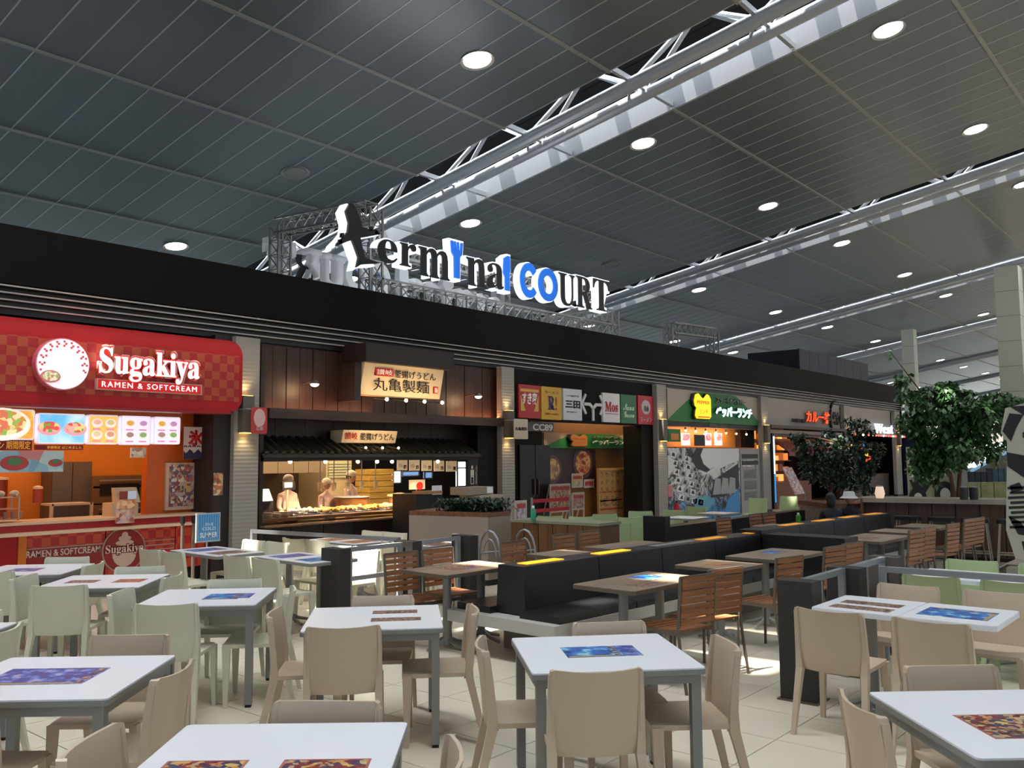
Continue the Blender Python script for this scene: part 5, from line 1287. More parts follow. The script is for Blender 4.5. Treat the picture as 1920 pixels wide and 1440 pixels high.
x0, x1, z0, z1 = rect(1122, 878, 962, 1169, 12.9)
obj('board', B().box(x0, x1, 12.9, 12.96, .0, z1), mat('menu_cream', '#b8905a', .5), t)
dm = [pmat('dish%d' % q, ['#8a4a2c', '#c89058', '#5a2c1c', '#d8b080', '#a0603a'], 14, kind='noise', seed=q) for q in range(3)]
for r in range(6):
    for c in range(4):
        if r < 4: obj('dish_photo', B().prism([(x0+.14+c*(x1-x0-.16)/4+.06*cos(a*pi/5), z1-.16-r*.2+.07*sin(a*pi/5)) for a in range(10)], 12.894, 12.9), dm[(r+c) % 3], t)
for q in range(3): obj('price_band', B().box(x0+.05, x1-.05, 12.895, 12.9, z0+.5-q*.22, z0+.54-q*.22), mat('heading_red', '#a83a34', .5), t)
for q in range(2): obj('photo_strip', B().box(x0+.06+q*.5, x0+.45+q*.5, 12.895, 12.9, z0+.15, z0+.36), dm[q], t)
obj('cream_header', B().box(x0, x1, 12.88, 12.9, z1-.06, z1), mat('menu_gold', '#c89a50', .5), t)
# kitchen hatch right of the menu panel
t = thing('kitchen_hatch', 'bright kitchen hatch with shelves of orange and blue goods in the passage', 'hatch', (at_y(1172, 880, YR-.03)[0], YR-.03, 1))
x0, x1, z0, z1 = rect(1171, 843, 918, 1198, YR-.04)
obj('lit_back', B().box(x0, x1, YR-.04, YR-.02, z0, z1), pmat('hatch_print', ['#6a8a88', '#8aa8a0', '#5a6a68', '#a8b8a8', '#90a8b8'], 5, kind='noise', emit=.35), t)
obj('orange_box', B().box(x0+.25, x1-.02, YR-.1, YR-.04, z0+.62, z0+.86), mat('box_orange', '#b8561c', .5, emit=.3), t); obj('blue_sheet', B().box(x0+.05, x0+.35, YR-.06, YR-.04, z1-.38, z1-.05), mat('sheet_blue', '#5a8ab8', .5, emit=.3), t)
obj('sill', B().box(x0, x1, YR-.25, YR-.02, z0-.04, z0), mat('stand_white', '#b8aca0', .4), t)
for q in range(4): obj('pot', B().lathe((x0+.12+q*.2, YR-.14, z0), [(.07, 0), (.07, .12+.03*(q % 2))], 10), steel, t)
struct('wall_9', B().box(at_y(1200, 850, 12.1)[0], xr3+.05, 12.05, 12.6, 0, zs), mat('black_wall', '#120e0d', .6, spec=.2))
obj('oak_front', B().box(at_y(1171, 940, YR-.1)[0], at_y(1200, 940, YR-.1)[0], YR-.12, YR-.02, 0, 1.0), wood('oak_dark', '#4a2a18', '#38200f', 'z', 2), None)
bpy.data.objects['oak_front']['kind'] = 'structure'
t = thing('belt_barrier', 'red belt barrier stretched before the ramen posters', 'barrier', (at_y(997, 960, 11.4)[0], 11.4, 0))
xb0, xb1 = at_y(997, 950, 11.4)[0], at_y(1068, 945, 11.4)[0]
for xx in (xb0, xb1): obj('post', B().tube([(xx, 11.4, .02), (xx, 11.4, .95)], .025, 8), steel, t); obj('base', B().lathe((xx, 11.4, 0), [(.16, 0), (.16, .02), (.03, .03)], 14), steel, t)
for zz in (.84, .64): obj('belt', B().box(xb0, xb1, 11.395, 11.405, zz, zz+.075), mat('belt_red', '#a81420', .5), t)
lamp('passage_lamp', 'AREA', ((xr0+xr1)/2, 12.7, 3.0), 26, (1, .74, .48), shape='RECTANGLE', size=3.6, size_y=.6, aim=(0, .3, -1))
# wooden cabinet with arched chrome chairs
cw = wood('walnut_panel', '#6b482b', '#50331a', 'z', 2.5, .5)
t = thing('waste_cabinet', 'low walnut-panelled cabinet with pale top behind the long bench', 'cabinet', (9.6, 7.2, 0))
p0, p1 = Vector(at_z(957, 974, .92)), Vector(at_z(1122, 982, .92))
d = (p1-p0).normalized(); nn = Vector((-d.y, d.x, 0)); nn = nn if nn.dot(p0) > 0 else -nn; L = (p1-p0).length; n = 6
for i in range(n):
    a, b_ = p0+d*(L*i/n+.006), p0+d*(L*(i+1)/n-.006); q = nn*.5
    obj('side_panel', B().hexa([(a.x, a.y, .06), (b_.x, b_.y, .06), (b_.x+q.x, b_.y+q.y, .06), (a.x+q.x, a.y+q.y, .06), (a.x, a.y, .88), (b_.x, b_.y, .88), (b_.x+q.x, b_.y+q.y, .88), (a.x+q.x, a.y+q.y, .88)]), cw, t)
a, b_, q = p0-d*.01, p1+d*.01, nn*.52
obj('worktop', B().hexa([(a.x, a.y, .885), (b_.x, b_.y, .885), (b_.x+q.x, b_.y+q.y, .885), (a.x+q.x, a.y+q.y, .885), (a.x, a.y, .92), (b_.x, b_.y, .92), (b_.x+q.x, b_.y+q.y, .92), (a.x+q.x, a.y+q.y, .92)]), mat('top_sage', '#7a7a62', .5), t)
obj('plinth', B().hexa([(a.x, a.y, 0), (b_.x, b_.y, 0), (b_.x+q.x, b_.y+q.y, 0), (a.x+q.x, a.y+q.y, 0), (a.x, a.y, .06), (b_.x, b_.y, .06), (b_.x+q.x, b_.y+q.y, .06), (a.x+q.x, a.y+q.y, .06)]), black, t)
def bottle(x, y, z, c, lab, h=.2):
    t = thing('bottle', lab, 'bottle', (x, y, z))
    obj('body', B().lathe((x, y, z), [(.035, 0), (.038, .02), (.038, h*.7), (.015, h*.85)], 12), mat('bottle_'+c.strip('#'), c, .3), t, True); obj('cap', B().lathe((x, y, z+h*.85), [(.018, 0), (.018, h*.15)], 10), white, t)
pb_ = at_z(1011, 977, .92); bottle(pb_.x, pb_.y+.1, .92, '#2f8a66', 'green sanitiser bottle on the walnut cabinet')
def arch_chair():
    t = thing('high_chair', '', 'chair')
    for sx in (-.2, .2): obj('side_frame', B().tube([(sx, -.25, 0), (sx, -.2, .5), (sx, -.18, .62), (sx, .12, .62), (sx, .22, .5), (sx, .25, 0)], .013, 6), steel, t)
    obj('back_arch', B().tube([(-.2*cos(a*pi/8), -.2, .6+.3*sin(a*pi/8)) for a in range(9)], .013, 6), steel, t)
    obj('inner_arch', B().tube([(-.12*cos(a*pi/8), -.2, .6+.2*sin(a*pi/8)) for a in range(9)], .009, 6), steel, t)
    obj('seat', B().box(-.19, .19, -.18, .2, .48, .5), dark_metal, t)
    for z in (.2,): obj('footrest', B().bar((-.2, .24, z), (.2, .24, z), .02), steel, t)
    return t
AC = Proto(arch_chair)
for u, v, l in ((966, 1022, 'left'), (1028, 1020, 'right')):
    p = at_z(u, v-33, .9); AC.put((p.x-.35, p.y-.1, 0), R_(-100), f'chrome tube high chair with arched back before the walnut cabinet, {l} one', 'chrome high chairs')
# ---------------------------------------------------------------- bay 4, pepper shop
YD = 12.02
xl4, xr4 = at_y(1249, 760, YD)[0], at_y(1428, 760, YD)[0]
hill(1251, 728, 789, 1425, YD-.02, 'green hill sign with glowing yellow emblem and mint lettering', 1)
zsg = at_y(1251, 790, YD)[1]
x0, x1, z0, z1 = rect(1251, 790, 798, 1425, YD)
t = thing('sign_band', 'black band with the small words below the green hill sign', 'sign', (x0, YD, z0), group=SG)
obj('band', B().box(x0, x1, YD, YD+.1, z0, z1), black, t)
ptext('PEPPER LUNCH', 1331, 795, 800.5, 1362, YD-.005, mat('band_letter', '#8a7f72', .5), t, depth=.004)
struct('trim_7', B().box(x0, x1, YD+.1, YD+.3, z0, 3.66), mat('cream_upper', '#a89c90', .6))
x0, x1, z0, z1 = rect(1251, 803, 838, 1392, 12.35)
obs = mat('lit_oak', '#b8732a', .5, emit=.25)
t = thing('menu_wall', 'warm lit oak band with pink menu boxes under the green sign', 'menu board', (x0, 12.35, z0))
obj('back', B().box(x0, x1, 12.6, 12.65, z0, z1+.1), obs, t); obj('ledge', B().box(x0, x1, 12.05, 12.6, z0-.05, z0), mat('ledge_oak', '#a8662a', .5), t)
obj('red_trim', B().box(x0, xr4, 12.04, 12.12, z1+.05, z1+.11), mat('red_trim', '#8a1c1c', .4), t)
pk = pmat('pink_menu', ['#e86a7a', '#f4b0b8', '#d84a5a', '#ffe0e4', '#e8b060'], 6, kind='noise', emit=.7)
for (u0, u1) in ((1279, 1294), (1322, 1334), (1341, 1354)):
    a, b_, c, d = rect(u0, 812, 835, u1, 12.3); k = obj('menu_box', B().box(a, b_, 12.3, 12.34, c, d), mat('menu_white_lit', '#ffe8e8', .4, emit=.9), t); obj('menu_print', B().box(a+.02, b_-.02, 12.295, 12.3, c+.14, d-.02), pk, k)
a, b_, c, d = rect(1304, 815, 836, 1322, 12.1); obj('dark_screen', B().box(a, b_, 12.1, 12.15, c, d), black, t)
a, b_, c, d = rect(1253, 804, 828, 1276, 12.0); obj('small_green_sign', B().box(a, b_, 12.0, 12.04, c, d), green, t); obj('small_emblem', B().box(a+.12, b_-.12, 11.99, 12.0, c+.05, d-.12), mat('emblem_amber', '#a8662a', .5, emit=.2), t)
for k in range(7):
    xx, zz = at_y(1285+k*19, 806+k*1.2, 12.2); o = thing('spot_lamp', ORD[k] + ' tiny spot lamp under the green pepper sign, counted from the left', 'lamp', (xx, 12.2, zz), group='tiny spots under the green sign')
    obj('housing', B().tube([(xx, 12.2, zz+.08), (xx, 12.2, zz)], .025, 6), dark_metal, o); obj('lens', B().ball((xx, 12.19, zz-.02), .03, 8, 5), warm, o)
lamp('menu_wall_lamp', 'AREA', ((x0+x1)/2, 12.3, z1+.0), 22, (1, .68, .34), shape='RECTANGLE', size=3.4, size_y=.15, aim=(0, .5, -1))
struct('wall_10', B().box(x1, xr4, 12.3, 12.4, z0, z1+.1), mat('black_wall', '#161110', .45))
# mural
YM = 11.95
x0, x1, z0, z1 = rect(1252, 840, 990, 1388, YM); z0 = .0
t = thing('mural_wall', 'tall black and white collage mural fading to blue at its foot', 'mural', (x0, YM, 0))
def mural():
    m = bpy.data.materials.new('mural_print'); m.use_nodes = True; nt = m.node_tree; p = nt.nodes['Principled BSDF']; p.inputs['Roughness'].default_value = .5
    tc = nt.nodes.new('ShaderNodeTexCoord')
    mp = nt.nodes.new('ShaderNodeMapping'); mp.inputs['Rotation'].default_value = (0, R_(-28), 0)
    nt.links.new(tc.outputs['Object'], mp.inputs[0])
    n1 = nt.nodes.new('ShaderNodeTexNoise'); n1.inputs['Scale'].default_value = 2.4; n1.inputs['Detail'].default_value = 8; n1.inputs['Roughness'].default_value = .75; n1.inputs['Distortion'].default_value = 1.2
    nt.links.new(mp.outputs[0], n1.inputs['Vector'])
    r1 = nt.nodes.new('ShaderNodeValToRGB'); e = r1.color_ramp.elements; e[0].position = .43; e[0].color = lin('#151416'); e[1].position = .54; e[1].color = lin('#cfcdcd')
    nt.links.new(n1.outputs[0], r1.inputs[0])
    sx = nt.nodes.new('ShaderNodeSeparateXYZ'); nt.links.new(tc.outputs['Object'], sx.inputs[0])
    mr = nt.nodes.new('ShaderNodeMapRange'); mr.inputs[1].default_value = 1.0; mr.inputs[2].default_value = .35; nt.links.new(sx.outputs[2], mr.inputs[0])
    mx = nt.nodes.new('ShaderNodeMix'); mx.data_type = 'RGBA'; mx.blend_type = 'MULTIPLY'; nt.links.new(mr.outputs[0], mx.inputs[0]); nt.links.new(r1.outputs[0], mx.inputs[6]); mx.inputs[7].default_value = lin('#4a9ae0')
    nt.links.new(mx.outputs[2], p.inputs['Base Color']); return m
obj('print', B().box(x0, x1, YM, YM+.06, z0, z1), mural(), t)
W_, H_ = x1-x0, z1
gb, wb_, dkb, mb_ = mat('mural_grey', '#9c9a9a', .5), mat('mural_white', '#d4d2d2', .5), mat('mural_dark', '#1c1b1d', .5), mat('mural_blue', '#3f86c0', .5)
P = lambda pts: [(x0+a*W_, b*H_) for a, b in pts]
obj('pale_field', B().prism(P([(.34, 1), (.98, 1), (.98, .82), (.72, .72), (.45, .62), (.38, .75)]), YM-.006, YM), wb_, t)
obj('dark_hair', B().prism(P([(.36, 1), (.46, 1), (.42, .9), (.46, .78), (.55, .70), (.62, .74), (.5, .66), (.36, .72), (.30, .85)]), YM-.01, YM-.006), dkb, t)
obj('column_shapes', B().prism(P([(.55, .30), (.60, .55), (.72, .62), (.98, .78), (.98, .42), (.75, .30)]), YM-.006, YM), dkb, t)
for k in range(3): obj('ribbed_shape', B().prism(P([(.58+k*.11, .34), (.62+k*.11, .58), (.70+k*.11, .56), (.70+k*.11, .34)]), YM-.012, YM-.006), gb, t)
obj('blue_field', B().prism(P([(.72, 0), (.80, .26), (.98, .40), (.98, 0)]), YM-.008, YM), mb_, t)
obj('blue_patch', B().prism(P([(.30, .30), (.5, .34), (.62, .26), (.5, .12), (.34, .16)]), YM-.008, YM), mat('mural_teal', '#5a9ab0', .5), t)
for k in range(24):
    a_, b_ = .04+(k % 4)*.085+.018*(k//4), .96-(k//4)*.115-.03*(k % 4)
    obj('snapshot', B().prism(P([(a_, b_), (a_+.065, b_-.02), (a_+.05, b_-.095), (a_-.015, b_-.075)]), YM-.008, YM), gb if k % 2 else wb_, t)
    obj('snapshot_figure', B().prism(P([(a_+.015+.01*(k % 3), b_-.018), (a_+.04, b_-.03), (a_+.042, b_-.075), (a_+.002, b_-.06)]), YM-.012, YM-.008), dkb, t)
# vent wall
x0, x1, z0, z1 = rect(1389, 841, 985, 1432, YM)
x1 = PXS[3][0]-.02
t = thing('vent_wall', 'grey metal service door with louvres and the number CC59', 'door', (x0, YM, 0))
gm = mat('service_grey', '#989491', .5)
obj('panel', B().box(x0, x1, YM+.02, YM+.1, 0, z1), gm, t)
for z in (z1-.3, z1-.5): obj('dark_slot', B().box(x0+.08, x1-.15, YM+.01, YM+.02, z, z+.13), black, t)
for g in range(3):
    for r in range(6):
        zz = .45+g*.33+r*.045; obj('louvre', B().bar((x0+.2, YM+.012, zz), (x1-.3, YM+.012, zz), .02, .012), mat('louvre_grey', '#5c5957', .5), t)
text('CC59', x0+.12, at_y(1391, 876, YM)[1], .22, YM+.018, mat('plate_letter', '#c4beb8', .5, emit=.15), t, w=.8, depth=.004, bold=.02)
obj('lock_plate', B().box(x1-.35, x1-.25, YM, YM+.02, 1.35, 1.5), steel, t)
t = thing('fire_extinguisher', 'red fire extinguisher with a pink sign at the foot of the third pillar', 'extinguisher', (PXS[2][1]+.05, 11.7, 0))
x = PXS[2][1]+.12; obj('cylinder', B().lathe((x, 11.7, .06), [(.07, 0), (.085, .03), (.085, .4), (.03, .5)], 12), mat('extinguisher_red', '#a01018', .35), t, True); obj('valve', B().box(x-.03, x+.05, 11.68, 11.72, .56, .62), black, t); obj('stand', B().box(x-.1, x+.1, 11.6, 11.8, 0, .06), dark_metal, t)
tag(obj('extinguisher_notice', B().box(x-.14, x+.1, 11.87, 11.88, .72, 1.02), mat('notice_pink', '#b87078', .5), origin=(x, 11.87, .72)), 'pink notice above the fire extinguisher', 'notice')
# tall lit blue-white strip by the fourth pillar
xs_ = PXS[3][1]+.12
t = thing('glowing_strip', 'thin vertical light strip, white above and blue below, by the fourth pillar', 'lamp', (xs_, 11.8, .3))
obj('housing', B().box(xs_-.05, xs_+.12, 11.82, 12.0, .1, 2.5), black, t); obj('white_tube', B().box(xs_, xs_+.07, 11.80, 11.82, 1.2, 2.4), mat('strip_white', '#d8f0f4', .4, emit=1.2), t); obj('blue_tube', B().box(xs_, xs_+.07, 11.80, 11.82, .3, 1.2), mat('strip_blue', '#3a8ac8', .4, emit=.8), t)

# ---------------------------------------------------------------- bay 5, red neon sign
YE = 12.05
x0, x1 = PXS[3][1]+.0, PXS[4][0]
cu = mat('cream_upper2', '#9c9188', .6)
zE1 = at_y(1441, 797, YE)[1]
struct('wall_11', B().box(x0, x1, YE, YE+.2, zE1, 3.66), cu)
for k, (v, h) in enumerate(((797, .10), (806, .12), (814, .08))):
    z = at_y(1441, v, YE)[1]; struct('trim_%d' % (8+k), B().box(x0, x1, YE-.25+.05*k, YE+.1, z-h, z), mat('ledge_%d' % (k % 2), '#8a7468' if k % 2 else '#4a3a32', .5))
t = thing('shop_sign', 'red neon lettering with a black wheel ornament on the cream wall', 'sign', (at_y(1515, 790, YE-.1)[0], YE-.1, 2.8), group=SG)
ptext('カルビ丼とスン豆腐', 1484, 784, 792, 1508, YE-.06, black, t, depth=.03, bold=.05)
ptext('カル一丼', 1510, 768, 793, 1556, YE-.08, black, t, depth=.02, bold=.06, name='letter_backing'); ptext('カル一丼', 1511, 769, 792, 1555, YE-.10, mat('neon_red', '#ff5a28', .4, emit=1.0, ecol='#ff4a20'), t, depth=.02, bold=.02)
wx, wz = at_y(1566, 784, YE-.06)
wh = B().tube([(wx+.5*cos(a*pi/12+1.4), YE-.06, wz+.62*sin(a*pi/12+1.4)) for a in range(15)], .05, 6)
obj('wheel_arc', wh, black, t)
ptext('焼肉', 1560, 772, 797, 1573, YE-.08, black, t, depth=.04, bold=.04)
t = thing('awning', 'rust red sloping awning over the orange shop', 'awning', (x0, 11.6, 2.2))
a = at_y(1446, 822, 12.2); b_ = at_y(1446, 848, 11.7); c = at_y(1560, 850, 11.7)[0]
aw_ = mat('awning_red', '#7a2c1c', .7)
obj('canvas', B().hexa([(a[0], 11.6, b_[1]), (c, 11.6, b_[1]), (c, 11.64, b_[1]), (a[0], 11.64, b_[1]), (a[0], 12.2, a[1]), (c-.4, 12.2, a[1]), (c-.4, 12.25, a[1]), (a[0], 12.25, a[1])]), aw_, t)
for xx in (a[0]+.3, c-.6): obj('bracket', B().bar((xx, 11.7, b_[1]+.05), (xx, 12.2, a[1]), .03), dark_metal, t)
obj('valance', B().box(a[0], c, 11.6, 11.62, b_[1]-.12, b_[1]), mat('valance_red', '#8a3a24', .6), t)
struct('wall_12', B().box(x0, x1, 14.3, 14.4, 0, 3.4), mat('ember_wall', '#5c3420', .6))
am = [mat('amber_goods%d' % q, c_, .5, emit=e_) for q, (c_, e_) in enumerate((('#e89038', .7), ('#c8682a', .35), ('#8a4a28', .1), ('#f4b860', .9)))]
t = thing('display_shelves', 'glowing amber display shelves full of goods in the orange shop', 'shelf', (x0+.6, 12.7, 0))
for r in range(5):
    z = .9+r*.36; obj('shelf_board', B().box(x0+.5, x0+3.6, 12.7, 13.0, z-.03, z), mat('shelf_brown', '#5c3018', .5), t)
    for k in range(7):
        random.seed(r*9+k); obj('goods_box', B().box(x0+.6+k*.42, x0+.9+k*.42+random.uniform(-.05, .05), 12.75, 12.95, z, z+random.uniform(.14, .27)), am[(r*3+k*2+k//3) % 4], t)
obj('counter', B().box(x0+.4, x0+4.6, 12.4, 12.9, 0, .88), mat('counter_brick', '#7a3f2c', .5), t)
lamp('amber_shop_lamp', 'AREA', ((x0+x1)/2, 12.6, 2.6), 40, (1, .6, .28), shape='RECTANGLE', size=5, size_y=.8, aim=(0, .2, -1))
t = thing('poster_stand', 'leaning white poster stand with pink print before the amber shop', 'sign', (x0+.6, 11.5, 0), group=ps)
obj('sheet', B().hexa([(x0+.5, 11.3, .55), (x0+1.3, 11.3, .55), (x0+1.3, 11.33, .55), (x0+.5, 11.33, .55), (x0+.3, 11.6, 1.4), (x0+1.0, 11.6, 1.4), (x0+1.0, 11.63, 1.4), (x0+.3, 11.63, 1.4)]), pmat('sheetE', ['#c8a8a8', '#d8c8c8', '#a8606a', '#e0d8d8'], 6, kind='noise'), t)
obj('legs', B().bar((x0+.55, 11.31, 0), (x0+.55, 11.31, .55), .03).bar((x0+1.25, 11.31, 0), (x0+1.25, 11.31, .55), .03), steel, t)
# ---------------------------------------------------------------- bay 6
x0, x1 = PXS[4][1], PXS[5][0]
zF = at_y(1595, 812, YE)[1]
struct('wall_13', B().box(x0, x1, YE, YE+.2, zF, 3.66), cu)
t = thing('shop_sign', 'white glowing lettering of the farthest shop', 'sign', (at_y(1640, 800, YE)[0], YE-.1, 2.8), group=SG)
ptext('𝐖𝐞𝐬𝐭', 1638, 794, 812, 1673, YE-.1, mat('ice_white', '#dfe8ff', .4, emit=1.3), t, depth=.05)
t = thing('light_garland', 'string of small red and white lights along the farthest shop front', 'lights', (x0, YE-.2, zF))
obj('cable', B().bar((x0, YE-.2, zF-.02), (x1+1.5, YE-.2, zF-.02), .02), dark_metal, t)
rb, wb2 = mat('bulb_red', '#ff6a5a', .4, emit=1.8), mat('bulb_warm', '#ffd8a0', .4, emit=6)
for k in range(22): obj('bulb', B().ball((x0+k*(x1+1.5-x0)/22, YE-.2, zF-.06), .045, 6, 4), rb if k % 4 else wb2, t)
struct('wall_14', B().box(x0, x1, 14.3, 14.4, 0, 3.4), mat('dark_brown_wall', '#2a1a16', .6))
random.seed(5)
t = thing('lit_display', 'cluster of red, blue and white glowing signs in the farthest shop', 'display', (x0+1, 12.6, 0))
for k in range(14):
    c_ = ['#ff5a30', '#3a7ad8', '#f0f0ff', '#ffd040', '#ff3a28'][k % 5]; xx = x0+.8+random.random()*3.6; zz = 1.3+random.random()*.9
    obj('lit_sign', B().box(xx, xx+.2+.15*random.random(), 12.6, 12.64, zz, zz+.15+.15*random.random()), mat('neon%d' % (k % 5), c_, .4, emit=.9), t)
obj('rack', B().box(x0+.7, x0+5, 12.65, 12.8, 0, 2.3), mat('rack_dark', '#2c1c18', .5), t); obj('counter', B().box(x0+.3, x0+5.3, 12.2, 12.6, 0, 1.0), mat('counter_dark2', '#3c2a22', .5), t)
# navy block and stage truss arch standing on the roof
nb = thing('navy_cabin', 'dark navy box standing on the far end of the shop roof', 'cabin', (34, 12.6, 4.62))
xa2, xb2 = at_y(1500, 705, 12.5)[0], at_y(1628, 700, 12.5)[0]; zt2 = at_y(1625, 682, 12.5)[1]
n = 8
for i in range(n): obj('panel', B().box(xa2+(xb2-xa2)*i/n+.01, xa2+(xb2-xa2)*(i+1)/n-.01, 12.5, 12.55, 4.62, zt2), mat('navy_panel', '#161a34', .5), nb)
obj('core', B().box(xa2+.02, xb2-.02, 12.55, 14.5, 4.62, zt2-.02), mat('navy_core', '#12152a', .6), nb)

# ================================================================ roof sign
alu = mat('truss_aluminium', '#8f8d88', .35, .6)
def ltruss(b, a, c, s=.32, n=None):
    a, c = Vector(a), Vector(c); d = (c-a); L = d.length; d.normalize(); n = n or max(2, int(L/s))
    up = Vector((0, 0, 1)) if abs(d.z) < .9 else Vector((0, 1, 0)); x = d.cross(up).normalized()*s/2; y = x.normalized().cross(d)*s/2
    cs = [-x-y, x-y, x+y, -x+y]
    for q in cs: b.bar(a+q, c+q, .04)
    for i in range(n):
        p, q_ = a+d*(L*i/n), a+d*(L*(i+1)/n)
        for k in range(4):
            b.bar(p+cs[k], q_+cs[(k+1) % 4], .02); b.bar(p+cs[k], p+cs[(k+1) % 4], .018)
YS, YB2 = 12.75, 16.6
zR = 4.62
xsa = at_y(690, 480, YS)[0]; xsb = at_y(1150, 560, YS)[0]
xba = at_y(515, 440, YB2)[0]
rz = zR+.62
rig = thing('sign_rig', 'aluminium lattice truss frame carrying the roof sign', 'truss', (xsa, YS, zR))
zt3 = at_y(300*2.4/2.4, 0, 1)[1] if False else None
zh3 = at_y(530, 410, YB2)[1]
def tr_(name, a, c, s=.32):
    b = B(); ltruss(b, a, c, s); return obj('lattice_beam', b, alu, rig)
xL = at_y(560, 430, YB2)[0]-1.3; xLf = at_y(440, 440, 14.8)[0]
xRr = at_y(1150, 580, YS+.4)[0]
tr_('a', (xL+.6, YS+.5, zR), (xL+.6, YS+.5, zR+2.1)); tr_('a', (xL+.6, YB2-.3, zR), (xL+.6, YB2-.3, zR+2.3)); tr_('a', (xL+.6, YS+.5, zR+2.1), (xL+.6, YB2-.3, zR+2.3))
tr_('a', (xL+.6, YS+.5, zR+.55), (xRr, YS+.5, zR+.55)); tr_('a', (xL+.6, YB2-.3, zR+.7), (xRr, YB2-.3, zR+.7)); tr_('a', (xL+.6, YS+.5, zR+1.35), (xRr-1, YS+.5, zR+1.35), .2)
tr_('a', (xRr, YS+.5, zR), (xRr, YS+.5, zR+1.1)); tr_('a', (xRr, YB2-.3, zR), (xRr, YB2-.3, zR+1.1)); tr_('a', (xRr, YS+.5, zR+1.0), (xRr, YB2-.3, zR+1.0))
for k in range(1, 5): xx = xL+.6+(xRr-xL-.6)*k/5; tr_('a', (xx, YS+.5, zR), (xx, YS+.5, zR+.55), .26); tr_('a', (xx, YB2-.3, zR), (xx, YB2-.3, zR+.6), .26)
halo = mat('letter_halo', '#f4f8ff', .4, emit=1.05, ecol='#eaf2ff'); face_k = mat('letter_black', '#15130f', .45); blue_f = mat('letter_blue', '#1668d8', .4, emit=.45, ecol='#1a78ee')
def roof_sign(Y, face, lab, xoff=None):
    t = thing('roof_sign', lab, 'sign', (xsa, Y, zR+.7))
    s_ = face
    def L(ch, u0, v0, v1, u1, blue=False):
        xa_, za = at_y(u0, v1, YS); xb_, zb_ = at_y(u1, v1, YS); z1_ = at_y(u0, v0, YS)[1]
        h = z1_-za; w = xb_-xa_
        if face > 0:            # the sign on the far side reads from behind
            xa_ = xsb+xsa - xa_ + SHX
        yb = Y
        k = obj_l(ch, xa_, za, h, w, yb, face, blue, t)
    return t, L
SHX = 0
back_m = mat('sign_back_translucent', '#b4b8bc', .4, emit=.18)
def obj_l(ch, x, z, h, w, y, face, blue, t):
    bk = text(ch, x, z-.01, h+.05, y+(.10 if face < 0 else -.10), halo if face < 0 else back_m, t, name='halo', w=w+.05, depth=.20, bold=.045, face=face)
    return text(ch, x+(.02 if face < 0 else -.02), z+.01, h, y+(-.10 if face < 0 else .10), blue_f if blue else face_k, t, name='letter', w=w, depth=.03, bold=.0, face=face)
LET = [('𝐞', 699, 447, 492, 736), ('𝐫', 741, 455, 499, 771), ('𝐦', 776, 462, 517, 834), ('𝐧', 866, 482, 535, 903), ('𝐚', 905, 492, 540, 936),
       ('𝐔', 1040, 512, 572, 1070), ('𝐑', 1073, 518, 576, 1102), ('𝐓', 1105, 523, 581, 1135)]
BLU = [('𝐂', 969, 490, 556, 1003), ('𝐎', 1003, 500, 562, 1040)]
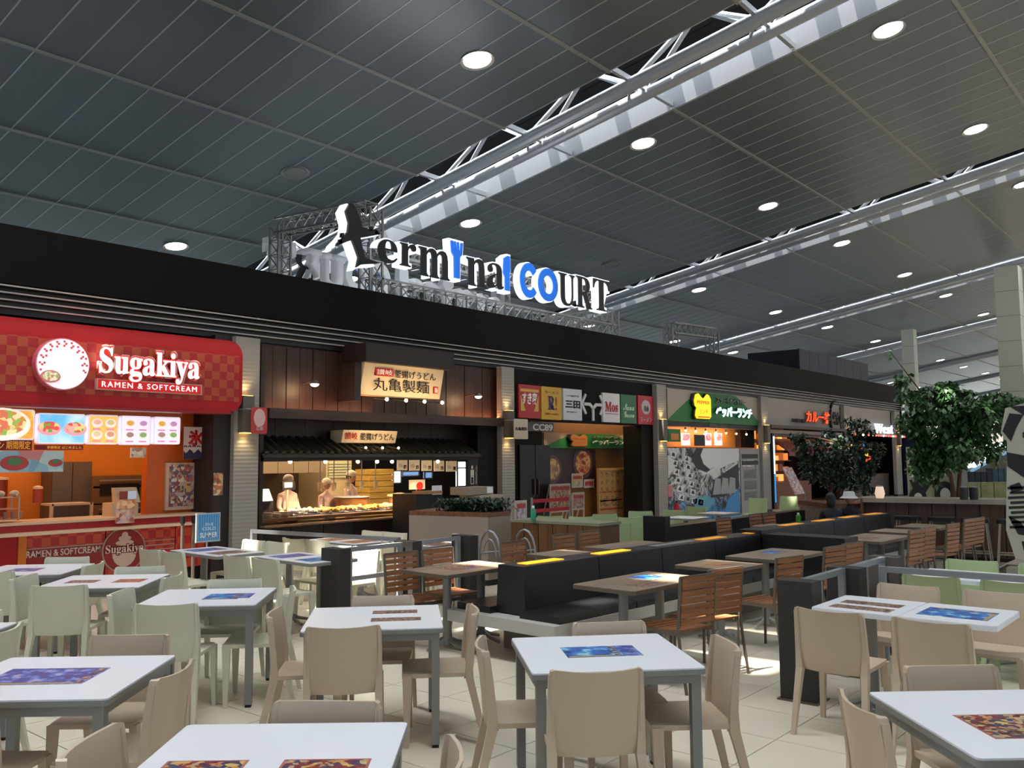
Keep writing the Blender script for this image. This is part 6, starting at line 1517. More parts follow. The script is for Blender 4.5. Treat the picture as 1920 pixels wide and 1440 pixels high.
for face, Y, lab in ((-1, YS, 'big lit roof sign with black and blue letters, an aeroplane and cutlery'), (1, YB2, 'back of the far roof sign with mirrored grey lettering')):
    t = thing('roof_sign', lab, 'sign', (xsa, Y, zR+.7), group=SG)
    xT, xTb = at_y(1120, 550, YS)[0], at_y(525, 470, YB2)[0]; dzb = 0 if face < 0 else at_y(525, 450, YB2)[1]-at_y(1120, 523, YS)[1]
    def mapx(x): return x if face < 0 else (xT+xTb-x)
    for ch, u0, v0, v1, u1 in LET + BLU:
        xa_, za = at_y(u0, v1, YS); xb_ = at_y(u1, v1, YS)[0]; z1_ = at_y(u0, v0, YS)[1]+dzb; za += dzb
        bl = ch in '𝐂𝐎'; hm_ = halo if face < 0 else back_m
        if bl:   # rounded sans letters
            cx, cz_ = (xa_+xb_)/2, (za+z1_)/2; rx, rz_ = (xb_-xa_)/2*.97, (z1_-za)/2
            a0, a1 = (R_(38), R_(322)) if ch == '𝐂' else (0, 2*pi)
            for (k0, d0, d1, m, nm) in ((1.06, .10, -.08, hm_, 'halo'), (1.0, -.08, -.12, blue_f, 'letter')):
                n = 28; o_ = [(mapx(cx+rx*k0*cos(a0+(a1-a0)*i/n)), cz_+rz_*k0*sin(a0+(a1-a0)*i/n)) for i in range(n+1)]
                ki = .56/k0 if k0 == 1 else .52; i_ = [(mapx(cx+rx*ki*cos(a0+(a1-a0)*i/n)), cz_+rz_*ki*sin(a0+(a1-a0)*i/n)) for i in range(n+1)]
                b = B(); y0_, y1_ = (Y+d0, Y+d1) if face < 0 else (Y-d0, Y-d1)
                for i in range(n): b.add([(o_[i][0], y0_, o_[i][1]), (o_[i+1][0], y0_, o_[i+1][1]), (i_[i+1][0], y0_, i_[i+1][1]), (i_[i][0], y0_, i_[i][1]),
                                          (o_[i][0], y1_, o_[i][1]), (o_[i+1][0], y1_, o_[i+1][1]), (i_[i+1][0], y1_, i_[i+1][1]), (i_[i][0], y1_, i_[i][1])], [(0,1,2,3),(4,7,6,5),(0,4,5,1),(3,2,6,7),(0,3,7,4),(1,5,6,2)])
                obj(nm, b, m, t)
        else:
            obj_l(ch, mapx(xa_), za, z1_-za, xb_-xa_, Y, face, False, t)
    # fork (letter i), knife (letter l), aeroplane (letter T)
    def poly(pts, m, d0, d1, nm):
        q = [(mapx(x), z) for x, z in pts]
        return obj(nm, B().prism(q, *((Y+d0, Y+d1) if face < 0 else (Y-d0, Y-d1))), m, t)
    fx, fz = at_y(850, 523, YS); fz += dzb; fw = (at_y(861, 500, YS)[0]-at_y(839, 500, YS)[0])/2.5; fh = at_y(850, 455, YS)[1]+dzb-fz
    for g, m, d0, d1, nm in ((.05, hm_, .10, -.08, 'halo'), (0, blue_f, -.08, -.12, 'fork')):
        poly([(fx-fw*.55-g, fz-g), (fx+fw*.55+g, fz-g), (fx+fw*.6+g, fz+fh*.58), (fx+fw*1.1+g, fz+fh*.68), (fx+fw*1.25+g, fz+fh+g)] +
             ([(fx+fw*.85, fz+fh), (fx+fw*.75, fz+fh*.78), (fx+fw*.45, fz+fh*.78), (fx+fw*.4, fz+fh), (fx+fw*.1, fz+fh), (fx+fw*.05, fz+fh*.78), (fx-fw*.2, fz+fh*.78), (fx-fw*.25, fz+fh), (fx-fw*.55, fz+fh), (fx-fw*.6, fz+fh*.78), (fx-fw*.8, fz+fh*.78), (fx-fw*.85, fz+fh)] if not g else []) +
             [(fx-fw*1.25-g, fz+fh+g), (fx-fw*1.1-g, fz+fh*.68), (fx-fw*.6-g, fz+fh*.58)], m, d0, d1, nm)
    kx, kz = at_y(944, 546, YS); kz += dzb; kh = at_y(944, 481, YS)[1]+dzb-kz
    kw = (at_y(951, 510, YS)[0]-at_y(938, 510, YS)[0])/.4
    for g, m, d0, d1, nm in ((.05, hm_, .10, -.08, 'halo'), (0, blue_f, -.08, -.12, 'knife')):
        poly([(kx-.10*kw-g, kz-g), (kx+.14*kw+g, kz-g), (kx+.14*kw+g, kz+kh*.5), (kx+.19*kw+g, kz+kh*.62), (kx+.17*kw+g, kz+kh+g), (kx+.02*kw, kz+kh+g), (kx-.16*kw-g, kz+kh*.92), (kx-.2*kw-g, kz+kh*.5), (kx-.10*kw-g, kz+kh*.38)], m, d0, d1, nm)
    if face < 0:
        q = [(648, 384), (655, 386), (664, 405), (671, 428), (700, 436), (706, 441), (680, 446), (667, 448), (672, 470), (677, 486), (696, 492), (699, 496), (678, 497), (668, 498), (660, 503), (662, 495), (664, 484), (656, 462), (652, 452), (640, 456), (622, 464), (624, 458), (636, 446), (644, 436), (646, 420), (640, 398)]
        cxm, czm = 660, 445
        for g, m, d0, d1, nm in ((1.05, halo, .12, -.08, 'halo'), (1.0, face_k, -.08, -.14, 'aeroplane')):
            poly([at_y(cxm+(u-cxm)*g - (3 if g > 1 else 0), czm+(v-czm)*g + (2 if g > 1 else 0), YS) for u, v in q], m, d0, d1, nm)
        for (u, v) in ((634, 444), (630, 456), (688, 432), (697, 438)): poly([at_y(u-2, v-5, YS), at_y(u+2, v-5, YS), at_y(u+3, v+3, YS), at_y(u-3, v+3, YS)], face_k, -.08, -.14, 'engine')
    else:
        x, z = at_y(660, 500, YS); text('𝐓', mapx(x), z-.1+dzb, 1.0, Y+.0, mat('sign_back_grey', '#8f9296', .4, .3), t, w=.7, depth=.15, face=1, name='letter')
lamp('sign_glow', 'AREA', ((xsa+xsb)/2, (YS+YB2)/2, zR+.3), 60, (.9, .95, 1), shape='RECTANGLE', size=6, size_y=2, aim=(0, 0, 1))
# the second, lower truss arch
t = thing('truss_arch', 'bare aluminium truss arch standing on the roof right of the sign', 'truss', (at_y(1255, 640, 13)[0], 13, zR))
xq0, xq1 = at_y(1258, 640, 13)[0], at_y(1335, 640, 13)[0]; zq = at_y(1258, 615, 13)[1]
for a, c in (((xq0, 13, zR), (xq0, 13, zq)), ((xq1, 13, zR), (xq1, 13, zq+.1)), ((xq0, 13, zq), (xq1, 13, zq+.1))): b = B(); ltruss(b, a, c, .3); obj('lattice_beam', b, alu, t)

# ================================================================ bar, stools, trees, far hall
bw_ = wood('bar_wood', '#5a4332', '#443022', 'z', 2.2, .5)
p0, p1 = Vector(at_z(1617, 933, 1.02)), Vector(at_z(1930, 938, 1.02))
t = thing('bar_counter', 'long wood-panelled bar counter with a pale top edge at the right', 'counter', (p0.x, p1.y, 0))
d = (p1-p0).normalized(); q = Vector((-d.y, d.x, 0)); q = q if q.x > 0 else -q; QB = q.copy(); L = (p1-p0).length
def seg(a, b_, w0, w1, z0, z1):
    A_, B_ = p0+d*a+q*w0, p0+d*b_+q*w0; C2, D2 = p0+d*b_+q*w1, p0+d*a+q*w1
    return B().hexa([(A_.x, A_.y, z0), (B_.x, B_.y, z0), (C2.x, C2.y, z0), (D2.x, D2.y, z0), (A_.x, A_.y, z1), (B_.x, B_.y, z1), (C2.x, C2.y, z1), (D2.x, D2.y, z1)])
n = 7
for i in range(n): obj('front_panel', seg(L*i/n+.008, L*(i+1)/n-.008, .12, .5, .06, .94), bw_, t)
obj('end_panel', seg(-.04, 0, .0, .7, 0, 1.0), wood('bar_end_wood', '#8a5f3c', '#6f4a2c', 'z', 2), t)
obj('top', seg(-.06, L, 0, .72, .94, 1.02), mat('bar_top_edge', '#b0a698', .4), t); obj('plinth', seg(0, L, .16, .5, 0, .06), black, t)
def stool():
    t = thing('bar_stool', '', 'stool'); wm = mat('stool_steel', '#a89c90', .4, .3)
    obj('seat', B().prism(rrect(-.19, .19, -.17, .17, .05), .71, .77, 'z'), black_vinyl, t)
    for sx in (-1, 1):
        for sy in (-1, 1): obj('leg', B().bar((sx*.15, sy*.13, .71), (sx*.21, sy*.19, 0), .018), wm, t)
    obj('footrest', B().bar((-.19, -.17, .25), (.19, -.17, .25), .018).bar((-.19, .17, .25), (.19, .17, .25), .018).bar((-.19, -.17, .25), (-.19, .17, .25), .018).bar((.19, -.17, .25), (.19, .17, .25), .018), wm, t)
    return t
ST = Proto(stool)
for k, u in enumerate((1640, 1702, 1765, 1828, 1895)):
    p = ray(u, 960); p = p*(15.2/p.x); ST.put((p.x, p.y, 0), math.atan2(d.y, d.x), 'black-seated bar stool with thin steel legs, %s from the left at the bar' % ['first', 'second', 'third', 'fourth', 'fifth'][k], 'bar stools')
random.seed(21)
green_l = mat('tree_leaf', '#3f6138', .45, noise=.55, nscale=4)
bark = mat('tree_bark', '#5a3a26', .8, noise=.3, nscale=12, bump=.4)
def tree(x, y, z0, stems, blobs, n, lab, size=.1, leafm=green_l):
    t = thing('fig_tree', lab, 'tree', (x, y, 0))
    for s_ in stems: obj('trunk', B().tube(s_, .055, 7, r2=.025), bark, t, True)
    br = B(); top = Vector(stems[0][-1])
    for c, r in blobs: br.tube([top, (top+Vector(c))/2+Vector((0, 0, .05)), c], .02, 5, r2=.008)
    obj('branches', br, bark, t, kind='stuff')
    b = B(); tot = sum(r[0]*r[1]*r[2] for c, r in blobs)
    more = []
    for c, r in blobs:
        for q in range(3):
            v = Vector((random.uniform(-1, 1), random.uniform(-1, 1), random.uniform(-.8, 1))).normalized()
            more.append(((c[0]+v.x*r[0]*1.05, c[1]+v.y*r[1]*1.05, c[2]+v.z*r[2]*1.05), tuple(x*random.uniform(.28, .45) for x in r)))
    blobs = [(c, tuple(x*.84 for x in r)) for c, r in blobs] + more
    for c, r in blobs:
        for k in range(int(n*(r[0]*r[1]*r[2]/tot)**.8/len(blobs)**.2)):
            while True:
                v = Vector((random.uniform(-1, 1), random.uniform(-1, 1), random.uniform(-1, 1)))
                if v.length < 1 and (v.length > .35 or random.random() < .3): break
            p = Vector((c[0]+v.x*r[0], c[1]+v.y*r[1], c[2]+v.z*r[2]))
            a = random.uniform(0, 6.28); e = random.uniform(-1.3, -.1); l = size*random.uniform(.6, 1.2)
            dd = Vector((cos(a)*cos(e), sin(a)*cos(e), sin(e)))*l; w_ = Vector((-sin(a), cos(a), random.uniform(-.4, .4)))*l*.28
            b.add([p, p+dd*.45+w_, p+dd, p+dd*.45-w_], [(0, 1, 2, 3)])
    obj('foliage', b, leafm, t, kind='stuff'); return t
def bl(u, v, ru, rv, D):
    r = ray(u, v); p = r*D + Vector((0, 0, CAM_H)); k = D/FPX
    return ((p.x, p.y, p.z), (ru*k, ru*k, rv*k))
D = 19.0
base = ray(1785, 930)*D
bx, by = base.x, base.y
def pt(u, v, DD=19.0): p = ray(u, v)*DD; return (p.x, p.y, p.z+CAM_H)
tree(bx, by, 0, [[(pt(1789, 930)[0], pt(1789, 930)[1], 0), pt(1788, 925), pt(1782, 890), pt(1765, 860), pt(1770, 800)], [(pt(1797, 930)[0], pt(1797, 930)[1], 0), pt(1797, 925), pt(1800, 880), pt(1808, 840), pt(1800, 790)]],
     [bl(1693, 720, 16, 26, D), bl(1715, 745, 28, 18, D), bl(1745, 800, 50, 45, D), bl(1770, 850, 60, 40, D), bl(1800, 760, 55, 38, D), bl(1730, 850, 35, 35, D), bl(1845, 790, 45, 36, D), bl(1870, 750, 40, 22, D),
      bl(1840, 840, 38, 30, D), bl(1895, 770, 30, 22, D), bl(1770, 740, 35, 20, D), bl(1700, 790, 25, 30, D), bl(1810, 800, 50, 45, D), bl(1670, 660, 5, 14, D), bl(1745, 880, 25, 28, D)], 10500, 'large dark green fig tree rising behind the bar counter', .17)
D2 = 20.5
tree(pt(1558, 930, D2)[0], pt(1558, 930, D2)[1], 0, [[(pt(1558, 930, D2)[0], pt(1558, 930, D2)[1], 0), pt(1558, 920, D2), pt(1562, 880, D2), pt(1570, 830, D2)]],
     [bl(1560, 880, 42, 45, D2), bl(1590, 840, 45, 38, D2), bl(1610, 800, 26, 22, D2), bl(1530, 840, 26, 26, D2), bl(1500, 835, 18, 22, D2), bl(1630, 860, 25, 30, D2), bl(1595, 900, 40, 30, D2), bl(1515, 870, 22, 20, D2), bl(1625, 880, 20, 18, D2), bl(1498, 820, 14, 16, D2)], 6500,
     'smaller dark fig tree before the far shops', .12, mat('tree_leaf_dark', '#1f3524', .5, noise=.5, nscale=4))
# planter of the small tree
p = at_z(1500, 938, .9); q2 = at_z(1552, 944, .9)
t = thing('planter_box', 'low beige planter with a wooden cap under the smaller tree', 'planter', (p.x, p.y, 0))
dd = (q2-p); nn = Vector((-dd.y, dd.x, 0)).normalized(); nn = nn if nn.dot(p) > 0 else -nn
for (o0, o1, z0, z1, m, nm) in ((0, .8, 0, .82, pb, 'side_panel'), (-.03, .83, .82, .9, wood('cap_wood', '#7a4e34', '#5c3a26', 'x', 2), 'wooden_cap')):
    a, b_ = p+nn*o0-dd*.02, q2+dd*.15+nn*o0; c, e = q2+dd*.15+nn*o1, p+nn*o1
    obj(nm, B().hexa([(a.x, a.y, z0), (b_.x, b_.y, z0), (c.x, c.y, z0), (e.x, e.y, z0), (a.x, a.y, z1), (b_.x, b_.y, z1), (c.x, c.y, z1), (e.x, e.y, z1)]), m, t)
pb2 = at_z(1504, 972, .72); bottle(13.35, 5.5, .722, '#3f8a2c', 'small green bottle on the table behind the far bench', .16)
# pop-art cut-out panel at the right edge
ca = Vector(at_z(1893, 1090, 0)); ca = Vector((11.3, 2.24, 0))
t = thing('art_panel', 'tall black and white pop-art patterned panel at the right edge', 'panel', (ca.x, ca.y, 0))
X0, Y0 = ca.x, ca.y
def pop(nm, pts, m, dx=0): return obj(nm, B().prism([(Y0-a, z) for a, z in pts], X0+dx, X0+.08 if dx == 0 else X0, 'x'), m, t)
pw2 = mat('pop_white', '#a8a598', .5); pk2 = mat('pop_black', '#17171a', .5)
pop('board', [(0, .9), (.06, 1.9), (0, 2.0), (.06, 2.28), (.3, 2.34), (.9, 2.34), (.9, 0.02), (.3, .02), (.1, .5)], pw2)
for pts in ([(.02, 2.02), (.10, 2.22), (.24, 2.2), (.16, 2.05), (.1, 1.9)], [(.22, 2.0), (.38, 2.05), (.34, 1.92), (.22, 1.94)], [(.05, 1.78), (.4, 1.70), (.9, 1.8), (.9, 1.55), (.45, 1.42), (.2, 1.5), (.05, 1.62)],
            [(.1, 2.3), (.3, 2.3), (.5, 2.2), (.7, 2.3), (.3, 2.15)], [(.28, 1.88), (.4, 1.9), (.5, 1.82), (.35, 1.84)], [(.06, 1.4), (.16, 1.44), (.2, 1.36), (.08, 1.32)], [(.15, .78), (.9, .9), (.9, .1), (.45, .1), (.2, .5)], [(.03, 1.06), (.15, 1.0), (.24, .84), (.12, .86)]): pop('ink_shape', pts, pk2, -.006)
for k in range(9):
    z = .92+k*.055; pop('zebra_stripe', [(.04+.02*(k % 2), z), (.3, z+.02), (.5, z-.02), (.9, z+.03), (.9, z+.05), (.5, z), (.3, z+.045), (.04+.02*(k % 2), z+.028)], pk2, -.006)
pop('lime_patch', [(.15, .42), (.5, .45), (.5, .36), (.15, .34)], mat('pop_lime', '#9aac5a', .5), -.008)
for k, (y, l) in enumerate(((1.62, 'left'), (1.15, 'right'))):
    t = thing('tube_chair', 'black metal tube armchair at the right edge before the pop-art panel, %s one' % l, 'chair', (9.85+k*.35, y+.2, 0), group='black tube armchairs')
    x, yy = 9.85+k*.35, y+.2
    for q in range(4): obj('arch', B().tube([(x-.2+q*.13, yy+.22, 0 if q in (0, 3) else .42), (x-.2+q*.13, yy+.2, .62), (x-.2+q*.13, yy+.1, .70), (x-.2+q*.13, yy-.15, .70), (x-.2+q*.13, yy-.22, .6), (x-.2+q*.13, yy-.24, 0 if q in (0, 3) else .42)], .014, 6), dark_metal, t)
    obj('seat', B().box(x-.2, x+.2, yy-.2, yy+.2, .42, .45), black, t)
# car mural and things beyond the bar
def far_rect(u0, v0, v1, u1, D):
    a, b_, c = Vector(pt(u0, v1, D)), Vector(pt(u1, v1, D)), Vector(pt(u0, v0, D)); return a, b_, c
a, b_, c = far_rect(1704, 838, 935, 1800, 27)
t = thing('car_mural', 'white wall panel with a black and white comic car print beyond the bar', 'mural', (a.x, a.y, 0))
dx = (b_-a).normalized(); Wm = (b_-a).length; Hm = c.z
def fp(nm, pts, m, off=0, th=.05):
    nrm = Vector((dx.y, -dx.x, 0)); nrm = nrm if nrm.dot(a) < 0 else -nrm
    f0 = [a.xy.to_3d()+dx*(s_*Wm)+nrm*off+Vector((0, 0, z*Hm)) for s_, z in pts]; f1 = [p_-nrm*th for p_ in f0]; n = len(pts)
    return obj(nm, B().add([*f0, *f1], [tuple(range(n)), tuple(range(2*n-1, n-1, -1))]+[(i, (i+1) % n, (i+1) % n+n, i+n) for i in range(n)]), m, t)
fp('board', [(0, 0), (1, 0), (1, 1), (0, 1)], mat('mural_cream', '#a8a48a', .5)); car = pk2
fp('car_body', [(.02, .55), (.2, .62), (.45, .9), (.9, .97), (.98, .7), (.7, .55), (.5, .45), (.3, .5)], mat('mural_white', '#b8b6b6', .5), .03, .02)
for pts in ([(.0, .86), (.3, .97), (.5, .99), (.42, .9), (.2, .8)], [(.2, .72), (.5, .86), (.55, .78), (.3, .66)], [(.02, .5), (.12, .3), (.3, .28), (.45, .45), (.3, .5)]): fp('ink_shape', pts, pk2, .04, .02)
for cx_, cz2, r in ((.17, .22, .17), (.7, .28, .2)):
    fp('wheel', [(cx_+r*cos(k*pi/10), cz2+r*1.0*sin(k*pi/10)) for k in range(20)], pk2, .05, .02); fp('hub', [(cx_+r*.5*cos(k*pi/10), cz2+r*.5*sin(k*pi/10)) for k in range(20)], mat('mural_white', '#b8b6b6', .5), .06, .02)
t = thing('escalator', 'escalator with two bright handrail light lines rising to the right', 'escalator', (pt(1815, 880, 30)[0], pt(1815, 880, 30)[1], 0))
el = mat('escalator_light', '#e8fbff', .3, emit=1.6)
for (u0, v0, u1, v1, m) in ((1813, 868, 1902, 820, el), (1815, 876, 1902, 828, el), (1820, 884, 1906, 838, mat('escalator_blue', '#7aa8c8', .3, emit=.5))):
    obj('handrail_light', B().bar(pt(u0, v0, 30), pt(u1, v1, 30), .08), m, t)
obj('truss_side', B().add([pt(1805, 890, 30.2), pt(1925, 890, 30.2), pt(1925, 822, 30.2), (pt(1805, 890, 31)), pt(1925, 890, 31), pt(1925, 822, 31)], [(0, 1, 2), (3, 5, 4), (0, 3, 4, 1), (1, 4, 5, 2), (0, 2, 5, 3)]), mat('escalator_side', '#5c554c', .5), t)
t.location.z = 0
for (u0, v0, v1, u1, DD, c_, lab, cat, nm) in [(1818, 885, 912, 1862, 26, '#232634', 'dark shop shelves beneath the escalator', 'shelf', 'dark_shelves'), (1862, 878, 905, 1905, 27, '#3f5a60', 'blue-grey sign board beneath the escalator', 'sign', 'blue_board'), (1815, 905, 935, 1915, 24, '#7c7a52', 'low olive counter beyond the bar', 'counter', 'olive_counter'), (1800, 870, 935, 1817, 23, '#6f706c', 'grey square post beyond the bar', 'post', 'grey_post')]:
    a, b_, c = far_rect(u0, v0, v1, u1, DD); dxx = (b_-a).normalized(); nr = Vector((-dxx.y, dxx.x, 0)); nr = nr if nr.dot(a) > 0 else -nr; w_ = (b_-a).length
    t = thing(nm, lab, cat, (a.x, a.y, 0)); n = 1 if 'post' in lab else 4; top = c.z
    for i in range(n):
        A2, B2 = a+dxx*(w_*i/n+.01), a+dxx*(w_*(i+1)/n-.01)
        obj('panel', B().hexa([(A2.x, A2.y, .02), (B2.x, B2.y, .02), (B2.x+nr.x*.4, B2.y+nr.y*.4, .02), (A2.x+nr.x*.4, A2.y+nr.y*.4, .02), (A2.x, A2.y, top), (B2.x, B2.y, top), (B2.x+nr.x*.4, B2.y+nr.y*.4, top), (A2.x+nr.x*.4, A2.y+nr.y*.4, top)]), mat('far_'+nm, c_, .6, noise=.25, nscale=5), t)
    obj('foot', B().hexa([(a.x, a.y, 0), (b_.x, b_.y, 0), (b_.x+nr.x*.4, b_.y+nr.y*.4, 0), (a.x+nr.x*.4, a.y+nr.y*.4, 0), (a.x, a.y, .02), (b_.x, b_.y, .02), (b_.x+nr.x*.4, b_.y+nr.y*.4, .02), (a.x+nr.x*.4, a.y+nr.y*.4, .02)]), black, t)
# block at the end of the shops: blue-lit vending corner
a = Vector((XE+.2, 12.4, 0)); t = thing('vending_machine', 'dark blue machine with a purple light at the end of the shops', 'machine', (a.x, a.y, 0))
obj('cabinet', B().box(XE+.1, XE+1.2, 11.6, 12.4, 0, 2.9), mat('machine_blue', '#101a4a', .4), t); obj('screen', B().box(XE+.2, XE+.9, 11.58, 11.6, 1.7, 2.4), mat('machine_screen', '#9ad8b8', .4, emit=.7), t); obj('purple_light', B().ball((XE+.9, 11.5, 2.8), .14), mat('purple_light', '#9a30ff', .4, emit=3), t)
# things on the bar
for k, (u, v, c_, h, l) in enumerate(((1642, 936, '#e8c8b0', .2, 'glowing pale paper lantern on the left end of the bar'), (1803, 939, '#3a3a3a', .2, 'black condiment holder on the bar by the tree'), (1822, 939, '#2c2c2e', .2, 'second black holder on the bar'))):
    p = Vector(at_z(u, v, 1.02)) + QB*.4
    t = thing('lantern' if k == 0 else 'condiment_holder', l, 'lantern' if k == 0 else 'holder', (p.x, p.y, 1.02)); obj('body', B().lathe((p.x, p.y, 1.02), [(.06, 0), (.085 if k == 0 else .07, h*.4), (.06 if k == 0 else .07, h)], 12), mat('bar_item%d' % k, c_, .5, emit=.7 if k == 0 else 0), t, True); obj('lid', B().lathe((p.x, p.y, 1.02+h), [(.05, 0), (.04, .02)], 10), steel, t)

# ================================================================ people
skin = mat('skin', '#b98a6c', .5); hair = mat('dark_hair_mat', '#17100d', .5)
def limb_mesh(name, joints, m, parent, sub=1):
    """joints: chains of (x,y,z,r) joined into one skinned surface"""
    me = bpy.data.meshes.new(name); vs, es, rs = [], [], []; idx = {}
    for ch in joints:
        prev = None
        for (x, y, z, r) in ch:
            k = (round(x, 3), round(y, 3), round(z, 3))
            if k not in idx: idx[k] = len(vs); vs.append((x, y, z)); rs.append(r)
            i = idx[k]
            if prev is not None and prev != i: es.append((prev, i))
            prev = i
    me.from_pydata(vs, es, []); o = bpy.data.objects.new(name, me); COL.objects.link(o)
    md = o.modifiers.new('s', 'SKIN'); s2 = o.modifiers.new('u', 'SUBSURF'); s2.levels = sub
    for i, sv in enumerate(me.skin_vertices[0].data): sv.radius = (rs[i], rs[i]); sv.use_root = (i == 0)
    dg = bpy.context.evaluated_depsgraph_get(); nm = bpy.data.meshes.new_from_object(o.evaluated_get(dg))
    bpy.data.objects.remove(o); bpy.data.meshes.remove(me)
    nm.materials.clear(); nm.materials.append(m); nm.name = name
    for p_ in nm.polygons: p_.use_smooth = True
    r = bpy.data.objects.new(name, nm); COL.objects.link(r); r.parent = parent; return r
def head(t, z, hat, hm, hair_m=hair, long_hair=False, y=0):
    obj('head', B().ball((0, y, z), .095, 14, 10, (.85, 1, 1.22)), skin, t, True)
    hd_ = t.children[-1] if t.children else None
    hd_ = [c for c in t.children if c.name.startswith('head')][-1]
    for sx in (-1, 1):
        obj('ear', B().ball((sx*.083, y, z-.01), .02, 6, 4, (.5, .8, 1.3)), skin, hd_); obj('eye', B().ball((sx*.032, y+.085, z+.005), .011, 6, 4), hair, hd_)
    obj('nose', B().ball((0, y+.098, z-.02), .014, 6, 4, (.8, 1, 1.4)), skin, hd_); obj('mouth', B().box(-.02, .02, y+.083, y+.09, z-.057, z-.05), mat('lip', '#8a4a40', .5), hd_)
    hb = B().ball((0, y-.015, z+.03), .105, 12, 8, (.9, 1, 1.05))
    hb.v = [(x, yy, zz) if not (yy > y+.05 and zz < z+.06) else (x*.9, y+.05, max(zz, z+.06)) for x, yy, zz in hb.v]
    if long_hair: hb.ball((0, y-.07, z-.06), .09, 10, 8, (.9, .6, 1.5))
    obj('hair', hb, hair_m, t, True)
    if hat == 'bucket': obj('hat', B().lathe((0, y, z+.03), [(.175, -.02), (.115, .03), (.10, .10), (.085, .115), (.02, .12)], 18), hm, t, True)
    elif hat == 'cap': obj('cap', B().ball((0, y-.005, z+.065), .108, 14, 8, (.95, 1.02, .85)), hm, t, True)
    elif hat == 'scarf': obj('head_scarf', B().ball((0, y-.015, z+.045), .112, 14, 8, (.95, 1.02, 1.0)).ball((0, y-.1, z-.02), .05, 8, 6, (1, .7, 1.5)), hm, t, True)
def hand(t, x, y, z, sx, dirv=(0, 1, 0)):
    ch = []; d_ = Vector(dirv).normalized(); s_ = Vector((1, 0, 0))
    w_ = Vector((x, y, z)); pm = w_+d_*.05
    ch.append([(*w_, .02), (*pm, .024)])
    for k in range(4):
        b0_ = pm+s_*((k-1.5)*.017)+d_*.02; l_ = (.055, .065, .06, .045)[k]
        ch.append([(*pm, .024), (*b0_, .009), (*(b0_+d_*l_*.5+Vector((0, 0, -.006))), .008), (*(b0_+d_*l_+Vector((0, 0, -.02))), .007)])
    tb = w_+s_*(-sx*.025)+d_*.02; ch.append([(*w_, .02), (*tb, .011), (*(tb+d_*.03+s_*(-sx*.015)), .009)])
    return limb_mesh('hand', ch, skin, t, 1)
def worker(x, y, rz, lab, hat, shirt, hatm, lean=0):
    t = thing('person', lab, 'person', (0, 0, 0))
    H = 1.60; sh = 1.32
    body = limb_mesh('body', [[(0, 0, .92, .14), (0, .0, 1.05, .12), (0, .01, 1.22, .14), (0, .01, sh, .11), (0, .015, sh+.09, .05), (0, .02, sh+.14, .045)]] +
        [[(0, .01, sh, .11), (sx*.15, 0, sh-.01, .065), (sx*.20, .04, sh-.25, .048), (sx*.16, .24, sh-.36, .038), (sx*.12, .36, sh-.36, .028)] for sx in (-1, 1)] +
        [[(0, 0, .92, .14), (sx*.09, 0, .85, .095), (sx*.10, .01, .48, .065), (sx*.10, -.02, .09, .045), (sx*.10, .1, .04, .04)] for sx in (-1, 1)], shirt, t)
    for sx in (-1, 1): hand(t, sx*.12, .36, sh-.36, sx, (0, 1, -.2))
    obj('apron', B().box(-.15, .15, .12, .135, .55, 1.2), mat('apron_pale', '#c0a8a0', .7), t)
    head(t, sh+.27, hat, hatm, y=.03)
    t.location = (x, y, 0); t.rotation_euler.z = rz; return t
pinkw = mat('uniform_pale', '#cdb0a8', .7); hatw = mat('cap_pale', '#d8c4b4', .7)
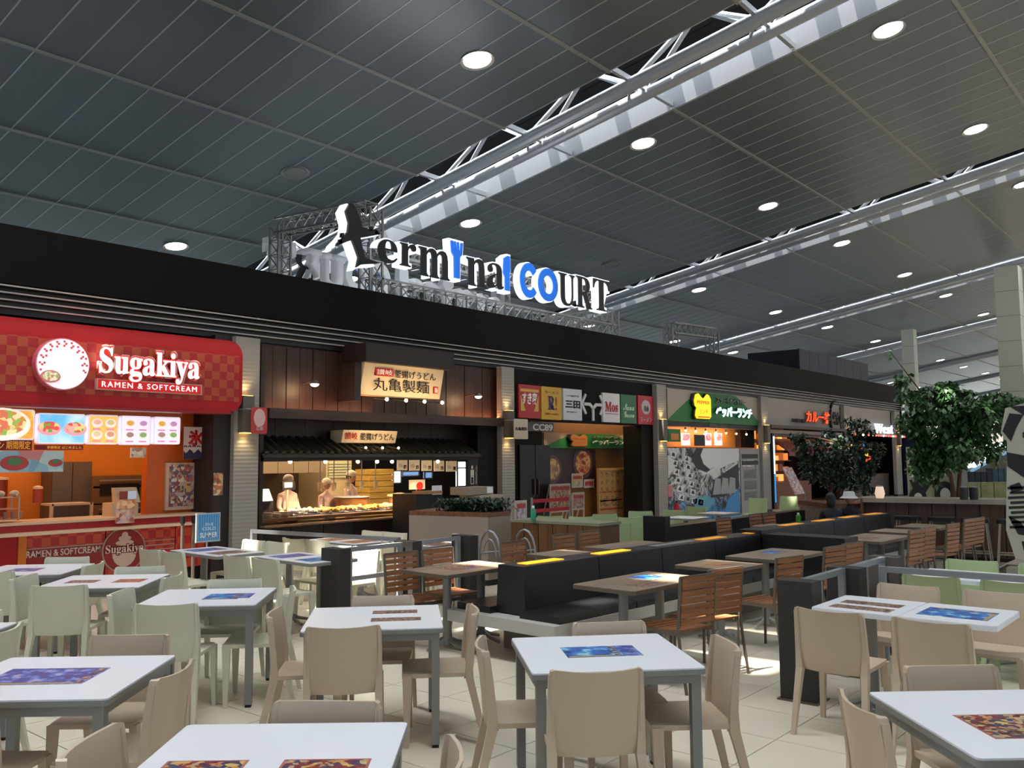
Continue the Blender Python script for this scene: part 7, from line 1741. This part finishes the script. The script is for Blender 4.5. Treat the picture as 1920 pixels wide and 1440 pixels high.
for u, l, hat in ((547, 'kitchen worker in a pale shirt and cap behind the register', 'cap'), (619, 'kitchen worker in pale pink with a head scarf behind the tempura', 'scarf'), (664, 'kitchen worker in a white cap bending over the pots', 'cap')):
    x, _ = at_y(u, 920, 13.0+.3*(u > 600)); w_ = worker(x, 13.12+.3*(u > 600), R_(180+ (u % 7)*6-15), l, hat, pinkw, hatw); k_ = at_y(u, {547: 893, 619: 899, 664: 885}[u], w_.location.y)[1]/1.70; w_.scale = (k_*1.05, k_*1.05, k_)
def sitter(x, y, rz, lab, hat, shirt):
    t = thing('person', lab, 'person', (0, 0, 0)); sh = 1.02
    limb_mesh('body', [[(0, -.02, .53, .14), (0, 0, .68, .125), (0, .04, .88, .135), (0, .06, sh, .105), (0, .08, sh+.08, .05), (0, .1, sh+.12, .045)]] +
        [[(0, .06, sh, .105), (sx*.15, .05, sh-.02, .062), (sx*.19, .16, sh-.24, .045), (sx*.12, .36, sh-.26, .035), (sx*.10, .42, sh-.26, .027)] for sx in (-1, 1)] +
        [[(0, -.02, .53, .14), (sx*.10, .1, .53, .10), (sx*.11, .42, .50, .07), (sx*.11, .43, .10, .045), (sx*.11, .54, .045, .04)] for sx in (-1, 1)], shirt, t)
    for sx in (-1, 1): hand(t, sx*.10, .42, sh-.26, sx)
    head(t, sh+.24, hat, mat('hat_white', '#dcdcdc', .6), long_hair=hat != 'bucket', y=.13)
    t.location = (x, y, 0); t.rotation_euler.z = rz; t.scale = (.88, .88, .82); return t
navy = mat('dark_shirt', '#14161f', .7)
p = pt(1559, 935, 14.6); sitter(p[0], p[1], R_(-60), 'seated person with dark hair tied up and a dark top behind the bench', None, navy)
p = pt(1592, 935, 15.0); sitter(p[0], p[1], R_(110), 'seated person in a white bucket hat and dark top behind the bench', 'bucket', navy)
for p, l in ((pt(1559, 935, 14.6), 'left'), (pt(1592, 935, 15.0), 'right')):
    t = thing('stool_seat', f'low dark stool under the {l} seated person', 'stool', (p[0], p[1], 0), group='stools of the seated people')
    obj('seat', B().lathe((p[0], p[1], .28), [(.16, 0), (.17, .03), (.16, .05)], 16), black_vinyl, t); obj('post', B().tube([(p[0], p[1], .02), (p[0], p[1], .28)], .03, 8), steel, t); obj('base', B().lathe((p[0], p[1], 0), [(.18, 0), (.18, .02)], 16), steel, t)
